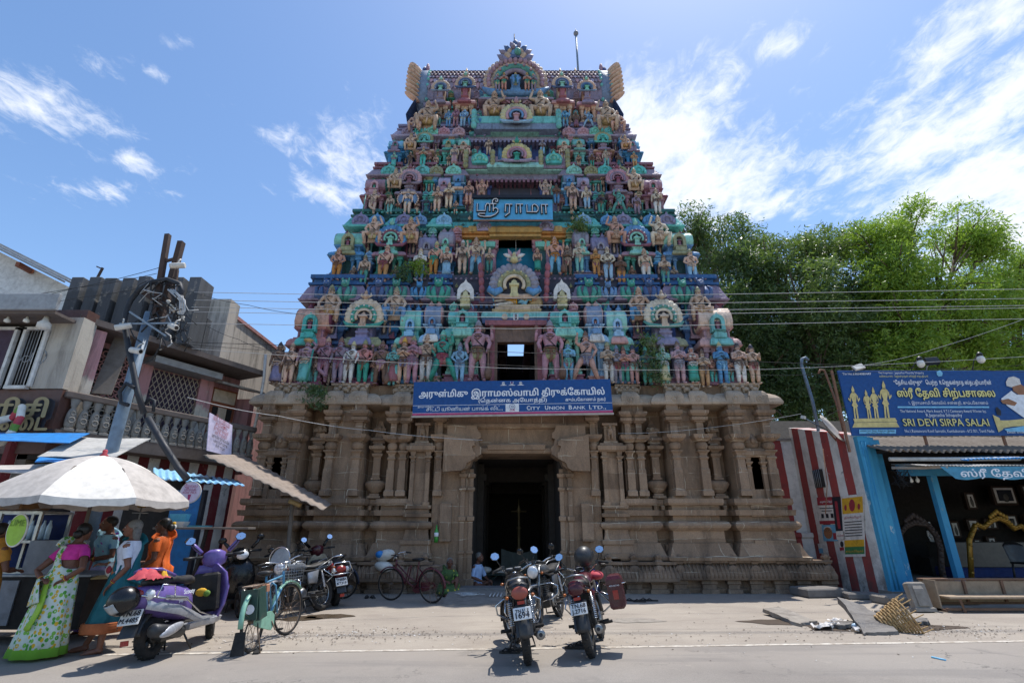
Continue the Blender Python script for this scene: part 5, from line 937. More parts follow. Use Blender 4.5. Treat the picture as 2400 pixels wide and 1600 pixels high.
def right_side():
 rnd = random.Random(8)
 m = MB('stripe_front'); m.box(7.2, 8.75, 15.8, 16.15, 0, 4.05); m.box(7.15, 8.8, 15.76, 16.2, 4.05, 4.12, 'concrete'); m.prof(8.4, 15.7, .3, .1, [(0, .1), (.6, .08), (.62, 0), (1.25, 0), (1.3, .05), (1.4, .05), (1.42, -.03)])
 m.build('striped_wall', None, 'short red and white striped wall set back beside the temple base', 'wall')
 P0, P1 = (8.55, 15.8), (8.74, 13.2)
 w = thing('striped_wall', 'red and white striped side wall running from the temple to the blue pier', 'wall', (8.6, 14.5, 0)); W_ = w.location
 m = MB('stripe_side'); loc = lambda x, y, z: (x-W_.x, y-W_.y, z)
 m.add([loc(*P0, 0), loc(*P1, 0), loc(9.2, 13.2, 0), loc(9.2, 15.8, 0), loc(P0[0], P0[1], 4.45), loc(P1[0], P1[1], 3.78), loc(9.2, 13.2, 3.78), loc(9.2, 15.8, 4.45)], [(0, 1, 5, 4), (1, 2, 6, 5), (2, 3, 7, 6), (3, 0, 4, 7), (4, 5, 6, 7), (3, 2, 1, 0)]); m.build('masonry', w)
 NB = V((P0[1]-P1[1], P1[0]-P0[0], 0)).normalized()*-1
 def onB(dx, dy, lift=.02): return RP(dx, dy, (*P1, 0), NB)+NB*lift
 m = MB('shop_dark'); a = onB(1868, 1080) ; b = onB(1897, 1118); m.box(a.x-.02-W_.x, a.x+.1-W_.x, min(a.y, b.y)-W_.y, max(a.y, b.y)-W_.y, b.z, a.z); q = MB('steel')
 for k in range(4): y = min(a.y, b.y)-W_.y+.06+k*.09; q.tube([(a.x-.03-W_.x, y, b.z), (a.x-.03-W_.x, y, a.z)], .01, 5)
 m.build('window', w); q.build('grille', w)
 # posters pasted on the wall
 def poster(corners, bg, label, items, z):
  A, B, Cc, Dd = [onB(*c, z) for c in corners]; m = MB(bg); n = NB*.003
  m.add([A, B, Cc, Dd, A-n, B-n, Cc-n, Dd-n], [(0, 1, 2, 3), (4, 7, 6, 5), (0, 4, 5, 1), (1, 5, 6, 2), (2, 6, 7, 3), (3, 7, 4, 0)])
  pt = lambda u, v: A*(1-u)*(1-v)+B*u*(1-v)+Cc*u*v+Dd*(1-u)*v
  for it in items:
   if it[0] == 'r':
    _, u0, u1, v0, v1, k = it; m.add([pt(u0, v0)+NB*.004, pt(u1, v0)+NB*.004, pt(u1, v1)+NB*.004, pt(u0, v1)+NB*.004], [(0, 1, 2, 3)], k)
   elif it[0] == 'o':
    _, u, v, ru, rv, k = it; c = pt(u, v); du = (pt(1, .5)-pt(0, .5))*ru; dv = (pt(.5, 1)-pt(.5, 0))*rv; m.add([c+du*math.cos(TAU*j/14)+dv*math.sin(TAU*j/14)+NB*.007 for j in range(14)], [tuple(range(14))], k)
   else:
    _, s, u, v, wd, k = it; text(m, s, pt(u, v)+NB*.006, pt(1, v)-pt(0, v), pt(u, 0)-pt(u, 1), w=wd*(pt(1, .5)-pt(0, .5)).length, h=.05, mat=k, align='C', lift=0)
  m.build('poster', None, label, 'poster', 'posters pasted on the striped wall')
 poster(((1877, 1142), (1917, 1140), (1924, 1202), (1884, 1203)), 'paper', 'maroon headed notice with small portraits, left on the striped wall', [('r', 0, 1, 0, .3, 'paper_red'), ('t', 'அழைப்பிதழ்', .5, .2, .7, 'lettering_white'), ('r', .1, .9, .4, .43, 'ink'), ('r', .2, .8, .5, .53, 'ink'), ('r', .15, .3, .62, .78, 'ink'), ('r', .42, .57, .62, .78, 'ink'), ('r', .7, .85, .62, .78, 'ink'), ('r', 0, 1, .88, 1, 'paper_red')], .012)
 poster(((1888, 1205), (1922, 1204), (1926, 1242), (1893, 1242)), 'paper_blue', 'torn pale blue poster with a face below the maroon notice', [('o', .4, .5, .3, .36, 'skin_print'), ('o', .4, .26, .28, .16, 'paper'), ('r', .72, .98, .5, .9, 'paper_red')], .016)
 poster(((1912, 1141), (1931, 1140), (1944, 1238), (1924, 1239)), 'ink', 'narrow dark poster with a red garland beside the yellow one', [('r', .3, .62, .1, .75, 'paper_red'), ('r', 0, 1, .8, 1, 'paper'), ('t', 'கும்பகோணம்', .5, .93, .8, 'paper_red')], .02)
 poster(((1933, 1139), (1985, 1133), (1990, 1277), (1942, 1278)), 'paper', 'tall yellow and lilac festival poster nearest the blue pier', [('r', .04, .97, .04, .3, 'paper_yellow'), ('o', .5, .17, .14, .1, 'paper_red'), ('o', .2, .2, .06, .05, 'paper_red'), ('o', .8, .2, .06, .05, 'paper_red'), ('t', 'திருவிழா', .5, .38, .8, 'paper_red')]+[('r', .1, .9, .43+.045*k, .445+.045*k, 'ink') for k in range(6)]+[('r', .04, .97, .73, .84, 'paper_yellow'), ('r', .04, .97, .84, .96, 'paper_green'), ('t', 'கும்பாபிேஷகம்', .5, .93, .8, 'paper_yellow')], .024)
 poster(((1879, 1248), (1898, 1246), (1902, 1268), (1884, 1270)), 'paper', 'torn white paper scrap lowest left under the posters', [('r', 0, .5, .5, 1, 'paper_blue')], .014); poster(((1928, 1240), (1941, 1239), (1944, 1262), (1931, 1264)), 'paper', 'small torn portrait bill under the narrow dark poster', [('o', .5, .4, .3, .3, 'ink'), ('r', 0, 1, .7, 1, 'paper_red')], .018); poster(((1872, 1150), (1876, 1150), (1886, 1235), (1881, 1236)), 'paper', 'thin strip of old torn paper at the left edge of the posters', [], .01)
 # blue pier and shop
 s = thing('blue_shop', 'dim open fronted shop with a peeling blue pier, post and framed pictures inside', 'shop', (11, 13, 0)); O = s.location
 def sb(mb, x0, x1, y0, y1, z0, z1, mat=None, b=0): mb.box(x0-O.x, x1-O.x, y0-O.y, y1-O.y, z0, z1, mat, b)
 m = MB('blue_peel'); sb(m, 8.76, 9.02, 13.05, 13.5, .16, 3.72); sb(m, 9.02, 9.2, 13.1, 13.5, .16, 3.7); sb(m, 9.2, 9.42, 13.22, 13.55, .3, 3.66); sb(m, 8.72, 9.1, 13.0, 13.6, 0, .16, 'concrete')
 for x in (8.84, 8.93): m.tube([(x-O.x, 13.045-O.y, .2), (x-O.x, 13.045-O.y, 3.6)], .02, 5)
 m.build('pier', s)
 m = MB('blue_wood'); sb(m, 10.15, 10.3, 12.78, 12.92, .3, 3.0); m.build('post', s)
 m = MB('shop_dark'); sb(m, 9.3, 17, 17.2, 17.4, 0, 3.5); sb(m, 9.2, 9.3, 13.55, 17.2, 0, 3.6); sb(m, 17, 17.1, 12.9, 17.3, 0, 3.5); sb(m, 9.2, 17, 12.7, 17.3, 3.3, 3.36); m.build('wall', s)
 m = MB('concrete'); sb(m, 9.1, 17, 12.55, 17.2, .0, .34, b=.03); m.build('shop_floor', s)
 # corrugated sheets, pipe, awning
 def corr(name, x0, x1, ya, za, yb, zb, mat, per=.15, amp=.03, parent=s, sag=0):
  m = MB(mat); n = int((x1-x0)/per*6); m.sheet(lambda u, v: (x0+(x1-x0)*u-O.x, ya+(yb-ya)*v-O.y, za+(zb-za)*v+amp*math.sin(TAU*(x1-x0)*u/per)+sag*math.sin(9*u)+.012*math.sin(31*u+5*v)), n, 3, th=.008); return m.build(name, parent)
 corr('roof_sheet', 8.95, 17, 12.35, 3.25, 14.6, 3.95, 'asbestos', .17, .035); corr('roof_sheet', 10.6, 17, 12.2, 3.02, 12.9, 3.16, 'blue_plastic', .09, .018, sag=.05); corr('awning_sheet', 9.35, 17, 11.9, 2.86, 12.9, 3.02, 'tin', .08, .01)
 m = MB('pvc'); m.tube([(9.05-O.x, 12.5-O.y, 3.08), (10.8-O.x, 12.35-O.y, 3.06), (12-O.x, 12.33-O.y, 3.07)], .05, 8); m.build('pipe', s)
 m = MB('blue_wood'); sb(m, 9.4, 17, 12.75, 12.83, 2.72, 3.0); m.build('beam', s)
 m = MB('tin'); m.tube([(9.2-O.x, 12.7-O.y, 2.9), (9.6-O.x, 12.3-O.y, 2.86), (9.9-O.x, 11.9-O.y, 2.84)], .04, 6)
 for k in range(14): m.tube([(9.15+rnd.uniform(0, .4)-O.x, 12.7-O.y+rnd.uniform(-.2, .1), 2.9-rnd.uniform(0, .5)) for _ in range(3)], .008, 4, 'wire_black')
 m.build('bracket', s)
 v = MB(paint('valance_blue', '#4f92ab', .7, .4, 4)); x0, x1 = 9.72, 17.
 def vf(u, w): x = x0+(x1-x0)*u; return (x-O.x+.25*w*(1-u)**6, 11.9-O.y-.04*w+.02*math.sin(22*u), 2.84-w*(.27+.025*math.sin(40*u)))
 v.sheet(vf, 80, 4, th=0); o3 = V(vf(.03, .78)); text(v, 'ஸ்ரீ ேதவி சிற்பசாைல', o3+V((0, -.03, 0)), (1, 0, 0), (0, 0, 1), h=.15, w=3.6, mat='lettering_white', bold=.02); v.build('valance', s)
 # inside: framed pictures, gilt frames, figure, table, chair
 for i, (xa, xb, ya, yb) in enumerate(((2270, 2338, 1115, 1160), (2338, 2410, 1112, 1165), (2300, 2340, 1180, 1212), (2345, 2410, 1180, 1230), (2215, 2250, 1190, 1220), (2255, 2292, 1190, 1216), (2210, 2245, 1130, 1170), (2175, 2208, 1195, 1235), (2228, 2256, 1235, 1262), (2260, 2290, 1230, 1255))):
  a = D(xa, ya, 16.6); b = D(xb, yb, 16.6); m = MB('frame_wood'); a2 = (a.x-O.x, b.x-O.x, b.z, a.z); m.box(a2[0], a2[1], 3.55, 3.68, a2[2], a2[3], b=.03); m.box(a2[0]+.07, a2[1]-.07, 3.535, 3.6, a2[2]+.07, a2[3]-.07, 'paper'); m.box(a2[0]+.14, a2[1]-.14, 3.52, 3.58, a2[2]+.13, a2[3]-.13, 'ink'); m.ell(((a2[0]+a2[1])/2, 3.53, a2[2]+(a2[3]-a2[2])*.4), ((a2[1]-a2[0])*.16, .015, (a2[3]-a2[2])*.25), 'picture', 10, 6)
  m.build('framed_picture', None, ['big framed picture hanging highest left of the two top ones', 'big framed picture in the top row at the right edge', 'framed picture under the big top left one', 'framed picture low at the right edge of the shop', 'small framed picture right beside the blue post', 'small framed picture over the gilt arch crest', 'framed picture just behind the top of the blue post', 'dark framed picture left of the blue post', 'small picture under the gilt arch beside the post', 'small picture under the crest of the gilt arch'][i], 'picture', 'framed pictures in the shop', loc=O)
 def arch(pts, Y, mat, label, r):
  P = [D(x, y, Y) for x, y in pts]; m = MB(mat); m.tube(P, r, 8); 
  for i in range(len(P)-1):
   for t in (.15, .5, .85): q = P[i].lerp(P[i+1], t); m.ell(q+V((0, -r*.7, r*.5)), (r*.75, r*.6, r*.75), mat, 7, 5)
  k = min(range(len(P)), key=lambda i: -P[i].z); c = P[k]
  for j in range(7): m.ell(c+V(((j-3)*r*1.1, -r*.4, r*(2.6-.7*abs(j-3)))), (r*.8, r*.6, r*1.1), mat, 7, 5)
  m.build('deity_arch', None, label, 'carved frame', 'carved frames for deities')
 arch([(2232, 1332), (2226, 1240), (2240, 1205), (2258, 1212), (2275, 1196), (2292, 1190), (2312, 1198), (2328, 1214), (2345, 1208), (2366, 1225), (2374, 1260), (2376, 1330)], 13.4, 'gold_leaf', 'bright gilded arch frame to the right of the blue post', .06)
 arch([(2085, 1330), (2072, 1260), (2066, 1225), (2080, 1208), (2100, 1200), (2130, 1205), (2150, 1230), (2160, 1260), (2162, 1300), (2168, 1332)], 13.7, 'dark_wood', 'dark carved wooden arch frame beside the blue pier', .07)
 c = D(2138, 1215, 15); o = child('figure', statue_mesh('lady', 'white', 'white', 'white', 'white').mesh('figure'), None, (c.x, c.y, c.z-.7), 0, .85); o.name = 'white_figurine'; tag(o, 'white plaster figurine on a shelf deep inside the shop', 'statue'); m = MB('shop_dark'); m.box(c.x-.4, c.x+.4, 14.8, 15.3, .34, c.z-.7); m.build('shelf', None, 'dark shelf block under the white figurine', 'shelf')
 t = thing('table', 'white fronted table with a blue cloth inside the shop', 'table', (12.9, 14.6, .34)); m = MB('picture'); m.box(-1.6, 1.4, -.3, .4, .25, .85, b=.01); m.build('front_panel', t); m = MB('cloth_blue'); m.box(-1.7, 1.5, -.5, .3, .0, .25, b=.04); m.build('cloth', t)
 ch = thing('plastic_chair', 'black plastic armchair near the right edge of the shop', 'chair', (12.1, 13.0, .34)); m = MB('black_plastic'); m.sheet(lambda u, w: (.25-.5*u, .22+.05*math.sin(PI*u)+.1*w, .42+.45*w*(1-.15*(2*u-1)**4)), 10, 6, th=.02); m.build('backrest', ch); m = MB('black_plastic'); m.box(-.25, .25, -.25, .25, .4, .44, b=.01); m.build('seat', ch)
 for x in (-.22, .22):
  for y in (-.22, .22): m = MB('black_plastic'); m.tube([(x, y, .41), (x*1.15, y*1.15, 0)], .022, 6); m.build('leg', ch)
 for i, x in enumerate((9.75, 9.9)): m = MB('bulb'); m.lathe((x, 12.9, 2.62), [(.012, .1), (.02, .06), (.045, .02), (.045, -.01), (.02, -.05)], 10); m.build('light_bulb', None, 'white light bulb, %s of the pair hanging by the pier' % ('left' if i == 0 else 'right'), 'light bulb', 'bulbs in the shop entrance')
 # stones, sacks, steps at the shop foot
 m = MB('concrete'); c = G(2122, 1405); m.M = Mx.Translation((c.x, c.y, 0)) @ Mx.Rotation(R(-12), 4, 'X'); m.prof(0, 0, .17, .07, [(0, .03), (.06, .03), (.08, 0), (.5, 0), (.53, -.03)]); m.prof(0, -.06, .08, .02, [(.1, .02), (.4, .02), (.46, 0)]); m.build('carved_stone', None, 'small carved upright stone leaning on the blue pier', 'stone')
 m = MB('sack'); c = G(2150, 1385); 
 for dx, dz, r in ((0, .17, .22), (.2, .12, .2), (.05, .33, .15)): m.ell((c.x+dx, c.y+.1, dz+.0), (r, r*.8, r*.85), 'sack', 10, 7)
 m.build('sack_heap', None, 'crumpled pale sacks heaped beside the carved stone', 'sacks')
 for i, (x, y, w_, d_, h_, l) in enumerate(((7.35, 13.6, .5, .35, .2, 'dark stone step under the posters'), (8.05, 13.1, .35, .22, .14, 'small low stone at the corner of the striped wall'), (8.9, 12.3, 1.0, .3, .17, 'long low stone kerb in front of the blue pier'))):
  m = MB('slab_stone' if i < 2 else 'concrete'); m.M = Mx.Translation((x, y, 0)) @ Mx.Rotation(R([6, -10, 3][i]), 4, 'Z'); m.box(-w_, w_, -d_, d_, 0, h_, b=.03); m.build('stone_step', None, l, 'step')
 # low cabinet bench
 b = thing('bench', 'weathered whitish wooden box bench with a low seat before the shop', 'bench', (8.35, 11.1, 0)); L_ = 2.3
 m = MB('bench_wood'); m.box(0, L_, .32, .36, .12, .52); m.build('backrest', b); m = MB('bench_wood'); m.box(-.03, .0, .0, .42, .02, .56); m.build('side_panel', b)
 m = MB('bench_edge'); m.box(-.05, L_, .3, .44, .53, .57, b=.008); m.box(-.03, L_, .29, .33, .1, .14); 
 for x in (.02, .78, 1.55, 2.25): m.box(x-.025, x+.025, .285, .32, .14, .53)
 m.build('top_rail', b); m = MB('bench_wood'); m.box(.1, L_, -.12, .3, .24, .28, b=.006); m.build('seat', b)
 for x in (.3, 1.6, 2.25): m = MB('bench_edge'); m.beam((x, -.1, .24), (x+.03, -.12, 0), .05, .04); m.build('leg', b)
 m = MB('bench_edge'); m.box(.0, L_, -.1, -.06, .04, .08); m.box(-.03, .01, -.1, .42, .02, .06); m.build('stretcher', b)
 # broken paving, basket and rubbish
 def jag(cs, th, mat, sd):
  q = random.Random(sd); m = MB(mat); P = []
  for i in range(4):
   a, b = V(cs[i]), V(cs[(i+1) % 4]); e = (b-a).normalized().cross(V((0, 0, 1)))
   for k in range(7): P.append(a.lerp(b, (k+q.uniform(-.25, .25))/7)+e*q.uniform(-.035, .035))
  n = len(P); c = sum(P, V())/n; top = [p*.7+c*.3+V((0, 0, q.uniform(-.008, .012))) for p in P]; lo = [p+V((q.uniform(-.02, .02), q.uniform(-.02, .02), -th*q.uniform(.7, 1.1))) for p in P]
  m.add(P+top+lo+[c, c-V((0, 0, th))], [(i, (i+1) % n, n+(i+1) % n, n+i) for i in range(n)]+[(n+i, n+(i+1) % n, 3*n) for i in range(n)]+[((i+1) % n, i, 2*n+i, 2*n+(i+1) % n) for i in range(n)]+[(2*n+(i+1) % n, 2*n+i, 3*n+1) for i in range(n)]); return m
 m = jag((G(1925, 1370, .36), G(1990, 1392, .24), G(2062, 1448, .05), G(1984, 1452, .04)), .12, 'slab_stone', 1); m.build('paving_slab', None, 'big grey paving slab tilted up beside the basket', 'slab', 'broken paving slabs')
 m = jag((G(1750, 1397, .1), G(1792, 1392, .13), G(1872, 1424, .05), G(1836, 1432, .045)), .075, 'concrete', 2); m.build('paving_slab', None, 'pale flat slab half covering the hole in the ground', 'slab', 'broken paving slabs')
 for i, (x, y) in enumerate(((2040, 1410), (1930, 1440), (2110, 1432))): c = G(x, y); m = MB('slab_stone'); m.M = Mx.Translation((c.x, c.y, .04)) @ Mx.Rotation(R(30*i+10), 4, 'Z') @ Mx.Rotation(R(12-7*i), 4, 'X'); m = jag(((-.3+.08*i, -.14, .04), (.3-.06*i, -.16, .05), (.26, .13, .04), (-.22, .1, .03)), .06, 'slab_stone', 5+i); m.M = Mx.Identity(4); m.v = [tuple(Mx.Translation((c.x, c.y, .03)) @ Mx.Rotation(R(30*i+10), 4, 'Z') @ V(v)) for v in m.v]; m.build('stone_fragment', None, ['flat stone fragment behind the tilted slab', 'flat stone fragment left of the tilted slab', 'flat stone fragment right behind the basket'][i], 'stone')
 c = G(2080, 1452); k = MB('cane'); K = Mx.Translation((c.x+.05, c.y+.2, .1)) @ Mx.Rotation(R(62), 4, 'Y') @ Mx.Rotation(R(18), 4, 'X'); k.M = K
 for i in range(11):
  z = -.22+.04*i; r = .2+.09*i/10
  k.tube([((r+.012*(-1)**(j+i))*math.cos(TAU*j/24), (r+.012*(-1)**(j+i))*math.sin(TAU*j/24), z) for j in range(26)], .017, 5)
 for j in range(24): k.tube([(.2*math.cos(TAU*j/24), .2*math.sin(TAU*j/24), -.22), (.3*math.cos(TAU*j/24), .3*math.sin(TAU*j/24), .2), (.31*math.cos(TAU*j/24), .31*math.sin(TAU*j/24), .24+.05*(j % 3))], .008, 4)
 k.lathe((0, 0, -.235), [(.2, 0), (.2, .012)], 20); k.build('cane_basket', None, 'old woven cane basket lying on its side by the broken slab', 'basket')
 for i, (x, y, l, h) in enumerate(((1960, 1446, .26, .05), (1978, 1437, .22, .05))):
  c = G(x, y); m = MB('bottle'); m.M = Mx.Translation((c.x, c.y, h)) @ Mx.Rotation(R(20-50*i), 4, 'Z'); m.lathe((0, 0, 0), [(.02, -.0), (.045, .03), (.045, .2), (.018, .25), (.018, .28)], 10, axis='X'); m.lathe((.12, 0, 0), [(.046, -.03), (.046, .03)], 10, 'board_blue', axis='X'); m.build('plastic_bottle', None, ['crushed water bottle with a blue label in the rubbish', 'clear plastic bottle lying behind the labelled one'][i], 'bottle')
 for i, (x, y) in enumerate(((1905, 1441), (1925, 1432), (1985, 1452), (1890, 1445))):
  c = G(x, y); m = MB('paper'); q = random.Random(i); m.sheet(lambda u, v: (c.x+.28*(u-.5)+.03*q.uniform(-1, 1), c.y+.2*(v-.5)+.03*q.uniform(-1, 1), .02+.07*q.random()), 6, 5, smooth=False); m.build('plastic_bag', None, ['crumpled white plastic bag at the left of the rubbish', 'white plastic scrap behind the rubbish heap', 'white plastic scrap touching the tilted slab', 'small torn wrapper farthest left in the rubbish'][i], 'litter', 'rubbish by the slab', fix=False)
 m = MB('sky_ink'); a, b_ = G(2140, 1508, .012), G(2172, 1515, .012); m.tube([a, b_], .012, 6); m.build('drinking_straw', None, 'pale blue plastic straw lying alone on the asphalt', 'straw')
 # the blue sign over the shop
 sg = thing('shop_sign', 'long blue hand painted shop board with gilt figures above the tin roofs', 'sign', (11.2, 13.0, 3.73)); O2 = sg.location
 m = MB('board_blue'); m.box(8.63-O2.x, 13.9-O2.x, 0, .05, 0, 1.72, b=.006); m.build('board', sg)
 for x in (8.5, 10.5, 12.5): m = MB('rust'); m.box(x-O2.x, x+.05-O2.x, .07, .12, -.4, 1.75); m.build('frame_post', sg)
 S = lambda zx, zy: D((1960+.1871*zx)*.98, (850+.1871*zy)*.98, 12.99)-O2
 mt = MB('lettering_white'); X, Z = (1, 0, 0), (0, 0, 1)
 def tx(s_, x0, x1, yb, h, mat='lettering_white', bold=0., lift=.012): a, b_ = S(x0, yb), S(x1, yb); text(mt, s_, a, X, Z, h=h, w=b_.x-a.x, mat=mat, bold=bold, lift=lift)
 tx('Tin No.33034081447', 75, 435, 152, .06, bold=.015); tx('The Proprietor : Jaganathan Moorthy Sthapathy', 525, 1095, 138, .06); tx('உரிைமயாளர் : ெஜகன்நாதன் மூர்த்தி ஸ்தபதியார்', 540, 1150, 180, .05, 'lettering_gold')
 tx('“ேதசிய விருது”   ெபற்ற  R.ெஜகன்நாத ஸ்தபதியாரின்', 722, 1945, 272, .11, bold=.02)
 tx('ஸ்ரீ ேதவி சிற்பசாைல', 765, 1995, 425, .2, 'lettering_gold', .03, .016); tx('ஸ்ரீ ேதவி சிற்பசாைல', 763, 1997, 427, .205, 'ink', .06, .009)
 tx('1, இராமசாமி ேகாவில் சன்னதி, கும்பேகாணம்', 910, 1900, 520, .075); tx('The National Award, Merit Award, V.T.I Centenary Award Winner by,', 800, 1875, 622, .075); tx('R.Jaganatha Sthapathy', 1125, 1575, 675, .09)
 tx('SRI DEVI SIRPA SALAI', 842, 1918, 790, .19, 'lettering_gold', .012, .016); tx('SRI DEVI SIRPA SALAI', 838, 1922, 793, .2, 'ink', .04, .009); tx('No.1,Ramaswami Kovil Sannathi, Kumbakonam - 612 001, Tamil Nadu', 860, 1975, 872, .08); tx('Email: sridevisirpa', 2140, 2480, 882, .06)
 mt.build('lettering', sg)
 f = MB('sky_ink')
 def quad(x0, x1, y0, y1, mat, l=.008): a, b_, c, d = S(x0, y1), S(x1, y1), S(x1, y0), S(x0, y0); n = V((0, -l, 0)); f.add([a+n, b_+n, c+n, d+n], [(0, 1, 2, 3)], mat)
 quad(765, 1912, 545, 565, 'sky_ink'); quad(285, 745, 835, 888, 'sky_ink'); 
 f.build('panel', sg, fix=False); mt2 = MB('ink'); mt = mt2; tx('எங்களுக்கு ேவறு கிைளகள் இல்ைல', 300, 730, 860, .04, 'ink'); tx('( No Other Branch For Us )', 370, 670, 884, .035, 'ink'); mt2.build('lettering', sg)
 g = MB('sculpture_print')
 def poly(pts, mat, l=.01): n = V((0, -l, 0)); T3 = [S(*p)+n for p in pts]; tr = geo.tessellate_polygon([[V((p.x, p.z, 0)) for p in T3]]); g.add(T3, [tuple(t) for t in tr], mat)
 poly([(210, 700), (735, 690), (760, 735), (225, 745)], 'sculpture_print'); poly([(225, 750), (750, 740), (790, 805), (200, 810)], 'sculpture_print', .008)
 for cx_, yt, sc, arm in ((225, 285, 1.0, 1), (390, 335, .87, 0), (480, 300, .95, 0), (610, 222, 1.15, 1)):
  yb = 700; H = yb-yt; q = lambda a, b: (cx_+a*H*.42+(b-.5)*55, yt+b*H)
  poly([q(0, 0), q(.1, .12), q(.09, .22), q(-.09, .22), q(-.1, .12)], 'sculpture_print'); poly([q(-.07, .2), q(.07, .2), q(.24, .27), q(.17, .4), q(.11, .5), q(.22, .62), q(.14, .64), q(.16, .98), q(.05, 1), q(.02, .68), q(-.02, .68), q(-.05, 1), q(-.15, .98), q(-.13, .64), q(-.22, .6), q(-.11, .5), q(-.17, .4), q(-.24, .27)], 'sculpture_print')
  for s_ in (-1, 1): poly([q(s_*.2, .28), q(s_*.28, .3), q(s_*.3, .42), q(s_*(.4 if arm else .12), .36 if arm else .5), q(s_*(.42 if arm else .1), .42 if arm else .54), q(s_*.26, .5)], 'sculpture_print', .0125)
 poly([(2120, 240), (2150, 185), (2220, 170), (2290, 200), (2310, 270), (2200, 310), (2130, 290)], 'paper'); poly([(2200, 300), (2310, 270), (2352, 300), (2360, 400), (2280, 400), (2210, 350)], 'skin_print', .012); poly([(2190, 350), (2260, 400), (2480, 380), (2520, 780), (2350, 690), (2140, 540), (2060, 450)], 'lettering_white', .0085); poly([(2050, 470), (2150, 450), (2260, 500), (2230, 540), (2080, 510)], 'skin_print', .0135)
 poly([(1955, 650), (2040, 690), (2090, 830), (2030, 870)], 'sculpture_print', .0095); poly([(2040, 720), (2150, 720), (2480, 690), (2480, 780), (2180, 800), (2080, 820)], 'sculpture_print', .0105); poly([(2100, 830), (2480, 770), (2480, 870), (2140, 860)], 'sky_ink', .0075); poly([(1990, 570), (2010, 550), (2060, 600), (2060, 660), (2010, 650)], 'ink')
 poly([(1255, 110), (1300, 92), (1330, 125), (1325, 165), (1280, 172), (1258, 150)], 'sky_ink', .006); g.build('painted_figures', sg, fix=False)
 # lamps on the sign, hooked pipes, dish
 def lampfix(dx, dy, label, kind):
  c = D(dx, dy, 12.9); m = MB('steel' if kind else 'black_plastic')
  if kind: m.obox(c, .28, .16, .06, 'white_paint', (R(60), R(-15), 0), .01); m.obox(c+V((0, .05, .03)), .24, .1, .06, 'steel', (R(60), R(-15), 0))
  else: m.obox(c, .34, .1, .2, 'black_plastic', (R(-20), R(-5), 0), .012)
  m.tube([c, c+V((-.05, .15, -.12)), (c.x-.1, 13.03, 5.46)], .015, 5, 'steel'); m.build('floodlight', None, label, 'floodlight')
 lampfix(1972, 843, 'small silver floodlight on the left end of the shop board', 1); lampfix(2140, 829, 'flat black floodlight above the middle of the shop board', 0)
 for i, (x, y) in enumerate(((2115, 835), (2253, 825))): c = D(x, y, 12.9); m = MB('bulb'); m.ell(c, (.09, .09, .11), 'bulb', 10, 8); m.lathe(c+V((0, 0, .08)), [(.06, 0), (.07, .06), (.03, .12)], 10, 'black_plastic'); m.tube([c+V((0, 0, .16)), c+V((-.1, .1, 0)), (c.x-.2, 13.03, 5.46)], .014, 5, 'black_plastic'); m.build('globe_lamp', None, ['round white globe lamp left above the shop board', 'round white globe lamp right above the shop board'][i], 'lamp')
 for i, (pts, Y, l) in enumerate((([(1888, 1030), (1866, 920), (1841, 838), (1842, 824), (1850, 821), (1857, 828)], 14.6, 'grey hooked pipe standing on top of the striped wall'), ([(1940, 1000), (1921, 925), (1898, 862), (1893, 850), (1884, 849), (1880, 857)], 14.9, 'thin rusty hooked pipe behind the shop board edge'))):
  m = MB('galv' if i == 0 else 'rust'); m.tube([D(x, y, Y) for x, y in pts], .045 if i == 0 else .03, 8); m.build('hooked_pipe', None, l, 'pipe')
 d = thing('satellite_dish', 'grey satellite dish with its arm on the striped wall', 'satellite dish', D(1903, 988, 13.6)); m = MB('tin'); K = Mx.Rotation(R(40), 4, 'Z') @ Mx.Rotation(R(62), 4, 'X'); m.M = K; m.lathe((0, 0, 0), [(.01, -.0), (.15, .01), (.3, .05), (.42, .1), (.425, .11), (.3, .062), (.15, .025), (.01, .015)], 24, sx=.8, caps=False); m.build('reflector', d)
 m = MB('galv'); a = D(1845, 958, 13.2)-d.location; m.tube([(0, .05, 0), a], .018, 6); m.obox(a, .07, .1, .08, 'pvc', (.3, .2, .5)); m.build('feed_arm', d); m = MB('rust'); m.tube([(.05, .1, 0), (.35, .25, -.3), (.5, .3, -.75)], .025, 6); m.build('mount', d)
 m = MB('rust'); m.tube([D(1890, 1030, 13.9), D(1900, 1110, 13.9), D(1896, 1180, 13.8)], .012, 5); m.build('cable', None, 'dark cable hanging down the striped wall by the small window', 'cable')
 # dark block put in for the tree shade behind the wall
 m = MB('tree_shade'); m.loft([[(x, 16.3, 3.7), (x, 16.3, 4.05), (x, 18, 5.1), (x, 21, 4.6), (x, 21, 3.6)] for x in (7.7, 18)], smooth=False); m.build('shade_block', None, 'dark block standing in for tree shade behind the striped wall', 'shade block')
right_side()
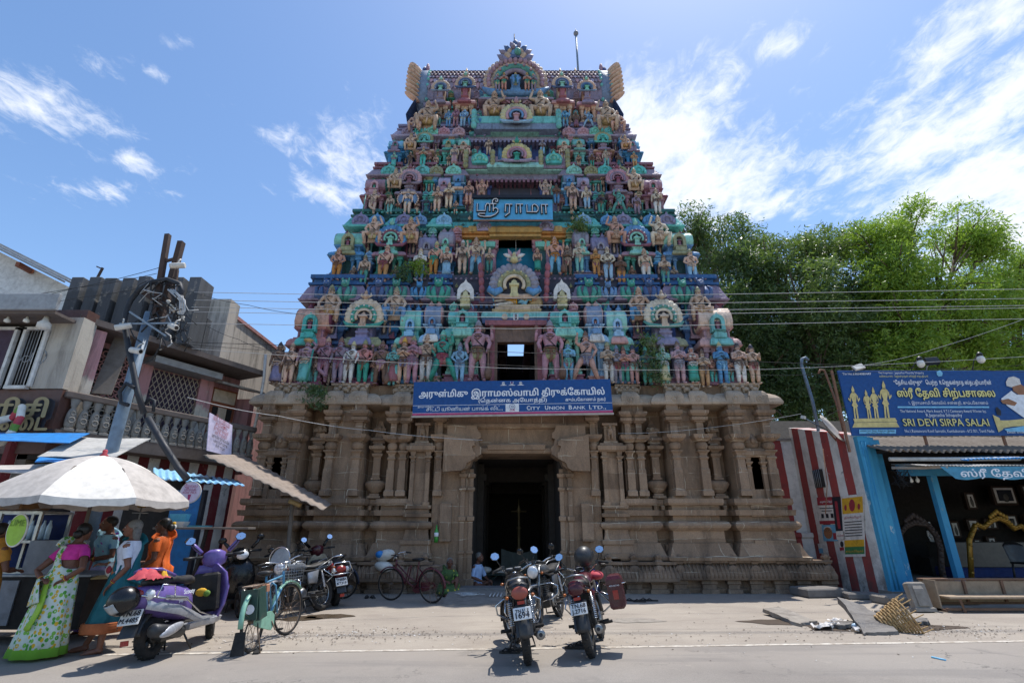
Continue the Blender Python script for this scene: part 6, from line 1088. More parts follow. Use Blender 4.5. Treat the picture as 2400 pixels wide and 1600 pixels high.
# ------------------------------------------------------------------ left hand side: old house, rice shop, shed, stall
def m_plaster(key, top, low, split, stain='#4b4540', amt=.8):
 t = NT(key); z = t.n('ShaderNodeSeparateXYZ', {0: t.P()}).outputs[2]; e = t.m2('ADD', z, t.m2('MULTIPLY', t.m2('SUBTRACT', t.noise(1.6, 6, .7), .5), .9))
 c = t.mix(t.ramp(e, split-.05, split+.05), lin(low), lin(top)); c = t.mix(t.ramp(t.noise(2.2, 8, .72, .3), .58, .66, 0, .6), c, lin('#b5aa9c'))
 c = t.mix(t.ramp(t.noise(1.5, 8, .75, .5, scale=(2.2, 2.2, .35)), .47, .68, 0, amt), c, lin(stain)); t.fin(c, .92, 0, t.bump(t.noise(14, 7, .7), .4, .02)); MATS[key] = t.m
m_plaster('pink_plaster', '#bb8a8a', '#cdc2b2', 4.6); m_plaster('grey_plaster', '#bbb1a4', '#ab7d7b', 5.3); m_plaster('fin_grey', '#5a5c60', '#4b4d50', 7.4, '#2b2a2a', .5); m_plaster('block_wall', '#b9b1a4', '#b0a79a', 5, '#5d564f', .6)
m_stripe('stripe_left', (.43, .9), .2, .5, .5, red='#6f2429', grime=.5)
for k, h, r in (('maroon_tile', '#5d4038', .5), ('fascia', '#9a9b9c', .5), ('rail_stone', '#8a857e', .95), ('rail_dark', '#6b5f58', .95), ('jali_pink', '#b88580', .9), ('jali_cream', '#c0ae98', .9), ('door_wood', '#8c4f33', .6), ('curtain', '#4a3a4a', .8), ('glass_dark', '#15171a', .08), ('white_frame', '#d3d0ca', .5), ('shed_white', '#dcdcda', .7), ('sheet_grey', '#b9b6b0', .55), ('sheet_blue', '#2f86cf', .4), ('sheet_sky', '#8fc4e6', .45), ('rust_tin', '#8a7b6e', .75), ('tin_grey', '#7b8089', .5), ('panel_blue', '#1d76b9', .45), ('canvas', '#d8d2c8', .85), ('canvas_grey', '#b6aea6', .85), ('notice', '#d6cbe0', .7), ('notice_red', '#a04050', .7), ('alu', '#b9b9b6', .35), ('stall_dark', '#231f1d', .8), ('brass', '#c49a45', .3), ('pole_grey', '#6f8294', .5), ('rail_rust', '#4a3a34', .8), ('hose', '#20242c', .6), ('lime_sign', '#9ac23c', .5), ('cane_stick', '#b59b6a', .8), ('blue_tray', '#5fb3cf', .4), ('brown_box', '#8d6a45', .8), ('petal_white', '#d8d6cc', .8), ('petal_red', '#b5414a', .8), ('leaf_trim', '#6f8f3a', .8), ('grey_wood', '#6d655d', .85)):
 paint(k, h, r, .4 if k not in ('canvas', 'glass_dark', 'notice', 'lime_sign') else .14, 4, metal=.7 if k in ('alu', 'brass') else 0, bump=.12)
FA, FB = V((-9.2, 10.4, 0)), V((-7.3, 14.4, 0)); FX = (FB-FA).normalized(); FN = V((-FX.y, FX.x, 0)); FM = Mx(((FX.x, FN.x, 0, FA.x), (FX.y, FN.y, 0, FA.y), (0, 0, 1, 0), (0, 0, 0, 1)))
def onF(dx, dy, dep):
 p = RP(dx, dy, FA+FN*dep, FN)-FA; return p.dot(FX), p.z
def left_side():
 rnd = random.Random(11)
 h = thing('old_house', 'old stained pink house with a balustrade balcony and a parapet of grey fins', 'house'); 
 def F(mat): m = MB(mat); m.M = FM; return m
 m = F('stripe_left'); m.box(-.5, 4.5, .5, .7, 0, 3.2); m.build('ground_wall', h)
 m = F('pink_plaster'); m.box(.1, 4.6, 1.15, 1.4, 3.3, 5.75); m.box(.0, .42, .2, 1.2, 3.3, 5.7); m.box(1.72, 2.0, 1.0, 1.2, 3.3, 5.5); m.box(3.3, 3.7, 1.0, 1.2, 3.3, 5.5); m.build('upper_wall', h)
 m = F('rail_dark'); m.box(-.1, 4.5, -.1, 1.2, 3.12, 3.34); m.box(-.1, 4.5, -.08, .1, 4.06, 4.2, b=.02); m.box(-.1, 4.5, -.06, .08, 3.34, 3.4); m.build('balcony', h)
 b0 = F('rail_stone')
 b0.prof(0, 0, .07, .05, [(3.4, .02), (3.45, .02), (3.46, -.01)]); b0.lathe((0, 0, 3.44), [(.05, 0), (.085, .06), (.095, .16), (.09, .3), (.06, .4), (.035, .44), (.06, .47), (.07, .52), (.085, .58), (.1, .62)], 10, sy=.6)
 b0.torus((0, -.045, 3.62), .055, .014, 10, 5, axis='Y'); b0.torus((0, -.045, 3.75), .04, .012, 10, 5, axis='Y'); b0.M = Mx.Identity(4)
 me = None
 for k in range(21):
  if me is None: m = MB('rail_stone'); m.prof(0, 0, .07, .05, [(3.4, .02), (3.45, .02), (3.46, -.01)]); m.lathe((0, 0, 3.44), [(.05, 0), (.085, .06), (.095, .16), (.09, .3), (.06, .4), (.035, .44), (.06, .47), (.07, .52), (.085, .58), (.1, .62)], 10, sy=.6); m.torus((0, -.055, 3.62), .055, .016, 10, 5, axis='Y'); m.torus((0, -.05, 3.76), .04, .013, 10, 5, axis='Y'); me = m.mesh('baluster'); fixn(me)
  p = FA+FX*(.12+k*.215); o = child('baluster', me, h, (p.x, p.y, 0), math.atan2(FX.y, FX.x))
 # pierced screen
 m = F('jali_pink'); xs = .45
 for i in range(8):
  for j in range(14):
   x = .5+i*.165+(.08 if j % 2 else 0); z = 3.45+j*.155
   if z < 5.6 and x < 1.7: m.torus((x, 1.08, z), .07, .022, 7, 4, 'jali_pink' if z > 4.4 else 'jali_cream', 'Y')
 m.box(.42, 1.72, 1.1, 1.14, 3.36, 5.6, 'shop_dark'); m.build('pierced_screen', h)
 w = F('stall_dark'); w.box(2.0, 3.3, 1.1, 1.16, 3.9, 5.4); 
 w.box(1.96, 3.34, 1.04, 1.16, 3.82, 3.9, 'jali_cream'); w.box(2.02, 3.28, 1.085, 1.1, 3.9, 5.4, 'curtain'); w.build('window', h); w = F('jali_cream')
 for k in range(-8, 12):
  for d in (-1, 1):
   pts = [(2.0+k*.13+(t if d > 0 else 1.5-t)*.55, 1.0, 3.9+t) for t in np.linspace(0, 1.5, 12)]; pts = [p for p in pts if 2.0 <= p[0] <= 3.3]
   if len(pts) > 1: w.tube([pts[0], pts[-1]], .011, 4)
 w.build('grille', h)
 m = F('fascia'); m.box(1.75, 3.6, .55, 1.25, 5.45, 5.62); m.build('sunshade', h); m = F('rail_dark'); m.box(-.2, 4.6, .1, 4, 5.76, 5.9); m.build('roof_slab', h)
 m = F('door_wood'); m.box(3.75, 4.55, 1.1, 1.17, 3.36, 5.35); m.box(3.8, 4.5, 1.08, 1.12, 4.95, 5.3, 'jali_cream'); m.box(4.02, 4.28, 1.075, 1.1, 3.6, 4.8, 'jali_cream'); m.box(3.85, 4.0, 1.07, 1.1, 3.6, 4.8, 'stall_dark'); m.box(4.3, 4.45, 1.07, 1.1, 3.6, 4.8, 'stall_dark'); m.build('door', h)
 m = F('concrete'); m.add([(3.6, .5, 5.4), (5.0, .5, 5.4), (5.0, 1.2, 5.6), (3.6, 1.2, 5.6), (3.6, .5, 5.34), (5.0, .5, 5.34), (5.0, 1.2, 5.5), (3.6, 1.2, 5.5)], [(0, 1, 2, 3), (7, 6, 5, 4), (0, 4, 5, 1), (1, 5, 6, 2), (2, 6, 7, 3), (3, 7, 4, 0)]); m.build('door_canopy', h)
 for k in range(8):
  x = -11.6+k*.44; m = MB('fin_grey'); m.box(x, x+.3, 12.1+.04*(k % 2), 12.75, 5.9, 7.75+.03*math.sin(k*2.1), b=.015); m.build('parapet_fin', h)
 m = MB('fin_grey'); m.box(-12.6, -8.3, 12.9, 13.1, 5.9, 6.9); m.build('parapet', h)
 m = MB('grey_plaster'); m.box(-9.6, -8.7, 14.45, 15.0, 5.9, 8.2); m.box(-9.3, -8.75, 15.0, 22, 0, 7.75); m.box(-8.8, -7.9, 15.15, 15.4, 3, 5.2); m.build('side_wall', h); m = MB('jali_pink'); m.box(-9.4, -8.7, 15.0, 22, 7.75, 7.86); m.build('coping', h)
 m = MB('grey_wood'); a, b = D(285, 775, 11.4), D(232, 905, 11.0); m.beam(a, b, .36, .04); m.build('loose_board', None, 'grey board leaning across the pierced balcony screen', 'board')
 # rice shop
 s = thing('rice_shop', 'dark two storey shop with gilt Tamil letters and curtained windows at the left edge', 'shop', (-12, 10.2, 0)); O = s.location
 def B(mb, x0, x1, y0, y1, z0, z1, mat=None, b=0): mb.box(x0-O.x, x1-O.x, y0-O.y, y1-O.y, z0, z1, mat, b)
 m = MB('maroon_tile'); B(m, -17, -9.25, 10.25, 10.6, 2.9, 4.2); B(m, -17, -9.9, 10.3, 10.6, 4.2, 5.8, 'stall_dark'); B(m, -9.92, -9.25, 10.22, 10.6, 4.22, 5.8, 'block_wall'); B(m, -17, -9.25, 10.27, 10.6, 5.8, 6.0); m.build('wall', s)
 m = MB('fascia'); B(m, -17, -9.35, 9.6, 9.68, 5.72, 6.08, b=.01); B(m, -17, -9.4, 9.68, 10.4, 5.66, 5.72, 'rail_dark'); m.build('canopy', s)
 for i, (xa, xb) in enumerate(((-30, 60), (74, 122), (124, 168))):
  a, b = D(xa+10, 762, 10.2).x-.25, D(xb+10, 762, 10.2).x-.25; b = min(b, -9.95)
  m = MB('white_frame')
  for x in (a, b-.06): B(m, x, x+.06, 10.16, 10.24, 4.25, 5.55)
  B(m, a, b, 10.15, 10.23, 4.2, 4.27); B(m, a, b, 10.16, 10.24, 5.5, 5.56)
  if i != 1: B(m, a+.07, b-.07, 10.22, 10.26, 4.3, 5.5, 'curtain'); m.torus(((a+b)/2-O.x, .01, 4.9), .16, .012, 16, 4, 'fascia', 'Y'); m.torus(((a+b)/2-O.x, .01, 4.75), .08, .01, 12, 4, 'fascia', 'Y')
  else:
   for k in range(5): x = a+.1+k*(b-a-.2)/4-O.x; m.tube([(x, 0, 4.3), (x, 0, 5.5)], .008, 4, 'fascia')
   for k in range(3): m.torus(((a+b)/2-O.x+(k-1)*.16, -.01, 4.85), .07, .009, 10, 4, 'fascia', 'Y')
  m.build('window', s)
 for k in range(9):
  x = -12.9+k*.4; m = MB('bulb'); r = .12 if k in (3, 8) else .055; m.lathe((x-O.x, -.35, 5.66-r*2.4), [(r*.3, 0), (r, r*.3), (r, r*1.1), (r*.5, r*1.6), (r*.35, r*2.4)], 10, 'bulb' if k not in (3, 8) else 'canvas'); m.build('lamp', s)
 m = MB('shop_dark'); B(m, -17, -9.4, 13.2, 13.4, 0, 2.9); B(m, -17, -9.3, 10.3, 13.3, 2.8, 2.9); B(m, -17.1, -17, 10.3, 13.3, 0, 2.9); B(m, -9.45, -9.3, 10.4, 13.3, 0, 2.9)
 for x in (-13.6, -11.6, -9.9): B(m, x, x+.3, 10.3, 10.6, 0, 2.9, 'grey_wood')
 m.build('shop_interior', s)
 m = MB('brass'); a = D(18, 960, 10.1)-O; text(m, 'அரிசி', a+V((-1.0, -.02, .02)), (1, 0, 0), (0, 0, 1), h=.34, w=1.75, bold=.035, mat=paint('old_gilt', '#97875f', .5, .4)); text(m, 'கைட', D(70, 985, 10.1)-O+V((-.75, -.02, -.02)), (1, 0, 0), (0, 0, 1), h=.32, w=1.1, bold=.035, mat='old_gilt')
 text(m, 'அரிசி', a+V((-.96, .05, .0)), (1, 0, 0), (0, 0, 1), h=.34, w=1.78, bold=.06, mat='ink'); text(m, 'கைட', D(70, 985, 10.1)-O+V((-.71, .05, -.04)), (1, 0, 0), (0, 0, 1), h=.32, w=1.13, bold=.06, mat='ink'); m.build('lettering', s)
 m = MB('petal_white'); P = [D(0, 965, 9.95), D(30, 958, 9.95), D(50, 935, 9.95), D(46, 960, 9.9), D(28, 990, 9.9), D(0, 1020, 9.85)]
 for i in range(len(P)-1):
  for k in range(8): t = k/8; q = P[i].lerp(P[i+1], t); m.ell(q, .07, ('petal_white', 'petal_white', 'petal_red', 'leaf_trim')[((i*8+k)//4) % 4], 7, 5)
 m.build('flower_garland', None, 'flower garland draped over the gilt letters of the rice shop', 'garland')
 # white shed behind
 w = thing('white_shed', 'white gabled shed with a ribbed roof edge rising behind the rice shop', 'shed'); m = MB('shed_white'); q = lambda x, y: D(x, y, 14.2); a, b = q(-60, 545), q(172, 662)
 m.ext([(a.x-4, 5.5), (b.x, 5.5), (b.x, b.z-.05), (a.x, a.z-.05), (a.x-4, a.z+1)], 14.2, 14.4); c = q(0, 672); d = q(70, 700); m.add([(a.x-3, 14.19, 5.5), (d.x, 14.19, 6.2), (d.x, 14.19, d.z), (c.x-1.5, 14.19, c.z+.3)], [(0, 1, 2, 3)], 'maroon_tile'); m.build('gable_wall', w)
 m = MB('fascia')
 for k in range(3): o_ = .08*k; m.beam(a+V((0, -.5+.2*k, .02+o_)), b+V((0, -.5+.2*k, .02+o_)), .25, .05)
 for t in (.2, .6): p = a.lerp(b, t); m.box(p.x-.06, p.x+.06, 13.7, 14.3, p.z-.22, p.z-.08, 'door_wood')
 m.build('roof_edge', w)
 # sheets used as awnings
 def sheet(name, pts, mat, label, corr=0, th=.012, cat='awning', parent=None):
  P = [V(p) for p in pts]; m = MB(mat); n = 40 if corr else 4
  def fn(u, v):
   p = P[0]*(1-u)*(1-v)+P[1]*u*(1-v)+P[2]*u*v+P[3]*(1-u)*v; return (p.x, p.y, p.z+(corr*math.sin(u*TAU*13) if corr else .015*math.sin(5*u+3*v)))
  m.sheet(fn, n*4 if corr else 4, 3, th=th, smooth=bool(corr)); return m.build(name, parent, label, cat, 'sheets covering the stalls' if parent is None else None)
 sheet('tin_sheet', (D(86, 1048, 8.7), D(255, 1052, 8.6), D(346, 1008, 9.9), D(182, 1003, 9.9)), 'sheet_grey', 'large pale grey tin sheet behind the top of the umbrella')
 sheet('tin_sheet', (D(-60, 1012, 9.0), D(160, 1014, 9.0), D(206, 996, 9.9), D(-60, 990, 9.9)), 'sheet_blue', 'bright blue plastic sheet under the gilt letters of the rice shop')
 sheet('tin_sheet', (D(80, 1060, 8.3), D(190, 1062, 8.3), D(215, 1046, 8.9), D(95, 1046, 8.9)), 'sheet_blue', 'short blue sheet just left of the umbrella top')
 sheet('tin_sheet', (D(-60, 1085, 7.9), D(70, 1083, 7.9), D(150, 1066, 8.8), D(-60, 1066, 8.8)), 'canvas_grey', 'long faded awning strip above the left shoulder of the umbrella')
 sheet('blue_awning', (D(352, 1098, 10.4), D(562, 1114, 10.6), D(545, 1102, 11.6), D(352, 1074, 11.4)), 'sheet_sky', 'corrugated sky blue awning right of the umbrella', .013)
 sheet('rusty_awning', (D(467, 1044, 11.0), D(742, 1170, 10.9), D(762, 1156, 12.6), D(556, 1043, 13.2)), 'rust_tin', 'rusty tin awning sloping down to a crooked wooden pole', .012)
 m = MB('grey_wood'); m.tube([D(474, 1046, 11.5), D(600, 1098, 11.6), D(700, 1146, 11.6)], .04, 6); m.tube([D(560, 1080, 12.6), D(720, 1150, 12.2)], .035, 6); m.build('rafter', None, 'pair of rough wooden rafters under the rusty tin awning', 'rafter')
 g = G(648, 1400); m = MB('grey_wood'); m.tube([D(672, 1150, 11.6), D(666, 1210, 11.6), (g.x-.05, g.y+.05, .6), (g.x, g.y, 0)], [.04, .045, .04, .045], 7); m.tube([D(665, 1150, 11.55), D(690, 1160, 11.5)], .05, 6, 'cane_stick'); m.build('wooden_pole', None, 'crooked wooden pole propping up the rusty awning', 'pole')
 # notice on the balcony
 m = MB('notice'); A, B_, C_, D_ = D(482, 947, 12.3), D(534, 976, 13.0), D(531, 1048, 13.0), D(475, 1034, 12.3); n = (B_-A).cross(D_-A).normalized()*-.02
 m.add([A, B_, C_, D_, A-n, B_-n, C_-n, D_-n], [(0, 1, 2, 3), (4, 7, 6, 5), (0, 4, 5, 1), (1, 5, 6, 2), (2, 6, 7, 3), (3, 7, 4, 0)]); pt = lambda u, v: A*(1-u)*(1-v)+B_*u*(1-v)+C_*u*v+D_*(1-u)*v
 lift = (B_-A).cross(D_-A).normalized()*-.0
 up = (A-D_).normalized(); rx = (B_-A).normalized(); nn = rx.cross(up)*.015
 for k, (s_, wd, hh) in enumerate((('ஸ்ரீ ராமஜயம்', .7, .16), ('கும்பேகாணம்', .5, .1), ('திருவிழா நிகழ்ச்சி', .62, .09), ('ஸ்ரீ ராமநவமி', .5, .08), ('அருள்மிகு திருக்ேகாயில்', .75, .08), ('பக்தர்கள் வருக', .6, .08), ('ஸ்ரீ ராமா', .4, .08))): text(m, s_, pt(.5, .16+.12*k)+nn, rx, up, h=hh, w=wd*(B_-A).length, mat='notice_red' if k < 4 else 'ink', align='C')
 m.build('notice_board', None, 'lilac Tamil notice hung on the balcony railing', 'notice')
 # blue door panel, shelf, trays
 a, b = D(371, 1345, 10.8), D(470, 1125, 10.8); m = MB('panel_blue'); m.box(b.x-.62, b.x, 10.8, 10.84, .1, b.z, b=.004); m.box(b.x-.02, b.x+.05, 10.76, 10.86, 0, b.z, 'ink'); m.build('door_panel', None, 'smooth bright blue door panel beside the striped wall', 'door')
 m = MB('stall_dark'); m.box(b.x-1.7, b.x-.6, 11.0, 11.06, 0, b.z+.2); m.build('shutter', None, 'dark ribbed shutter left of the blue door panel', 'shutter')
 m = MB('grey_wood'); c = D(465, 1210, 10.4); m.box(c.x-.85, c.x+.95, 10.25, 10.55, c.z-.04, c.z, b=.006); m.beam((c.x+.1, 10.4, c.z), (c.x-.05, 10.4, 0), .05, .05, 'stall_dark'); m.beam((c.x-.7, 10.4, c.z), (c.x-.7, 10.4, 0), .05, .05, 'stall_dark'); m.build('plank_shelf', None, 'grey plank counter crossing in front of the blue door panel', 'shelf')
 m = MB('white_paint'); m.prof(c.x-.55, 10.4, .24, .1, [(c.z, -.03), (c.z+.1, 0), (c.z+.1, -.02), (c.z+.02, -.04)]); m.build('tray', None, 'white plastic tray on the plank counter', 'tray'); m = MB('blue_tray'); m.prof(c.x-.48, 10.42, .16, .08, [(c.z+.1, -.02), (c.z+.24, .0)]); m.build('box', None, 'pale blue box standing on the white tray', 'box'); m = MB('blue_tray'); m.prof(c.x-.05, 10.4, .2, .1, [(c.z+.003, -.02), (c.z+.03, 0)]); m.build('tray', None, 'flat blue tray at the right on the plank counter', 'tray')
 def disc(c, r, mat, label, lines, rz=0, sx=1.):
  m = MB('white_frame'); m.M = Mx.Translation(c) @ Mx.Rotation(rz, 4, 'Z'); m.lathe((0, 0, 0), [(r, 0), (r, .02)], 26, axis='Y', sx=sx); m.lathe((0, -.004, 0), [(r*.92, 0), (r*.92, .002)], 26, mat, axis='Y', sx=sx)
  for s_, z, hh, k in lines: text(m, s_, (0, -.01, z*r), (1, 0, 0), (0, 0, 1), h=hh*r, mat=k, align='C')
  if mat == 'notice': m.ext([(-.15*r, -.2*r), (.15*r, -.2*r), (.08*r, -.7*r), (-.08*r, -.7*r)], -.01, -.004, 'board_magenta')
  return m.build('round_sign', None, label, 'sign')
 disc(D(437, 1130, 10.1), .2, 'notice', 'round pink and white rose milk sign by the umbrella rim', [('ேராஸ்', .42, .28, 'board_magenta'), ('மில்க்', .12, .28, 'board_magenta'), ('ROSE MILK', -.12, .2, 'board_magenta')])
 disc(D(38, 1217, 6.9), .2, 'lime_sign', 'oval lime green drink sign on the glass case', [('LIME', .25, .4, 'leaf_trim')], R(-8), .72)
 # umbrella
 u = thing('market_umbrella', 'big off white market umbrella shading the street stall', 'umbrella', (-6.08, 7.75, 0)); NP = 8
 for mi, mt_ in ((0, 'canvas'), (1, 'canvas_grey')):
  m = MB(mt_)
  for k in range(mi, NP, 2):
   def fn(a, b, k=k):
    ang = TAU*(k+a)/NP+.25; s_ = math.cos((a-.5)*TAU/NP)/1.; r = 1.26*b*(math.cos(PI/NP)/math.cos((a-.5)*TAU/NP)); z = 2.52-.62*b**1.7+.03*math.sin(PI*b)*(1-4*(a-.5)**2)-(0.0 if b < .999 else 0); return (r*math.cos(ang), r*math.sin(ang), z+.045*(1-abs(2*a-1))*(b > .7)*0-.035*(b**6)*(1-(2*a-1)**2))
   m.sheet(fn, 8, 12, th=.004)
   def fl(a, b, k=k):
    p = fn(a, 1.); return (p[0]*(1+.01*b), p[1]*(1+.01*b), p[2]-b*(.09+.012*math.sin(a*17+k)))
   m.sheet(fl, 8, 2)
  m.build('canopy_panel', u, fix=False)
 m = MB('grey_wood'); m.tube([(0, 0, 0), (0, 0, 2.5)], .025, 8); m.build('pole', u); m = MB('petal_red'); m.lathe((0, 0, 2.5), [(.05, 0), (.06, .03), (.03, .06), (.035, .1), (.02, .12)], 10); m.build('tip', u)
 m = MB('grey_wood')
 for k in range(NP): a = TAU*k/NP+.25; m.tube([(1.22*math.cos(a), 1.22*math.sin(a), 1.89), (.7*math.cos(a), .7*math.sin(a), 2.3), (0, 0, 2.46)], .008, 4)
 m.build('rib', u)
 # stall: counter with glass case
 t = thing('drink_stall', 'street drink stall with a steel counter and aluminium glass case under the umbrella', 'stall', (-6.9, 8.3, 0)); 
 m = MB('steel'); m.box(-1.6, .9, -.3, .5, .86, .9, b=.01); m.box(-1.6, .88, -.28, .46, .2, .86, 'stall_dark'); m.box(-1.5, -.1, -.3, -.28, .25, .82, 'tin_grey'); m.box(-.1, .6, -.32, -.1, .9, 1.35, 'tin_grey'); m.build('counter', t)
 m = MB('alu')
 for x in (-1.5, -.75, -.15):
  for y in (-.2, .35): m.box(x-.02, x+.02, y-.02, y+.02, .9, 1.75)
 for z in (.92, 1.33, 1.74):
  for y in (-.2, .35): m.box(-1.5, -.15, y-.018, y+.018, z-.018, z+.018)
  for x in (-1.5, -.15): m.box(x-.018, x+.018, -.2, .35, z-.018, z+.018)
 m.build('case_frame', t); m = MB('cloth_blue'); m.box(-1.48, -.17, .36, .37, .95, 1.72); m.box(-1.48, -.17, -.16, .33, 1.34, 1.35, 'glass_dark'); m.build('case_shelf', t)
 for k in range(8): m = MB('bottle'); m.lathe((-7.0-.09*k-.05, 8.3, 1.36), [(.035, 0), (.035, .18), (.015, .24), (.015, .27)], 9); m.build('water_bottle', None, 'clear water bottle in the row inside the glass case', 'bottle', 'water bottles in the glass case')
 m = MB('stall_dark'); m.beam((-5.72, 8.2, 0), (-5.72, 8.25, 1.95), .1, .1, 'grey_wood'); m.beam((-6.35, 8.9, 0), (-6.35, 8.9, 2.3), .22, .2, 'grey_wood'); m.box(-6.5, -5.0, 8.3, 8.34, .72, .76); m.beam((-5.1, 8.3, 0), (-5.1, 8.3, .75), .05, .05); m.beam((-6.1, 8.3, 0), (-6.1, 8.3, .75), .05, .05); m.build('post', t)
 m = MB('cane_stick'); 
 for k in range(9): m.tube([(-6.5+rnd.uniform(-.1, .1), 8.02+.03*k, .82+.012*(k % 4)), (-5.75, 8.05+.03*k, .85+.012*(k % 3)), (-5.2+rnd.uniform(-.1, .15), 8.03+.03*k, .8+rnd.uniform(-.03, .06))], .014, 5)
 m.build('cane_bundle', None, 'bundle of pale sugar canes lying across the stall counter', 'sugar cane')
 l = D(325, 1165, 8.6); m = MB('brass'); m.lathe(l, [(.06, .0), (.07, .05), (.07, .12), (.03, .15)], 10); m.lathe(l+V((0, 0, -.09)), [(.11, 0), (.11, .015)], 12, 'steel'); m.tube([l, l+V((0, 0, -.25))], .012, 5, 'steel'); m.lathe(l+V((0, 0, -.32)), [(.04, 0), (.045, .06)], 8); m.tube([l+V((0, 0, .15)), (l.x, l.y, 2.4)], .006, 4, 'steel'); m.build('gas_lantern', None, 'brass and steel gas lantern hanging under the umbrella edge', 'lantern')
 m = MB('brown_box'); m.box(-7.9, -7.2, 7.9, 8.4, 1.78, 1.95, b=.02); m.build('carton', None, 'flat brown carton on top of the glass case', 'carton')
 # utility pole
 p = thing('utility_pole', 'grey steel utility pole crowned with rusty rails and tangled cables', 'utility pole', (-6.95, 9.0, 0)); O3 = p.location; q = lambda x, y, Y=9.0: D(x, y, Y)-O3
 m = MB('pole_grey'); top = q(345, 718); m.tube([(0, 0, 0), (0, 0, 3.2), (top.x, 0, top.z)], [.105, .1, .085], 12); m.build('shaft', p)
 m = MB('rail_rust'); m.beam(q(352, 740), q(386, 539), .09, .09); m.beam(q(368, 740, 9.1), q(417, 556, 9.1), .12, .1); m.beam(q(372, 640), q(405, 640, 9.1), .05, .05); m.beam(q(380, 600), q(410, 592, 9.1), .05, .05); m.beam(q(330, 672), q(395, 715), .09, .09); m.beam(q(398, 690), q(407, 620), .05, .05); m.build('top_rail', p)
 m = MB('steel'); m.beam(q(275, 744, 8.8), q(410, 742, 8.8), .03, .03); m.beam(q(298, 716, 8.8), q(382, 772, 8.7), .03, .03); m.build('camera_bar', p)
 m = MB('hose'); m.tube([q(*a, 8.9) for a in ((395, 700), (418, 668), (412, 652), (385, 642), (350, 648), (320, 665), (300, 690), (288, 720), (287, 750), (295, 800), (306, 850), (316, 900), (330, 948))], .05, 8); m.tube([q(*a, 8.85) for a in ((340, 960), (375, 1020), (410, 1075), (430, 1100))], .055, 8)
 m.tube([q(*a, 8.85) for a in ((308, 890), (290, 880), (275, 900), (278, 925), (295, 930))], .035, 6); m.tube([q(*a, 9) for a in ((330, 930), (345, 915), (355, 920), (352, 945))], .03, 6); m.build('hose', p)
 m = MB('wire_white')
 for k in range(26):
  a = V((rnd.uniform(330, 420), rnd.uniform(640, 760))); pts = [a]; 
  for j in range(6): a = a+V((rnd.uniform(-22, 24), rnd.uniform(-12, 26))); pts.append(a)
  m.tube([q(b.x, b.y, 8.8+.1*rnd.random()) for b in pts], rnd.uniform(.006, .014), 4, rnd.choice(['wire_white', 'wire_black', 'wire_black']))
 for k in range(3): m.tube([q(*a, 8.85) for a in ((398-6*k, 665), (424-5*k, 690), (425-6*k, 712), (412, 735+6*k))], .018, 5, 'wire_white')
 m.build('wire_tangle', p)
 for k in range(5): m = MB('canvas'); c = q(385+8*k, 700+9*k, 8.9); m.lathe(c, [(.02, 0), (.045, .02), (.03, .05), (.045, .08), (.02, .1)], 8); m.build('insulator', p)
 for i, (x, y, ry, l) in enumerate(((283, 750, 1, 'white security camera hanging at the left end of the pole bar'), (398, 750, -1, 'white security camera hanging at the right end of the pole bar'), (312, 805, -.6, 'white security camera low on the utility pole'), (408, 610, .4, 'small white camera between the rails on top of the pole'))):
  c = D(x, y, 8.75); m = MB('pvc'); m.M = Mx.Translation(c) @ Mx.Rotation(.5*ry, 4, 'Z') @ Mx.Rotation(R(-22)*ry, 4, 'Y'); m.lathe((-.13, 0, 0), [(.05, 0), (.055, .02), (.055, .24), (.05, .26)], 10, axis='X'); m.lathe((-.131 if ry > 0 else .131, 0, 0), [(.035, -.004), (.035, .004)], 10, 'glass_dark', axis='X'); m.tube([(0, 0, .05), (.03, 0, .12), (.03, .05, .16)], .016, 5); m.build('security_camera', None, l, 'security camera', fix=True)
 m = MB('rail_rust'); m.beam(D(220, 645, 13), D(236, 615, 13), .05, .05); m.beam(D(236, 640, 13), D(262, 662, 13), .05, .05); m.beam(D(222, 612, 13), D(236, 618, 13), .03, .03); m.build('roof_bracket', None, 'small rusty bracket standing above the grey fins', 'bracket')
 m = MB('pvc'); m.tube([D(437, 722, 14), D(476, 742, 14.2), D(470, 800, 14.3)], .03, 6); m.build('conduit', None, 'pale bent conduit at the end of the grey fins', 'pipe'); m = MB('pvc'); m.tube([D(610, 815, 14.4), D(606, 870, 14.4), D(590, 960, 14.4), D(577, 1010, 14.4)], .04, 6); m.build('drain_pipe', None, 'thin pale drain pipe on the side wall of the old house', 'pipe')
left_side()
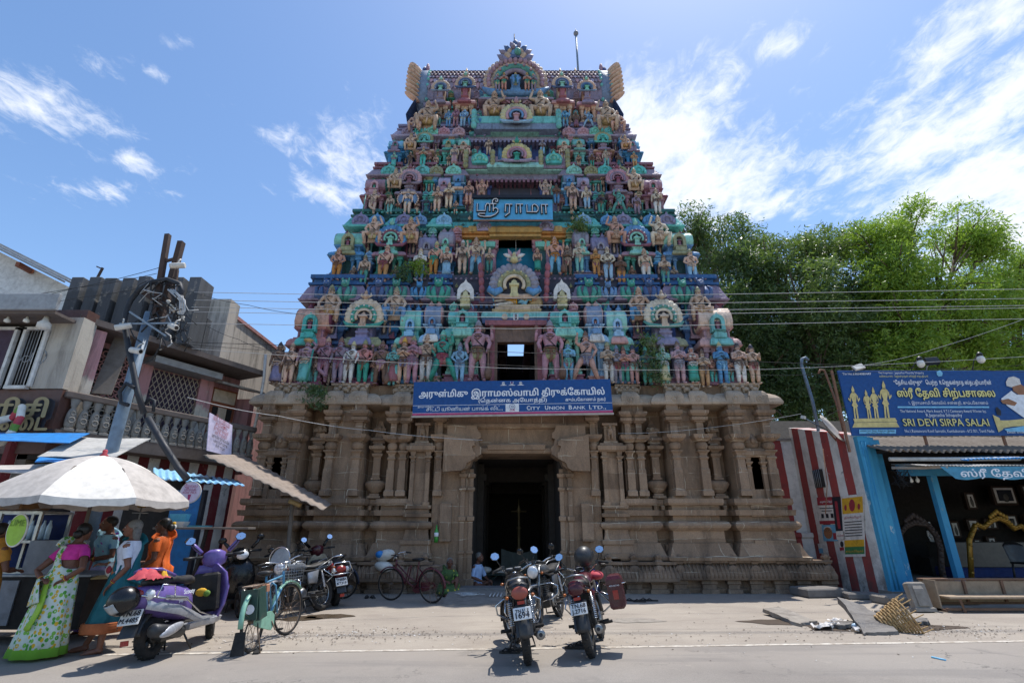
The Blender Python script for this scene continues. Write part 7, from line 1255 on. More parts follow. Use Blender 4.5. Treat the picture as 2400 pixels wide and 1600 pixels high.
# ------------------------------------------------------------------ temple boards
def boards():
 s = thing('temple_sign', 'wide blue temple name board with white Tamil letters above the doorway', 'sign', (.03, 13.55, 4.4)); s.rotation_euler = (0, R(-.9), 0)
 m = MB('board_blue'); m.box(-2.7, 2.68, 0, .06, .06, .93); m.build('board', s)
 m = MB('board_magenta'); m.box(-2.7, 2.68, -.006, .06, .0, .055); m.box(-2.72, 2.7, .004, .07, -.05, -.002, 'canvas_grey'); m.build('bottom_band', s)
 m = MB('rust')
 for x in (-2.2, 0, 2.2): m.beam((x, .08, .1), (x, .45, .3), .04, .04); m.beam((x, .08, .85), (x, .5, .95), .04, .04)
 m.build('bracket', s)
 k = 5.38/2230; Z0 = lambda zx, zy: ((zx-62)*k-2.7, -.004, (400-zy+(zx-1180)*-.018+ (0))*k*.0+0)
 L = MB('lettering_white'); X, Z = (1, 0, 0), (0, 0, 1)
 def tx(st, x0, x1, z, h, bold=.0, mat='lettering_white'): text(L, st, (x0, -.002, z), X, Z, h=h, w=x1-x0, mat=mat, bold=bold, lift=.004)
 tx('அருள்மிகு', -2.55, -1.22, .50, .18, .03); tx('இராமஸ்வாமி', -1.13, .70, .50, .18, .03); tx('திருக்ேகாயில்', .78, 2.5, .50, .18, .03)
 tx('(ெதன்னக அேயாத்தி)', -.93, .92, .33, .10, .02); tx('கும்பேகாணம் நகர்', 1.42, 2.52, .33, .085, .015)
 tx('இைறபணியில்...', -2.56, -2.12, .215, .035, .01); tx('சிட்டி யூனியன் பாங்க் லிட்.,', -2.33, -.28, .115, .10, .005); tx('C', .37, .46, .105, .115, .02); tx('ITY', .475, .73, .105, .09, .012); tx('U', .86, .95, .105, .115, .02); tx('NION', .975, 1.38, .105, .09, .012); tx('B', 1.5, 1.59, .105, .115, .02); tx('ANK', 1.61, 1.95, .105, .09, .012); tx('L', 2.05, 2.12, .105, .115, .02); tx('TD.,', 2.14, 2.5, .105, .09, .012)
 L.build('lettering', s, fix=False)
 P = MB('lettering_white'); P.box(-2.7, 2.68, -.004, 0, .262, .272); P.box(-2.7, 2.68, -.004, 0, .056, .062); P.box(-.2, .16, -.006, 0, .06, .285); P.build('white_lines', s); E_ = MB('lettering_white')
 E_.torus((-.02, -.012, .2), .075, .006, 18, 4, 'board_blue', 'Y'); E_.torus((-.02, -.012, .2), .03, .006, 12, 4, 'board_blue', 'Y'); text(E_, 'CUB', (-.02, -.008, .085), X, Z, h=.05, mat='board_magenta', align='C', bold=.03)
 for dx in (-.25, -.02, .22):
  E_.add([(dx-.1, -.005, .79), (dx+.1, -.005, .79), (dx+.05, -.005, .81), (dx-.05, -.005, .81)], [(0, 1, 2, 3)], 'lettering_white')
  if dx == -.02: E_.tube([(dx-.035, -.01, .9), (dx-.03, -.01, .83), (dx, -.01, .815), (dx+.03, -.01, .83), (dx+.035, -.01, .9)], .009, 4); E_.tube([(dx, -.01, .83), (dx, -.01, .89)], .008, 4, 'board_magenta')
  else: E_.torus((dx, -.01, .85), .035, .01, 12, 4, axis='Y'); E_.ell((dx, -.01, .85), (.018, .006, .018), nu=8, nv=5)
 E_.build('emblem', s, fix=False)
 # small sky blue name board higher up
 a, b = tp(1087, 505, -.62), tp(1270, 505, -.62); zt = D(1180, 452, a.y).z; W_ = b.x-a.x; H = zt-a.z
 s = thing('tower_name_board', 'sky blue board with dark outlined Tamil letters on the tower', 'sign', (a.x, a.y, a.z)); m = MB('sky_board' if 'sky_board' in MATS else paint('sky_board', '#55a9d6', .5, .15, 2)); m.box(0, W_, 0, .08, 0, H*.88); m.build('board', s)
 m = MB('ink'); m.box(-.02, W_+.02, -.12, .1, H*.88, H); m.box(0, W_, -.02, .0, -.06, 0, 'rust'); m.build('hood', s)
 L = MB('ink'); c = lambda x, y: ((x-215)/1985*W_, 0, (660-y)/530*H*.88)
 ST_ = [[(310, 265), (310, 455), (510, 455), (515, 330), (545, 270), (590, 265), (622, 300), (622, 465)], [(622, 275), (790, 275)], [(712, 275), (712, 465)], [(690, 240), (690, 190), (730, 145), (790, 140), (825, 170), (815, 215), (780, 220), (760, 190)], [(690, 240), (700, 275)], [(722, 410), (745, 385), (790, 385), (830, 420), (825, 480), (760, 550), (640, 600), (500, 605), (390, 590), (340, 560), (345, 530), (390, 522), (510, 525)],
           [(1012, 480), (1020, 285), (1190, 290)], [(1120, 290), (1110, 515), (1040, 560), (1010, 595)], [(1295, 510), (1285, 285), (1455, 285)], [(1385, 285), (1395, 510)], [(1550, 290), (1555, 485), (1790, 485), (1830, 440), (1835, 370), (1800, 310), (1740, 285), (1690, 310), (1690, 480)], [(1925, 525), (1915, 295), (2085, 295)], [(2020, 295), (2030, 520)]]
 for st in ST_:
  pts = [V(c(*p)) for p in st]; L.tube([p+V((0, -.03, 0)) for p in pts], .05, 6, 'ink', sq=(1, 1)); L.tube([p+V((0, -.075, 0)) for p in pts], .018, 5, 'lettering_white')
 L.build('lettering', s)
 # lightning rod, inner lamp stand and cloth, curtain pole things
 m = MB('pole_grey'); a, b = D(1330, 168, 18.9), D(1323, 80, 18.9); a = V((b.x, a.y, a.z)); m.tube([a+V((0, 0, -.6)), b], .05, 7); m.ell(b+V((0, 0, .08)), (.13, .13, .14), 'tin_grey', 10, 8); m.lathe(b+V((0, 0, .2)), [(.05, 0), (.02, .12), (.005, .2)], 6); m.build('lightning_rod', None, 'thin grey lightning rod with a ball on the roof ridge', 'rod')
 m = MB(paint('old_brass', '#6a5a3c', .5, .4, metal=.5)); x, y = .22, 17.5; m.lathe((x, y, .5), [(.25, 0), (.28, .05), (.1, .1), (.06, .3), (.1, .35), (.05, .5), (.05, 1.0), (.09, 1.05), (.04, 1.1), (.04, 1.5), (.08, 1.55), (.02, 1.75), (.01, 1.95)], 12); m.tube([(x-.25, y, 2.05), (x+.25, y, 2.05)], .025, 6); m.build('lamp_stand', None, 'tall brass lamp stand deep inside the dark doorway', 'lamp stand')
 m = MB(paint('cloth_dim', '#565b56', .9, .3)); m.sheet(lambda u, v: (x-.55+1.1*u, y-.6+.03*math.sin(14*u), .95-.75*v-.12*math.sin(PI*u)*(1-v)), 16, 6); m.box(x-.5, x+.5, y-.55, y+.4, .0, .5, 'soot'); m.build('draped_table', None, 'low table with a draped grey cloth under the brass lamp stand', 'table')
 m = MB('dark_green'); m.box(-.95, -.3, 15.6, 16.2, .3, .34); m.beam((-.9, 15.7, .3), (-.4, 15.7, 0), .04, .04); m.beam((-.4, 15.7, .3), (-.9, 15.7, 0), .04, .04); m.ell((-.75, 15.9, .42), (.18, .15, .09), 'white_paint', 9, 6); m.box(-.5, -.2, 15.7, 15.9, .36, .42, 'canvas_grey'); m.build('folding_table', None, 'low dark folding stand with white bundles behind the seated man', 'stand')
 m = MB(paint('green_bottle', '#3f9a3a', .2, .1)); c = D(1002, 1245, 14.2); m.lathe((c.x, 14.15, c.z), [(.05, 0), (.055, .1), (.05, .2), (.055, .26), (.02, .36), (.02, .42)], 10); m.lathe((c.x, 14.15, c.z+.14), [(.057, 0), (.057, .1)], 10, 'lettering_white'); m.tube([(c.x, 14.16, c.z+.4), (c.x, 14.28, c.z+.55)], .006, 4, 'wire_black'); m.build('green_bottle', None, 'green plastic bottle hanging on the left door jamb', 'bottle')
 m = MB('canvas'); c = D(882, 1300, 13.95); m.ell((c.x, 13.95, c.z+.0), (.24, .17, .13), 'canvas', 12, 8, (0, .2, .1)); m.ell((c.x+.01, 13.95, c.z+.26), (.25, .17, .13), 'canvas', 12, 8, (0, -.25, -.1)); m.ell((c.x-.1, 13.86, c.z+.28), (.12, .09, .09), 'sheet_blue', 9, 6); m.build('cement_bag', None, 'two stuffed white plastic bags stacked on the left plinth', 'bags')
boards()
# ------------------------------------------------------------------ vehicles (local frame: y forward, x right)
for k, h, r, me_ in (('rubber', '#201f1f', .85, 0), ('chrome', '#c9cbce', .16, 1), ('alloy', '#8b8d8f', .4, 1), ('engine', '#4c4b4a', .5, .7), ('vinyl', '#1c1c1e', .55, 0), ('moto_black', '#141517', .22, 0), ('moto_dark', '#2a2b2d', .45, 0), ('moto_maroon', '#4a1520', .25, 0), ('moto_grey', '#55575a', .35, .2), ('moto_silver', '#8f9296', .35, .4), ('scooter_purple', '#6c5a9c', .32, 0), ('scooter_silver', '#b4b6bb', .32, .4), ('scooter_cream', '#b8a78f', .4, 0), ('lens_red', '#9c2a24', .2, 0), ('lens_dull', '#9a4a3c', .35, 0), ('lens_orange', '#a8591c', .25, 0), ('lens_clear', '#d8dadc', .1, .2), ('plate_white', '#dcdcda', .5, 0), ('cycle_green', '#7fae98', .5, 0), ('cycle_blue', '#4d87a8', .5, 0), ('cycle_maroon', '#5a2430', .4, 0), ('cycle_dark', '#23283a', .45, 0), ('box_green', '#1f4038', .6, 0), ('leather', '#a9765a', .7, 0), ('rusty_steel', '#7b6a5c', .5, .5), ('visor', '#9aa0a3', .15, 0)):
 paint(k, h, r, .3 if k not in ('chrome', 'moto_black', 'lens_clear', 'plate_white') else .12, 6, metal=me_, bump=.05, gcol='#6b5f52')
def mirror_mat():
 t = NT('mirror_glass'); t.fin((.85, .88, .92, 1), .02, 1.); MATS['mirror_glass'] = t.m
mirror_mat()
def wheel(par, y, R_, r, spokes=0, rim='alloy', x=0, steer=None, hub=.06, name='wheel'):
 c = (x, y, R_+0.0)
 m = MB('rubber'); m.torus(c, R_-r, r, 30, 8, axis='X')
 if r > .03:
  for k in range(36): a = TAU*k/36; m.obox((x, y+(R_-.006)*math.cos(a), R_+(R_-.006)*math.sin(a)), r*1.3, .012, .012, 'rubber', (a, 0, .4*(-1)**k))
 w = m.build(name, par); m = MB(rim); m.torus(c, R_-1.9*r, r*.35, 28, 6, axis='X'); m.torus(c, R_-1.75*r, r*.42, 28, 5, axis='X')
 m.lathe(c, [(hub, -.05), (hub*1.1, -.03), (hub*.6, -.02), (hub*.6, .02), (hub*1.1, .03), (hub, .05)], 12, axis='X')
 if spokes:
  for k in range(spokes): a = TAU*k/spokes; b = a+.5*(-1)**k; q = .035*(-1)**(k//2); m.tube([(x+q, y+hub*math.cos(b), R_+hub*math.sin(b)), (x, y+(R_-1.8*r)*math.cos(a), R_+(R_-1.8*r)*math.sin(a))], .0022 if r < .03 else .003, 4)
 else:
  for k in range(6): a = TAU*k/6; m.beam((x, y+hub*.8*math.cos(a), R_+hub*.8*math.sin(a)), (x, y+(R_-1.7*r)*math.cos(a), R_+(R_-1.7*r)*math.sin(a)), .03, .03)
 m.build('rim', w); return w
def arcstrip(m, y, z, R_, a0, a1, w, mat, n=14, dep=.03, x=0):
 """mudguard following a wheel, angles from forward (+y) over the top"""
 rings = []
 for i in range(n+1):
  a = a0+(a1-a0)*i/n; f = lambda rr, xx: (x+xx, y+rr*math.cos(a), z+rr*math.sin(a)); rings.append([f(R_-dep, -w), f(R_, -w*.8), f(R_+.012, 0), f(R_, w*.8), f(R_-dep, w), f(R_-.006, 0)])
 m.loft(rings, mat)
def plate(par, c, w, h, lines, tilt=0., mat='ink', facing=-1):
 m = MB('plate_white'); m.M = Mx.Translation(c) @ (Mx.Rotation(PI, 4, 'Z') if facing > 0 else Mx.Identity(4)) @ Mx.Rotation(tilt, 4, 'X'); m.box(-w/2, w/2, -.006, .006, -h/2, h/2, b=.003); p = m.build('number_plate', par)
 L = MB(mat); L.M = m.M
 for i, (s_, hh) in enumerate(lines): text(L, s_, (0, -.008, h*(.08 if i == 0 and len(lines) > 1 else -.38)), (1, 0, 0), (0, 0, 1), h=hh, mat=mat, align='C', bold=.03, wmax=w*.92)
 L.build('lettering', p, fix=False)
def mirrors(par, pts, r=.055, rnd_=True):
 for a, b, sx, rz in pts:
  m = MB('moto_black'); m.tube([a, V(a).lerp(V(b), .6)+V((0, 0, -.02)), b], .007, 5); m.M = Mx.Translation(b) @ Mx.Rotation(rz, 4, 'Z') @ Mx.Rotation(R(-24), 4, 'X'); m.lathe((0, 0, 0), [(r*.5, .035), (r*1.05, .012), (r*1.06, 0)], 7, axis='Y', sx=sx); q = m.build('mirror', par)
  g = MB('mirror_glass'); g.M = m.M; g.lathe((0, -.001, 0), [(r*.98, 0), (r*.98, -.001)], 7, axis='Y', sx=sx); g.build('mirror_glass', q)
def motorcycle(label, loc, head, lean, body='moto_black', tail='lens_red', pl=(), steer=.0, alloy=True, guard=True, shield=False, tailbody=None, group='motorcycles'):
 t = thing('motorcycle', label, 'motorcycle', loc, head, group); t.rotation_euler = (0, lean, head); tb = tailbody or body
 wheel(t, -.64, .305, .052, 0 if alloy else 32, 'alloy'); F = bpy.data.objects.new('front_end', None); C.objects.link(F); F.parent = t; F.location = (0, .38, 0); F.rotation_euler = (0, 0, steer)
 wheel(F, .27, .30, .045, 0 if alloy else 32, 'alloy')
 m = MB(body); arcstrip(m, .27, .30, .33, -.1, PI*.85, .06, body); m.build('front_mudguard', F)
 for q in (-1, 1):
  m = MB('chrome'); m.tube([(q*.09, .27, .3), (q*.09, .08, .78), (q*.09, .03, .9)], [.026, .02, .02], 8, 'alloy'); m.tube([(q*.09, .24, .36), (q*.09, .15, .6)], .03, 8, 'moto_dark'); m.build('fork', F)
 m = MB('lens_clear'); m.lathe((0, .13, .83), [(.03, -.12), (.09, -.06), (.1, 0), (.09, .02), (.03, .035)], 16, 'lens_clear', axis='Y'); m.lathe((0, .06, .83), [(.04, -.06), (.1, .0), (.105, .06)], 16, body, axis='Y'); m.build('headlight', F)
 m = MB('chrome'); H = [(-.40, -.24, 1.0), (-.27, -.2, 1.03), (-.2, -.08, 1.0), (-.08, .02, .93), (.08, .02, .93), (.2, -.08, 1.0), (.27, -.2, 1.03), (.40, -.24, 1.0)]; m.tube(H, .012, 7)
 for q in (-1, 1): m.tube([(q*.27, -.2, 1.03), (q*.41, -.245, 1.0)], .019, 8, 'rubber'); m.tube([(q*.26, -.17, 1.02), (q*.3, -.12, .99), (q*.4, -.17, .98)], .006, 4, 'moto_dark'); m.obox((q*.245, -.18, 1.03), .05, .05, .05, 'moto_dark')
 m.build('handlebar', F); m = MB('moto_dark')
 for q in (-1, 1): m.lathe((q*.065, .0, .93), [(.03, 0), (.055, .03), (.058, .06), (.05, .065)], 14); m.lathe((q*.065, .0, .996), [(.047, 0), (.047, .003)], 14, 'lens_clear'); m.tube([(q*.1, .0, .9), (q*.2, -.1, .99)], .005, 4); m.tube([(q*.05, .05, .9), (q*.1, .15, .7), (q*.05, .1, .5)], .006, 4)
 m.build('gauges', F); mirrors(F, [((q*.24, -.15, 1.04), (q*.31, -.12, 1.19), 1.15, q*.15) for q in (-1, 1)])
 for q in (-1, 1): m = MB('lens_orange'); m.ell((q*.16, .1, .8), (.026, .02, .02), nu=9, nv=6); m.tube([(q*.09, .08, .8), (q*.15, .1, .8)], .01, 5, 'moto_dark'); m.build('indicator', F)
 if shield: m = MB('chrome'); m.torus((0, .12, 1.0), .2, .01, 20, 5, axis='Y', a0=-.2, a1=PI+.2); m.sheet(lambda u, v: (.2*(2*u-1)*(1-.25*v*v), .12-.06*v, .93+.26*v*(1-.3*(2*u-1)**2)), 10, 6, 'visor'); m.build('windshield', F)
 # frame, tank, seat
 m = MB('moto_dark'); m.tube([(0, .32, .85), (0, .25, .6), (0, .22, .35), (0, -.05, .28), (0, -.2, .32), (0, -.3, .6)], .025, 7)
 for q in (-1, 1): m.tube([(q*.06, .3, .82), (q*.12, 0, .74), (q*.13, -.4, .74), (q*.1, -.72, .8)], .016, 6); m.tube([(q*.12, -.2, .33), (q*.13, -.64, .305)], .022, 6)
 m.box(-.11, -.09, -.68, -.15, .27, .37, 'moto_dark', b=.01); m.build('frame', t)
 m = MB(body); m.loft([[(rx*math.cos(TAU*j/16), y, z+(rz*math.sin(TAU*j/16) if math.sin(TAU*j/16) > 0 else rz*.6*math.sin(TAU*j/16))) for j in range(16)] for y, rx, rz, z in ((.34, .03, .04, .86), (.3, .11, .09, .85), (.18, .15, .12, .84), (.02, .145, .11, .83), (-.12, .11, .07, .81), (-.18, .05, .03, .79))]); m.ell((0, .12, .955), (.035, .035, .012), 'chrome'); m.build('fuel_tank', t)
 m = MB('vinyl'); m.loft([[(rx*math.cos(TAU*j/14), y, z+(h*math.sin(TAU*j/14) if math.sin(TAU*j/14) > 0 else .03*math.sin(TAU*j/14))) for j in range(14)] for y, rx, h, z in ((-.1, .06, .03, .81), (-.15, .1, .06, .8), (-.32, .13, .06, .79), (-.48, .135, .075, .81), (-.7, .125, .07, .84), (-.78, .07, .04, .85))]); m.build('seat', t)
 for q in (-1, 1): m = MB(tb); m.loft([[(q*x_, y, z_) for y, z_, x_ in P_] for P_ in ([(-.12, .72, .1), (-.15, .5, .1), (-.38, .5, .12), (-.42, .76, .12)], [(-.14, .7, .135), (-.17, .53, .135), (-.36, .53, .15), (-.4, .74, .15)])]); m.build('side_panel', t)
 m = MB(tb); m.loft([[(rx*math.cos(TAU*j/12), y, z+rz*math.sin(TAU*j/12)) for j in range(12)] for y, rx, rz, z in ((-.38, .13, .05, .75), (-.6, .125, .06, .78), (-.78, .11, .06, .83), (-.88, .085, .05, .86))]); m.build('tail', t)
 m = MB(tail); m.ell((0, -.885, .80), (.1, .04, .075), nu=14, nv=9); m.obox((0, -.9, .70), .085, .02, .035, 'lens_red'); m.build('tail_light', t)
 m = MB('moto_dark'); arcstrip(m, -.64, .305, .35, PI*.42, PI*.97, .075, 'moto_dark'); m.add([(-.085, -.84, .66), (.085, -.84, .66), (.1, -.98, .36), (-.1, -.98, .36), (-.085, -.82, .66), (.085, -.82, .66), (.1, -.965, .36), (-.1, -.965, .36)], [(0, 1, 2, 3), (7, 6, 5, 4), (0, 4, 5, 1), (1, 5, 6, 2), (2, 6, 7, 3), (3, 7, 4, 0)]); m.build('rear_mudguard', t)
 if pl: plate(t, (0, -.94, .59), .21, .135, pl, R(-24))
 m = MB('chrome'); m.tube([(-.13, -.4, .78), (-.15, -.6, .86), (-.12, -.85, .95), (0, -.9, .97), (.12, -.85, .95), (.15, -.6, .86), (.13, -.4, .78)], .012, 6, 'alloy'); m.build('grab_rail', t)
 for q in (-1, 1):
  m = MB('chrome'); a, b = V((q*.13, -.6, .33)), V((q*.13, -.5, .72)); m.tube([a, b], .016, 7, 'alloy')
  for k in range(12): m.torus(a.lerp(b, .25+.055*k), .03, .008, 10, 4, 'chrome', 'Z')
  m.build('shock_absorber', t); m = MB('lens_orange'); m.ell((q*.155, -.84, .76), (.022, .03, .02), nu=9, nv=6); m.tube([(q*.08, -.8, .77), (q*.15, -.83, .765)], .01, 5, 'moto_dark'); m.build('indicator', t)
  for a_, b_ in (((q*.1, -.33, .33), (q*.27, -.35, .345)), ((q*.1, .02, .27), (q*.28, .0, .28))): m = MB('rubber'); m.tube([a_, b_], .02, 7); m.build('footrest', t)
  m = MB('moto_dark'); m.tube([(q*.05, .2, .8), (q*.09, -.05, .6), (q*.07, -.3, .5), (q*.05, -.45, .62)], .006, 4); m.tube([(q*.03, .22, .78), (q*.1, .16, .6), (q*.06, .1, .45)], .006, 4); m.tube([(q*.12, -.02, .28), (q*.15, .1, .25), (q*.2, .12, .27)], .008, 4, 'alloy'); m.build('control_cable', t)
 m = MB('engine'); m.prof(0, .06, .11, .15, [(.24, -.03), (.27, 0), (.42, 0), (.46, -.03)])
 for k in range(8): m.prof(0, .1, .085, .08, [(.46+.028*k, 0), (.472+.028*k, 0)], 'alloy')
 m.prof(0, .1, .06, .055, [(.46, 0), (.72, 0)]); m.lathe((.11, .0, .34), [(.11, 0), (.1, .03), (.05, .04)], 16, 'alloy', axis='X'); m.lathe((-.15, .0, .34), [(.05, 0), (.1, .01), (.11, .04)], 16, 'alloy', axis='X'); m.obox((0, -.12, .6), .14, .16, .14, 'moto_dark'); m.build('engine', t)
 m = MB('chrome'); m.tube([(.05, .2, .62), (.08, .3, .5), (.11, .22, .28), (.13, -.1, .24), (.17, -.4, .28)], .02, 7, 'alloy'); m.tube([(.17, -.38, .28), (.175, -.44, .285), (.18, -.85, .33), (.18, -.88, .335)], [.03, .05, .058, .05], 12, 'moto_dark'); m.lathe((.18, -.885, .335), [(.055, 0), (.05, -.012), (.022, -.014)], 14, 'alloy', axis='Y'); m.lathe((.18, -.905, .335), [(.022, 0), (.022, -.003)], 10, 'ink', axis='Y'); m.build('exhaust', t)
 if guard: m = MB('chrome'); m.tube([(0, .27, .35), (.18, .28, .38), (.3, .26, .45), (.31, .26, .56), (.2, .28, .62), (0, .3, .62), (-.2, .28, .62), (-.31, .26, .56), (-.3, .26, .45), (-.18, .28, .38), (0, .27, .35)], .013, 6); m.tube([(-.15, -.62, .5), (-.2, -.75, .6), (-.17, -.5, .74)], .01, 5); m.build('crash_guard', t)
 m = MB('moto_dark'); m.tube([(-.1, -.05, .25), (-.22, .0, .02)], .012, 5); m.tube([(-.1, -.2, .27), (-.13, -.3, .12), (.13, -.3, .12), (.1, -.2, .27)], .015, 5); m.build('side_stand', t); return t
def P2(dx, dy, z=0): p = G(dx, dy); return (p.x, p.y, z)
m1 = motorcycle('black motorcycle with a large dull red tail lamp, nearest the camera', (.17, 7.62, 0), R(2), R(-8), 'moto_black', 'lens_dull', (('TN.51.E', .035), ('1694', .065)), R(22))
m2 = motorcycle('maroon motorcycle carrying a helmet and a pannier beside the black one', (1.16, 7.95, 0), R(-14), R(-11), 'moto_maroon', 'moto_maroon', (('TN.68', .05), ('J.2716', .05)), R(-2))
m3 = motorcycle('motorcycle with a chrome leg guard facing the camera behind the black one', (.66, 9.95, 0), R(160), R(9), 'moto_grey', 'lens_red', (), R(-8), True)
m4 = motorcycle('grey motorcycle with a clear windshield parked behind the green bicycle', (-4.0, 10.7, 0), R(158), R(9), 'moto_silver', 'lens_red', (), R(14), False, True, True)
m5 = motorcycle('black motorcycle in the shade against the temple base', (-4.95, 12.3, 0), R(20), R(-8), 'moto_black', 'lens_red', (('TN.49', .04), ('4471', .05)), R(10))
def helmet(name, label, c, r, rot, shell, visor=True, open_=False):
 t = thing(name, label, 'helmet', c); t.rotation_euler = rot
 m = MB(shell); m.ell((0, 0, 0), (r*.92, r*1.08, r), nu=20, nv=14, z0=-.72); m.torus((0, 0, -r*.7), r*.66, r*.07, 20, 6, 'vinyl', 'Z'); m.build('shell', t)
 m = MB('visor'); n = 10; m.sheet(lambda u, v: (r*.97*math.sin((u-.5)*2.3)*math.cos(-.15+.5*(v-.5)), -r*1.12*math.cos((u-.5)*2.3)*math.cos(-.15+.5*(v-.5)), r*(.0+.75*(v-.45))), n, 5, th=.004); m.build('visor', t)
 return t
helmet('helmet', 'dark grey helmet hung on the handlebar of the maroon motorcycle', (1.06, 8.22, 1.12), .15, (R(-12), R(-6), R(150)), 'moto_dark')
def pannier():
 t = thing('pannier', 'maroon plastic pannier box strapped to the maroon motorcycle', 'pannier', (1.40, 7.62, .72), R(-14)); t.rotation_euler = (0, R(-8), R(-14))
 m = MB('moto_maroon'); m.prof(0, 0, .1, .16, [(-.2, -.03), (-.17, 0), (.1, 0), (.105, .006), (.16, .004), (.2, -.02), (.215, -.05)]); m.build('box', t); m = MB('chrome'); m.torus((0, 0, .1), .15, .008, 20, 5, 'chrome', 'Z'); m.tube([(-.1, -.1, -.1), (-.25, -.1, .05), (-.2, .1, .15)], .008, 5); m.build('rail', t); m = MB('lens_red'); m.box(-.035, .035, -.172, -.16, -.08, .03); m.build('reflector', t); m = MB('lettering_white'); text(m, 'AEROSTAR', (0, -.168, .075), (1, 0, 0), (0, 0, 1), h=.02, align='C', mat='lettering_white'); m.build('lettering', t)
pannier()
m = MB('petal_red'); m.ell((1.22, 8.15, .88), (.11, .18, .06), 'petal_red', 12, 8); m.build('red_bag', None, 'red cloth bag lying on the tank of the maroon motorcycle', 'bag')
# ---- scooters
def scooter(label, loc, head, lean, body, low, shield, pl=(), steer=0., sc=1., deco=False, rear_guard=False, seat='vinyl'):
 t = thing('scooter', label, 'scooter', loc, head, 'scooters', sc); t.rotation_euler = (0, lean, head)
 wheel(t, -.6, .22, .055, 0, 'moto_dark'); F = bpy.data.objects.new('front_end', None); C.objects.link(F); F.parent = t; F.location = (0, .48, 0); F.rotation_euler = (0, 0, steer)
 wheel(F, .14, .22, .05, 0, 'moto_dark'); m = MB(body); arcstrip(m, .14, .22, .255, -.2, PI*.9, .075, body); m.build('front_mudguard', F)
 m = MB(body); m.loft([[(rx*math.cos(TAU*j/16), y+ry*math.sin(TAU*j/16), z) for j in range(16)] for z, y, rx, ry in ((.86, .0, .05, .05), (.9, .0, .13, .1), (.97, .03, .15, .13), (1.04, .0, .13, .11), (1.08, -.03, .06, .06))]); m.build('headset', F)
 m = MB('lens_clear'); m.ell((0, .11, .96), (.1, .06, .075), nu=14, nv=9); m.build('headlight', F)
 m = MB('vinyl'); m.tube([(-.34, -.1, 1.0), (-.14, -.02, 1.0), (.14, -.02, 1.0), (.34, -.1, 1.0)], .016, 7); 
 for q in (-1, 1): m.tube([(q*.22, -.06, 1.0), (q*.35, -.1, 1.0)], .02, 8); m.tube([(q*.2, .0, 1.0), (q*.32, -.03, .98)], .006, 4)
 m.build('handlebar', F); mirrors(F, [((q*.16, 0, 1.05), (q*.3, .02, 1.22), 1.2, 0) for q in (-1, 1)])
 for q in (-1, 1): m = MB(body if deco else 'moto_black'); m.tube([(q*.16, .02, 1.05), (q*.24, .05, 1.14), (q*.29, .03, 1.2)], [.03, .03, .02], 7); m.build('mirror_arm', F)
 # leg shield, floor, body
 m = MB(shield); m.loft([[(w*(-1+2*i/10), y+.07*(1-((i-5)/5)**2)+d, z) for i in range(11)]+[(w*(1-2*i/10)*.96, y+.07*(1-((i-5)/5)**2)+d-.035, z) for i in range(11)] for z, y, w, d in ((.26, .36, .18, 0), (.4, .4, .22, .02), (.6, .43, .24, .03), (.78, .4, .22, .03), (.9, .36, .12, .02))]); m.build('leg_shield', t)
 m = MB('vinyl'); m.box(-.17, .17, .3, .38, .34, .8, b=.03); m.build('glove_box', t)
 m = MB(low); m.prof(0, .12, .16, .3, [(.2, -.03), (.22, 0), (.27, .02), (.285, 0)]); m.box(-.13, .13, -.15, .35, .287, .295, 'rubber'); m.build('floorboard', t)
 m = MB(body); n = 18
 S_ = ((.0-.1, .12, .30, .66), (-.2, .15, .32, .70), (-.38, .19, .36, .72), (-.58, .2, .40, .74), (-.78, .17, .48, .75), (-.92, .09, .58, .74))
 m.loft([[(rx*math.copysign(abs(math.cos(TAU*j/n))**.7, math.cos(TAU*j/n)), y, (zb+zt)/2+(zt-zb)/2*math.copysign(abs(math.sin(TAU*j/n))**.8, math.sin(TAU*j/n))) for j in range(n)] for y, rx, zb, zt in S_]); m.build('rear_body', t)
 for q in (-1, 1):
  m = MB(low); m.loft([[(q*(x_+.012), y, z_), (q*(x_+.03), y, z_-.05), (q*(x_+.01), y, z_-.1)] for y, x_, z_ in ((.3, .15, .3), (.05, .15, .32), (-.2, .17, .42), (-.45, .19, .5), (-.7, .175, .56), (-.88, .1, .62))], closed=False); m.sheet(lambda u, v: (q*(.2+.012*math.sin(PI*u)), -.3-.4*u, .52+.06*u+.05*v), 6, 2, low); m.tube([(q*.19, .2, .3), (q*.22, -.1, .38), (q*.235, -.4, .56), (q*.23, -.75, .6), (q*.1, -.95, .66)], .01, 6, 'chrome'); m.tube([(q*.235, -.6, .58), (q*.24, -.62, .72), (q*.22, -.8, .74), (q*.2, -.85, .62)], .008, 5, 'chrome'); m.build('side_panel', t)
 m = MB(seat); m.loft([[(rx*math.cos(TAU*j/14), y, z+(h*math.sin(TAU*j/14) if math.sin(TAU*j/14) > 0 else .03*math.sin(TAU*j/14))) for j in range(14)] for y, rx, h, z in ((.0, .07, .05, .73), (-.08, .12, .07, .74), (-.3, .15, .07, .74), (-.42, .14, .085, .76), (-.68, .13, .08, .77), (-.76, .06, .04, .77))]); m.build('seat', t)
 m = MB('lens_red'); m.ell((0, -.915, .68), (.1, .035, .055), nu=12, nv=8); m.build('tail_light', t)
 for q in (-1, 1): m = MB('lens_clear'); m.ell((q*.13, -.86, .66), (.05, .05, .055), nu=10, nv=7); m.build('indicator', t)
 m = MB(body if not rear_guard else 'chrome'); m.tube([(-.14, -.5, .82), (-.15, -.75, .9), (0, -.86, .92), (.15, -.75, .9), (.14, -.5, .82)], .018, 7); m.build('grab_rail', t)
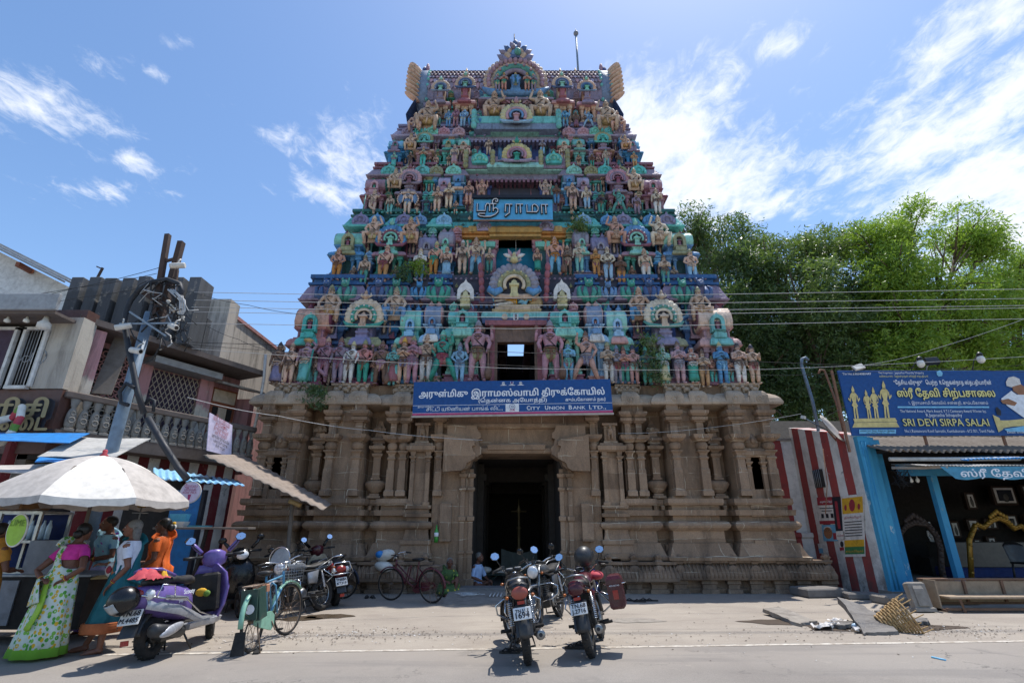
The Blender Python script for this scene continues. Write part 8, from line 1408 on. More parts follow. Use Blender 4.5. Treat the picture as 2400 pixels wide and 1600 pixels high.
 if rear_guard: m = MB('chrome'); m.tube([(-.17, -.5, .6), (-.24, -.85, .6), (-.22, -.98, .6), (.22, -.98, .6), (.24, -.85, .6), (.17, -.5, .6)], .013, 6); m.tube([(-.22, -.97, .6), (-.14, -.95, .8), (.14, -.95, .8), (.22, -.97, .6)], .012, 6); m.tube([(-.24, -.85, .6), (-.2, -.5, .3)], .012, 6); m.tube([(.24, -.85, .6), (.2, -.5, .3)], .012, 6); m.build('rear_guard', t)
 m = MB('moto_dark'); arcstrip(m, -.6, .22, .28, PI*.35, PI*.95, .07, 'moto_dark'); m.add([(-.08, -.85, .5), (.08, -.85, .5), (.09, -.98, .27), (-.09, -.98, .27), (-.08, -.83, .5), (.08, -.83, .5), (.09, -.965, .27), (-.09, -.965, .27)], [(0, 1, 2, 3), (7, 6, 5, 4), (0, 4, 5, 1), (1, 5, 6, 2), (2, 6, 7, 3), (3, 7, 4, 0)]); m.box(-.04, .04, -.985, -.97, .2, .25, 'lens_red'); m.build('rear_mudguard', t)
 if pl: plate(t, (0, -.935, .46), .22, .15, pl, R(-26))
 m = MB('engine'); m.obox((.0, -.35, .25), .2, .4, .16, 'engine', (0, 0, 0), .03); m.obox((.12, -.45, .22), .08, .4, .12, 'engine', (0, 0, 0), .03)
 m.build('engine', t); m = MB('alloy'); m.tube([(.14, -.3, .2), (.19, -.4, .22), (.2, -.85, .3), (.2, -.87, .3)], [.03, .06, .07, .05], 12, 'moto_dark'); m.ell((.25, -.62, .27), (.03, .2, .05), 'scooter_silver', 12, 8, (R(10), 0, 0)); m.build('exhaust', t)
 m = MB('moto_dark'); m.tube([(.1, -.2, .2), (.16, -.12, .0)], .012, 5); m.tube([(-.1, -.2, .2), (-.16, -.12, .0)], .012, 5); m.build('stand', t)
 if deco:
  L = MB('lettering_white'); text(L, 'Scooty', (.212, -.42, .605), (0, 1, 0), (0, .0, 1), h=.05, mat='lettering_white', bold=.04); text(L, 'pep', (.218, -.5, .53), (0, 1, 0), (0, 0, 1), h=.035, mat='lettering_white', bold=.02); L.build('lettering', t)
  m = MB('leaf_trim'); m.ell((0, .25, .58), (.08, .03, .05), 'paper_yellow', 8, 6); m.ell((.07, .25, .56), (.05, .03, .04), nu=8, nv=6); m.build('glove_box_load', t)
 return t
scooter('purple and silver scooter with a helmet on its tail, parked by the stall', (-4.42, 7.9, 0), R(-3), R(-7), 'scooter_purple', 'scooter_silver', 'scooter_purple', (('TN.68', .055), ('M.4485', .05)), R(28), 1.13, True)
helmet('helmet', 'black helmet with a clear visor hung behind the purple scooter', (-4.62, 6.78, .70), .16, (R(35), R(10), R(-55)), 'moto_black')
m = MB('petal_red'); rr = random.Random(2)
for mt_, n_, x_, y_, sx_ in (('petal_red', 9, -4.5, 7.0, .3), ('paper_yellow', 5, -4.42, 7.1, .09), ('petal_red', 7, -4.55, 6.92, .2)): m.sheet(lambda u, v: (x_+sx_*(u-.5)+rr.uniform(-.015, .015), y_+sx_*1.1*(v-.5)+rr.uniform(-.015, .015), .93+.11*math.sin(PI*u)*math.sin(PI*v)+rr.uniform(-.012, .02)), n_, n_, mt_)
m.build('bungee_bundle', None, 'red and yellow cloth bundle strapped behind the purple scooter seat', 'bundle')
scooter('maroon scooter with a beige front and chrome rear guard', (-4.1, 12.45, 0), R(38), R(-6), 'moto_maroon', 'moto_black', 'scooter_cream', (('TN68A', .05), ('K7319', .05)), R(12), 1.08, rear_guard=True)
scooter('glossy black scooter behind the purple one', (-5.3, 11.0, 0), R(-150), R(6), 'moto_black', 'moto_dark', 'moto_black', (), R(10), 1.1)
# ---- bicycles
def bicycle(label, loc, head, lean, col, fend, steer=0., rack=True, case=None, basket=False, box=False, ladies=False, sc=1.):
 t = thing('bicycle', label, 'bicycle', loc, head, 'bicycles', sc); t.rotation_euler = (0, lean, head); R_ = .34
 wheel(t, -.55, R_, .019, 28, 'rusty_steel', hub=.03); F = bpy.data.objects.new('front_end', None); C.objects.link(F); F.parent = t; F.location = (0, .42, 0); F.rotation_euler = (0, 0, steer); wheel(F, .15, R_, .019, 28, 'rusty_steel', hub=.025)
 m = MB(fend); arcstrip(m, .15, R_, R_+.03, PI*.22, PI*.98, .03, fend, dep=.015); m.build('front_mudguard', F); m = MB(fend); arcstrip(m, -.55, R_, R_+.03, PI*.05, PI*1.02, .032, fend, dep=.015); m.build('rear_mudguard', t)
 m = MB(col)
 for q in (-1, 1): m.tube([(q*.04, .15, R_), (q*.04, .03, .7), (0, .0, .74)], .012, 6); m.tube([(q*.05, -.55, R_), (0, -.2, .72)], .009, 5); m.tube([(q*.05, -.55, R_), (q*.03, -.1, .28)], .009, 5)
 a = [(0, .4, .82), (0, .42, .7)]; m.tube([(0, .41, .86), (0, .45, .64)], .018, 7); m.tube([(0, .42, .68), (0, .1, .4), (0, -.1, .28)] if ladies else [(0, .43, .68), (0, -.1, .28)], .015, 7); m.tube([(0, .42, .78), (0, .05, .5), (0, -.13, .42)] if ladies else [(0, .41, .8), (0, -.2, .76)], .015, 7); m.tube([(0, -.1, .28), (0, -.2, .72), (0, -.225, .84)], .015, 7, col); m.build('frame', t)
 m = MB('chrome'); m.tube([(0, 0, .84), (0, .0, .96)], .012, 6); m.tube([(-.27, -.2, .97), (-.24, -.08, .99), (-.18, .02, .98), (0, .03, .96), (.18, .02, .98), (.24, -.08, .99), (.27, -.2, .97)], .011, 6)
 for q in (-1, 1): m.tube([(q*.24, -.1, .985), (q*.275, -.22, .965)], .016, 7, 'rubber'); m.tube([(q*.2, .0, .95), (q*.26, -.15, .94)], .005, 4)
 m.tube([(.05, .03, .95), (.02, .1, .85), (0, .1, .7)], .005, 4); m.build('handlebar', F)
 m = MB('vinyl'); m.loft([[(rx*math.cos(TAU*j/10), y, .88+h*math.sin(TAU*j/10)) for j in range(10)] for y, rx, h in ((-.04, .02, .015), (-.12, .03, .025), (-.22, .06, .03), (-.3, .1, .035), (-.34, .07, .025))]); m.build('saddle', t)
 m = MB('rusty_steel'); m.lathe((.05, -.1, .28), [(.09, 0), (.09, .008)], 16, axis='X'); 
 for q in (-1, 1): m.tube([(q*.06, -.1, .28), (q*.08, -.1+q*.09, .28-q*.12), (q*.16, -.1+q*.09, .28-q*.12)], .009, 5); m.obox((q*.14, -.1+q*.09, .28-q*.12), .08, .06, .02, 'rubber')
 m.build('crank', t)
 if case: m = MB(case); m.loft([[(x_, y, z_) for y, z_ in ((-.62, .36), (-.55, .41), (-.1, .4), (.0, .34), (.0, .22), (-.1, .17), (-.55, .28), (-.62, .31))] for x_ in (.035, .06)], smooth=False); m.build('chain_case', t)
 if rack:
  m = MB('rusty_steel')
  for x in (-.07, -.025, .025, .07): m.tube([(x, -.3, .76), (x, -.78, .76)], .007, 5)
  for y in (-.32, -.55, -.77): m.tube([(-.075, y, .757), (.075, y, .757)], .007, 5)
  for q in (-1, 1): m.tube([(q*.07, -.7, .76), (q*.055, -.57, .35)], .006, 5)
  m.build('rack', t)
 m = MB('rusty_steel'); m.tube([(-.055, -.55, .33), (-.14, -.62, .0), (.14, -.62, .0), (.055, -.55, .33)], .01, 5); m.tube([(-.14, -.62, .006), (-.14, -.5, .006)], .008, 4); m.build('stand', t)
 if basket:
  m = MB('steel')
  for k in range(8): z = .68+.04*k; w = .11+.008*k; m.tube([(-w, .06, z), (w, .06, z), (w*.9, .3, z), (-w*.9, .3, z), (-w, .06, z)], .004, 4)
  for k in range(7): x = -.11+.0367*k; m.tube([(x, .06, .68), (x*1.4, .06, .97)], .003, 4); m.tube([(x, .3, .68), (x*1.3, .31, .97)], .003, 4)
  m.torus((0, .18, .97), .19, .007, 18, 4, 'chrome', 'Z'); m.build('basket', F)
 if box:
  m = MB('box_green'); m.add([(.09, -.45, .74), (.1, -.68, .72), (.12, -.66, .36), (.12, -.42, .38), (.05, -.45, .74), (.06, -.68, .72), (.08, -.66, .36), (.08, -.42, .38)], [(0, 1, 2, 3), (7, 6, 5, 4), (0, 4, 5, 1), (1, 5, 6, 2), (2, 6, 7, 3), (3, 7, 4, 0)]); m.box(-.1, .1, -.72, -.69, .38, .72, 'box_green'); m.lathe((.02, -.73, .5), [(.055, 0), (.055, .006)], 16, 'lettering_white', axis='Y'); m.build('tool_box', t); m = MB('leather'); m.prof(.0, -.36, .09, .05, [(.66, 0), (.74, 0), (.75, -.02)]); m.build('saddle_bag', t); m = MB('rubber'); m.add([(-.06, -.89, .28), (.06, -.89, .28), (.08, -.95, .04), (-.08, -.95, .04), (-.06, -.88, .28), (.06, -.88, .28), (.08, -.94, .04), (-.08, -.94, .04)], [(0, 1, 2, 3), (7, 6, 5, 4), (0, 4, 5, 1), (1, 5, 6, 2), (2, 6, 7, 3), (3, 7, 4, 0)]); m.build('mud_flap', t)
 return t
bicycle('worn mint green bicycle with a basket and a dark green box, nearest the road', (-3.42, 8.2, 0), R(3), R(-5), 'cycle_blue', 'cycle_green', R(-16), True, 'cycle_green', True, True, sc=1.05)
bicycle('maroon bicycle leaning by the stone plinth left of the doorway', (-2.22, 12.6, 0), R(62), R(-7), 'cycle_maroon', 'cycle_maroon', R(8), True, 'cycle_maroon', ladies=True)
bicycle('dark blue bicycle in the shade behind the maroon scooter', (-4.45, 13.2, 0), R(82), R(-4), 'cycle_dark', 'cycle_dark', 0, True)
# slippers
def slipper(c, rz, label, mat='vinyl'):
 m = MB(mat); m.M = Mx.Translation(c) @ Mx.Rotation(rz, 4, 'Z'); m.loft([[(rx*math.cos(TAU*j/10)+dx, y, z) for z in (0.004,) for j in range(10)] for y, rx, dx in ((0, .0, 0),)]) if 0 else m.ext([(-.035, -.13), (.035, -.13), (.045, -.05), (.035, .02), (.05, .1), (.03, .14), (-.02, .145), (-.045, .1), (-.035, .02), (-.04, -.05)], .004, .024, plane='XY'); m.tube([(-.04, .0, .02), (-.015, .06, .055), (.0, .1, .03), (.02, .06, .055), (.04, .0, .02)], .009, 5); m.build('slipper', None, label, 'slipper', 'slippers left on the ground')
for dx, dy, rz, l in ((1452, 1380, 1.2, 'first of the dark slippers in the shade right of the pannier'), (1470, 1382, 1.4, 'second of the dark slippers right of the pannier'), (1484, 1379, 1.3, 'dark slipper in the shade before the right plinth'), (1498, 1380, 1.5, 'dark slipper farthest right before the plinth'), (1172, 1500, 1.6, 'black slipper beside the rear wheel of the black motorcycle'), (1188, 1494, 1.3, 'black slipper tucked under the black motorcycle'), (1322, 1490, 1.5, 'black slipper beside the rear wheel of the maroon motorcycle'), (1340, 1484, 1.2, 'black slipper under the maroon motorcycle'), (590, 1498, .3, 'black slipper by the stand of the green bicycle'), (842, 1373, .2, 'small dark slipper in the shade by the left plinth'), (856, 1373, .5, 'small dark slipper, right one by the left plinth')): p = G(dx, dy); slipper((p.x, p.y, .004), rz, l)
# ------------------------------------------------------------------ people: one continuous body each, clothes and hair as children
paint('skin_dark', '#6b4432', .55, .12, 6, bump=.05, gcol='#4f3024'); paint('skin_mid', '#7d5240', .55, .12, 6, bump=.05, gcol='#5c3a2c'); paint('hair_black', '#15120f', .45, .1, 8); paint('hair_grey', '#77746f', .7, .5, 30, gcol='#2b2927'); paint('blouse_pink', '#c9308f', .8, .1, 8, gcol='#8f1f66'); paint('blouse_white', '#d8dbe6', .85, .1, 5); paint('shirt_blue', '#a9c1e6', .85, .1, 5); paint('eye_white', '#d9d4cc', .3, 0); paint('saree_orange', '#e0661e', .75, .12, 4, gcol='#a63d10'); paint('saree_teal', '#11626b', .7, .2, 4, gcol='#083c46'); paint('teal_border', '#b5663c', .8, .2, 6); paint('saree_ochre', '#b9812e', .8, .5, 7, gcol='#7a3f1c'); paint('gold_bangle', '#d9a640', .3, .05, metal=.9); paint('saree_red', '#8f2f3a', .8, .3, 6)
def m_floral(key, base, cols, border, sc=9., bz=None, rad=.3):
 t = NT(key); p = t.P(True); w = t.n('ShaderNodeVectorMath', {0: p, 1: t.n('ShaderNodeTexNoise', {'Vector': p, 'Scale': 5.}).outputs[1]}, operation='MULTIPLY_ADD'); w.inputs[2].default_value = (0, 0, 0)
 q = t.n('ShaderNodeMapping', {0: p, 3: (1, 1, .8)}).outputs[0]; vo = t.n('ShaderNodeTexVoronoi', {'Vector': q, 'Scale': sc, 'Randomness': .8}); d = vo.outputs['Distance']; hs = t.n('ShaderNodeSeparateColor', {0: vo.outputs['Color']}); r = hs.outputs[0]
 c = t.mix(t.m2('GREATER_THAN', r, .5), lin(cols[0]), lin(cols[1])); c = t.mix(t.m2('GREATER_THAN', t.m2('FRACT', t.m2('MULTIPLY', r, 3.7)), .66), c, lin(cols[2]))
 ring = t.m2('MULTIPLY', t.m2('LESS_THAN', d, rad), t.m2('GREATER_THAN', d, t.m2('MULTIPLY', hs.outputs[1], .2))); c = t.mix(ring, t.mix(t.ramp(t.noise(7, 3, vec=p), .4, .65), lin(base), tuple(x*.8 for x in lin(base)[:3])+(1,)), c)
 if bz is not None: z = t.n('ShaderNodeSeparateXYZ', {0: p}).outputs[2]; c = t.mix(t.m2('LESS_THAN', z, bz), c, lin(border))
 t.fin(c, .8, 0, t.bump(t.noise(90, 2, vec=p), .15, .004)); MATS[key] = t.m
m_floral('saree_floral', '#d3dcd0', ('#4f9a3a', '#d8ae2c', '#7cb648'), '#7ab53c', 22, .14, .44); m_floral('saree_lilac', '#c3b3d6', ('#7a3f96', '#5fa8b8', '#b0488f'), '#6a4f9a', 8, .2); m_floral('saree_aqua', '#8fb9c9', ('#8a3f96', '#5f8fb8', '#b0488f'), '#6a4f9a', 9); m_floral('cloth_green', '#4f6b3a', ('#c9b23a', '#2f4a2a', '#8fae4a'), '#2f4a2a', 12); m_floral('cloth_night', '#23264a', ('#8f2f4a', '#3a4a8a', '#a8505a'), '#2f2a4a', 14)
def remesh(mb, name, parent, vox=.009):
 o = mb.build(name, parent, fix=False); md = o.modifiers.new('skin', 'REMESH'); md.mode = 'VOXEL'; md.voxel_size = vox; md.use_smooth_shade = True; s = o.modifiers.new('soft', 'SMOOTH'); s.iterations = 3; s.factor = .5
 bpy.context.view_layer.update(); dg = bpy.context.evaluated_depsgraph_get(); me = bpy.data.meshes.new_from_object(o.evaluated_get(dg)); o.modifiers.clear(); o.data = me
 me.materials.clear(); me.materials.append(mget(mb.keys[0])); return o
def hand(m, wr, dirv, side, curl=.5, pn=V((0, 0, -1))):
 d = V(dirv).normalized(); s = d.cross(pn).normalized()*side; pn = s.cross(d).normalized()*side
 m.tube([wr, V(wr)+d*.03, V(wr)+d*.085], [.022, .032, .03], 8, sq=(1, .55) if abs(s.z) < .6 else (.55, 1)); k = V(wr)+d*.08
 for i, L_ in enumerate((.062, .072, .067, .052)):
  b = k+s*(.027-.018*i); a = d*math.cos(curl)+pn*math.sin(curl); c = d*math.cos(curl*2.1)+pn*math.sin(curl*2.1); m.tube([b-d*.02, b, b+a*L_*.55, b+a*L_*.55+c*L_*.5], [.011, .0105, .0095, .007], 6)
 b = V(wr)+d*.03+s*.028; m.tube([b-s*.01, b+(d*.6+s*.7).normalized()*.035, b+(d*.85+s*.35+pn*.3).normalized()*.066], [.012, .0115, .008], 6)
def person(label, loc, rz, skin, hair, pose='stand', arms=(), legs=None, head=(0, -.01, 0), turn=0., lean=0., hairdo='bun', scale=1., bare_back=False, top=None, sleeve=None, skirt=None, drape=None, extra=None, dz=0., foot=True):
 t = thing('person', label, 'person', loc, rz, None, scale); m = MB(skin); B = lambda x, y, z: V((x, y-lean*max(0, z-.9), z+dz))
 rg = lambda L_: [[tuple(B(rx*math.cos(TAU*j/16), y+ry*math.sin(TAU*j/16), z)) for j in range(16)] for rx, ry, y, z in L_]
 TOR = [(.14, .11, 0, .80), (.165, .13, 0, .88), (.15, .115, 0, .97), (.128, .1, 0, 1.04), (.14, .11, -.005, 1.13), (.155, .12, -.01, 1.21), (.155, .095, 0, 1.27), (.11, .07, .005, 1.315), (.055, .052, .01, 1.34), (.046, .048, .005, 1.40)]
 m.loft(rg(TOR)); hc = B(head[0], head[1]-.015, 1.47+head[2]); HR = Mx.Translation(hc) @ Mx.Rotation(turn, 4, 'Z'); K = m.M
 m.tube([B(0, .005, 1.33), hc+V((0, .015, -.06))], .045, 10)
 m.M = HR; m.ell((0, 0, .0), (.071, .09, .105), nu=16, nv=12); m.ell((0, -.045, -.06), (.045, .045, .05), nu=12, nv=8); m.tube([(0, -.085, .02), (0, -.108, -.022), (0, -.09, -.03)], [.01, .017, .01], 7); m.tube([(-.024, -.088, -.056), (0, -.096, -.052), (.024, -.088, -.056)], .0085, 6); m.tube([(-.02, -.086, -.068), (0, -.093, -.069), (.02, -.086, -.068)], .0085, 6)
 for q in (-1, 1): m.ell((q*.072, .008, -.012), (.011, .02, .03), nu=8, nv=6); m.tube([(q*.045, -.078, .022), (q*.02, -.09, .022)], .009, 5)
 m.M = K; sh = {q: B(q*.155, 0, 1.255) for q in (-1, 1)}; AR = {}
 for q, el, wr, hd, cu in arms: e, w = V(el), V(wr); AR[q] = (sh[q], e, w); m.tube([sh[q]-V((q*.05, 0, -.01)), sh[q], sh[q].lerp(e, .5), e, e.lerp(w, .4), w], [.05, .052, .046, .037, .036, .024], 10); hand(m, w, hd, q, cu)
 for q, hp, kn, an, td in legs or ((1, (.09, 0, .86), (.095, -.02, .46), (.09, .01, .075), (.1, -1)), (-1, (-.09, 0, .86), (-.095, -.02, .46), (-.09, .01, .075), (-.1, -1))):
  h, k, a = V(hp), V(kn), V(an); m.tube([h, h.lerp(k, .5), k, k.lerp(a, .35), a], [.085, .075, .055, .052, .034], 10); f = V((td[0], td[1], 0)).normalized(); s = V((-f.y, f.x, 0)); z0 = a.z-.05
  if foot:
   m.tube([a+V((0, 0, .0))-f*.035+V((0, 0, -.045)), a-f*.0+V((0, 0, -.03)), a+f*.09+V((0, 0, -.05)), a+f*.15+V((0, 0, -.06))], [.03, .036, .034, .026], 8)
   for i in range(5): b = a+f*(.165-.008*abs(i-1))+s*(.026-.013*i)+V((0, 0, -.063)); m.tube([b-f*.03, b, b+f*.022], [.012, .0115, .009], 6)
 remesh(m, 'body', t); m = MB(hair); m.M = HR
 m.ell((0, .018, .022), (.08, .092, .1), nu=18, nv=12, rot=(R(-38), 0, 0), z0=-.28)
 if hairdo == 'bun': m.ell((0, .115, -.03), (.058, .05, .055), nu=14, nv=10)
 if hairdo == 'loose': m.loft([[(rx*math.cos(TAU*j/12), y+ry*math.sin(TAU*j/12)+.006*math.sin(5*j), z) for j in range(12)] for z, y, rx, ry in ((.02, .05, .08, .05), (-.06, .06, .08, .045), (-.15, .07, .065, .03), (-.2, .07, .03, .015))])
 if hairdo == 'wild':
  rr = random.Random(4)
  for k in range(60): a = rr.uniform(0, TAU); b = rr.uniform(.2, 1.3); d = V((math.cos(a)*math.cos(b), math.sin(a)*math.cos(b)*.8+.2, math.sin(b))); m.tube([d*.09, d*.14+V((0, .01, 0)), d*.2+V((rr.uniform(-.03, .03), .02, -.02))], [.012, .009, .002], 4)
 m.build('hair', t); m = MB('eye_white'); m.M = HR
 for q in (-1, 1): m.ell((q*.03, -.08, .012), (.014, .008, .008), nu=8, nv=6); m.ell((q*.03, -.0865, .012), (.006, .003, .006), 'hair_black', 8, 5)
 m.build('eyes', t)
 if top:
  m = MB(top); T2 = [(a+.018, b+.018, c, z) for a, b, c, z in TOR if (1.05 if bare_back else .86) < z < 1.32]
  R_ = rg(T2)
  m.loft(R_, caps=False)
  for q in AR:
   s, e, w = AR[q]; k = sleeve or .55; e2 = s.lerp(e, min(k, 1)); m.tube([s-V((q*.03, 0, -.005)), s.lerp(e2, .5), e2]+([e.lerp(w, k-1)] if k > 1 else []), [.064, .06, .057]+([.045] if k > 1 else []), 12, caps=False)
  m.build('blouse' if bare_back or sleeve is None or sleeve < 1 else 'shirt', t)
 if skirt:
  mt_, rings = skirt; m = MB(mt_); n = 48; m.loft([[((rx+.010*fo*math.sin(9*TAU*j/n+3*z)+.006*fo*math.sin(17*TAU*j/n))*math.cos(TAU*j/n)+x, y+(ry+.010*fo*math.sin(9*TAU*j/n+1+2*z))*math.sin(TAU*j/n), z) for j in range(n)] for x, y, z, rx, ry, fo in rings]); m.build('skirt', t)
 for i, (mt_, pts, w, th) in enumerate(drape or ()):
  m = MB(mt_); P = [V(p) for p in pts]; fine = []
  for k in range(len(P)-1):
   for s in range(5):
    u = s/5; p0, p1, p2, p3 = P[max(k-1, 0)], P[k], P[k+1], P[min(k+2, len(P)-1)]; fine.append(.5*((2*p1)+(p2-p0)*u+(2*p0-5*p1+4*p2-p3)*u*u+(3*p1-p0-3*p2+p3)*u**3))
  fine.append(P[-1]); N_ = len(fine); rings = []
  for k, c in enumerate(fine):
   d = (fine[min(k+1, N_-1)]-fine[max(k-1, 0)]).normalized(); ctr = V((0, -lean*max(0, c.z-dz-.9), c.z)); o = V((c.x-ctr.x, c.y-ctr.y, 0)); o = o.normalized() if o.length > .02 else V((0, 0, 1)); o = (o-d*o.dot(d)).normalized() if (o-d*o.dot(d)).length > .1 else V((0, 0, 1)); s = d.cross(o)
   ww = w[0]+(w[1]-w[0])*k/(N_-1)
   def hug(p, off):
    z = min(max(p.z-dz, .8), 1.3); i = max(i for i in range(len(TOR)-1) if TOR[i][3] <= z); f = (z-TOR[i][3])/(TOR[i+1][3]-TOR[i][3]); rx, ry, yy = [TOR[i][q]+(TOR[i+1][q]-TOR[i][q])*f for q in range(3)]
    if p.z-dz < .92 or p.z-dz > 1.3: return p+o*off
    cc = V((0, yy-lean*max(0, p.z-dz-.9), p.z)); q = p-cc; a = math.atan2(q.y/ry, q.x/rx); return cc+V((math.cos(a)*(rx+.024+off), math.sin(a)*(ry+.024+off), 0))
   rings.append([tuple(hug(c+s*ww*(j/8-.5), .004+.008*math.sin(PI*j/8)+.007*math.sin(j*3.1+k*.3))) for j in range(9)]+[tuple(hug(c+s*ww*(j/8-.5), -.012)) for j in range(8, -1, -1)])
  m.loft(rings); m.build('drape', t)
 if extra: extra(t, HR, AR)
 return t
def bangles(t, HR, AR):
 for q in AR: e, w = AR[q][1], AR[q][2]; m = MB('gold_bangle'); a = e.lerp(w, .88); d = (w-e).normalized(); m.M = Mx.Translation(a) @ d.to_track_quat('Z', 'Y').to_matrix().to_4x4(); m.torus((0, 0, 0), .034, .005, 16, 5, axis='Z'); m.torus((0, 0, -.014), .034, .004, 16, 5, 'petal_red', 'Z'); m.build('bangle', t)
def people():
 ST = lambda w=.2, f=1., top=.98: [(0, 0, top, .15, .12, .3*f), (0, 0, top-.12, .185, .15, .5*f), (0, .0, .6, .2, .17, f), (0, 0, .3, w+.01, w*.85, 1.4*f), (0, 0, .05, w+.04, w*.95, 1.8*f)]
 # woman in the flowered saree, back to the street
 p = G(88, 1512)
 person('woman in a green and yellow flowered saree and pink blouse, seen from behind', (p.x+.02, p.y, 0), R(172), 'skin_dark', 'hair_black', arms=((-1, (-.36, .1, 1.03), (-.17, .14, .9), (1, -.1, -.4), .5), (1, (.27, .12, 1.0), (.07, .2, .9), (-1, .3, .1), .7)), turn=R(10), lean=.22, scale=1.0, top='blouse_pink', sleeve=.5, bare_back=True,
           skirt=('saree_floral', [(.02, -.02, 1.02, .16, .13, .3), (.02, -.01, .88, .2, .165, .5), (.03, 0, .6, .23, .2, 1), (.05, 0, .3, .27, .24, 1.5), (.06, 0, .04, .31, .28, 1.9)]),
           drape=[('saree_floral', [(-.15, .08, .93), (.0, .15, .98), (.13, .1, 1.12), (.17, .0, 1.28), (.13, -.12, 1.3), (.05, -.2, 1.2), (-.08, -.2, 1.02)], (.18, .24), .02), ('saree_floral', [(.13, .02, 1.315), (.165, .10, 1.2), (.17, .15, 1.02), (.14, .19, .82), (.1, .21, .62)], (.2, .34), .02), ('lime_sign', [(.02, .15, 1.0), (.0, .19, .85), (-.04, .235, .6), (.02, .27, .35)], (.05, .07), .012)], extra=bangles)
 # grey haired woman in teal, in profile
 p = G(245, 1497)
 person('grey haired woman in a teal saree and white blouse facing the stall', (p.x, p.y, 0), R(-72), 'skin_mid', 'hair_grey', arms=((1, (.2, .07, 1.0), (.17, -.08, .8), (.0, -.5, -.8), .35), (-1, (-.2, -.08, 1.02), (-.1, -.28, 1.02), (.5, -1, .1), .5)), lean=.02, hairdo='loose', scale=1.03, top='blouse_white', sleeve=.62,
           legs=((1, (.09, 0, .86), (.1, -.06, .46), (.1, -.06, .075), (.1, -1)), (-1, (-.09, 0, .86), (-.1, -.12, .48), (-.1, -.28, .08), (-.05, -1))), skirt=('saree_teal', [(0, 0, 1.02, .15, .12, .3), (0, 0, .88, .19, .16, .5), (0, -.03, .6, .2, .2, 1), (0, -.06, .38, .2, .22, 1.4), (0, -.08, .26, .2, .24, 1.6)]),
           drape=[('saree_teal', [(.1, -.12, .9), (0, -.16, 1.05), (-.1, -.13, 1.2), (-.13, .0, 1.31), (-.1, .12, 1.2), (.02, .16, 1.0), (.1, .15, .8)], (.2, .26), .03), ('teal_border', [(.14, -.1, .92), (.06, -.165, 1.05), (-.03, -.15, 1.2)], (.05, .05), .012), ('teal_border', [(.0, .18, .3), (.24, .0, .3), (.17, -.24, .29), (0, -.34, .28), (-.17, -.24, .29), (-.24, .0, .3), (0, .18, .3)], (.12, .12), .012)], extra=bangles)
 q = D(305, 1285, 7.6); m = MB('paper'); m.ell((q.x-.25, q.y, q.z-.12), (.08, .07, .1), 'paper', 10, 7); m.ell((q.x-.25, q.y-.06, q.z-.12), (.04, .02, .05), 'paper_red', 8, 5); m.build('paper_packet', None, 'white and red paper packet held by the woman in teal', 'packet')
 # woman in orange
 def flower(t, HR, AR):
  m = MB('paper_yellow'); m.M = HR; m.ell((-.06, .12, .03), .03, 'paper_yellow', 8, 6); m.ell((-.05, .14, -.02), (.03, .03, .04), 'petal_white', 8, 6); m.build('hair_flower', t)
 q = D(378, 1215, 8.95)
 person('woman in a bright orange saree with yellow hair flowers', (q.x, 8.95, 0), R(-80), 'skin_dark', 'hair_black', arms=((1, (.19, .02, 1.0), (.15, -.15, .88), (0, -1, -.2), .4), (-1, (-.19, -.02, 1.0), (-.12, -.2, .95), (.3, -1, 0), .4)), scale=1.06, top='saree_orange', sleeve=.6, skirt=('saree_orange', ST(.19)), drape=[('saree_orange', [(.12, -.13, .95), (.0, -.16, 1.08), (-.1, -.12, 1.22), (-.13, .02, 1.31), (-.1, .13, 1.2), (0, .165, 1.0), (.03, .17, .75)], (.22, .3), .03)], extra=flower)
 # seller behind the counter
 q = D(262, 1212, 8.95)
 person('stall seller in a lilac and aqua saree looking down behind the counter', (q.x, 8.95, 0), R(-28), 'skin_dark', 'hair_black', arms=((1, (.22, -.04, 1.02), (.05, -.22, .98), (-1, -.4, .05), .5), (-1, (-.22, -.05, 1.02), (-.06, -.24, .97), (1, -.4, 0), .5)), turn=R(-15), lean=.1, scale=1.08, hairdo='none', top='saree_aqua', sleeve=.6, skirt=('saree_lilac', ST(.2)), drape=[('saree_aqua', [(.14, -.1, .98), (.02, -.15, 1.1), (-.1, -.12, 1.24), (-.14, .0, 1.31), (-.1, .12, 1.2), (0, .15, 1.0)], (.24, .26), .025)], extra=bangles)
 # woman cut off by the left edge
 q = D(-6, 1245, 7.35)
 person('woman in an ochre blouse at the far left edge, seen from behind', (q.x, 7.35, 0), R(165), 'skin_dark', 'hair_black', arms=((1, (.22, -.08, 1.0), (.1, -.25, 1.0), (-.5, -1, 0), .4), (-1, (-.25, -.04, 1.0), (-.12, -.24, .98), (.5, -1, 0), .4)), scale=1.0, top='saree_ochre', sleeve=.6, skirt=('saree_ochre', ST(.2)), drape=[('saree_ochre', [(.1, .14, .9), (-.06, .16, 1.1), (-.13, .08, 1.27), (-.12, -.08, 1.27), (0, -.16, 1.1)], (.2, .24), .02)])
 # seated figures at the gateway: pelvis on the floor, knees drawn up
 SIT = ((1, (.09, 0, .1), (.16, -.36, .34), (.1, -.42, .07), (.1, -1)), (-1, (-.09, 0, .1), (-.16, -.34, .3), (-.1, -.4, .07), (-.1, -1)))
 CR = ((1, (.09, 0, .1), (.34, -.24, .12), (.02, -.36, .08), (-1, -.2)), (-1, (-.09, 0, .1), (-.34, -.24, .12), (-.02, -.28, .09), (1, -.2)))
 q = D(1094, 1362, 14.75); dz = -.76
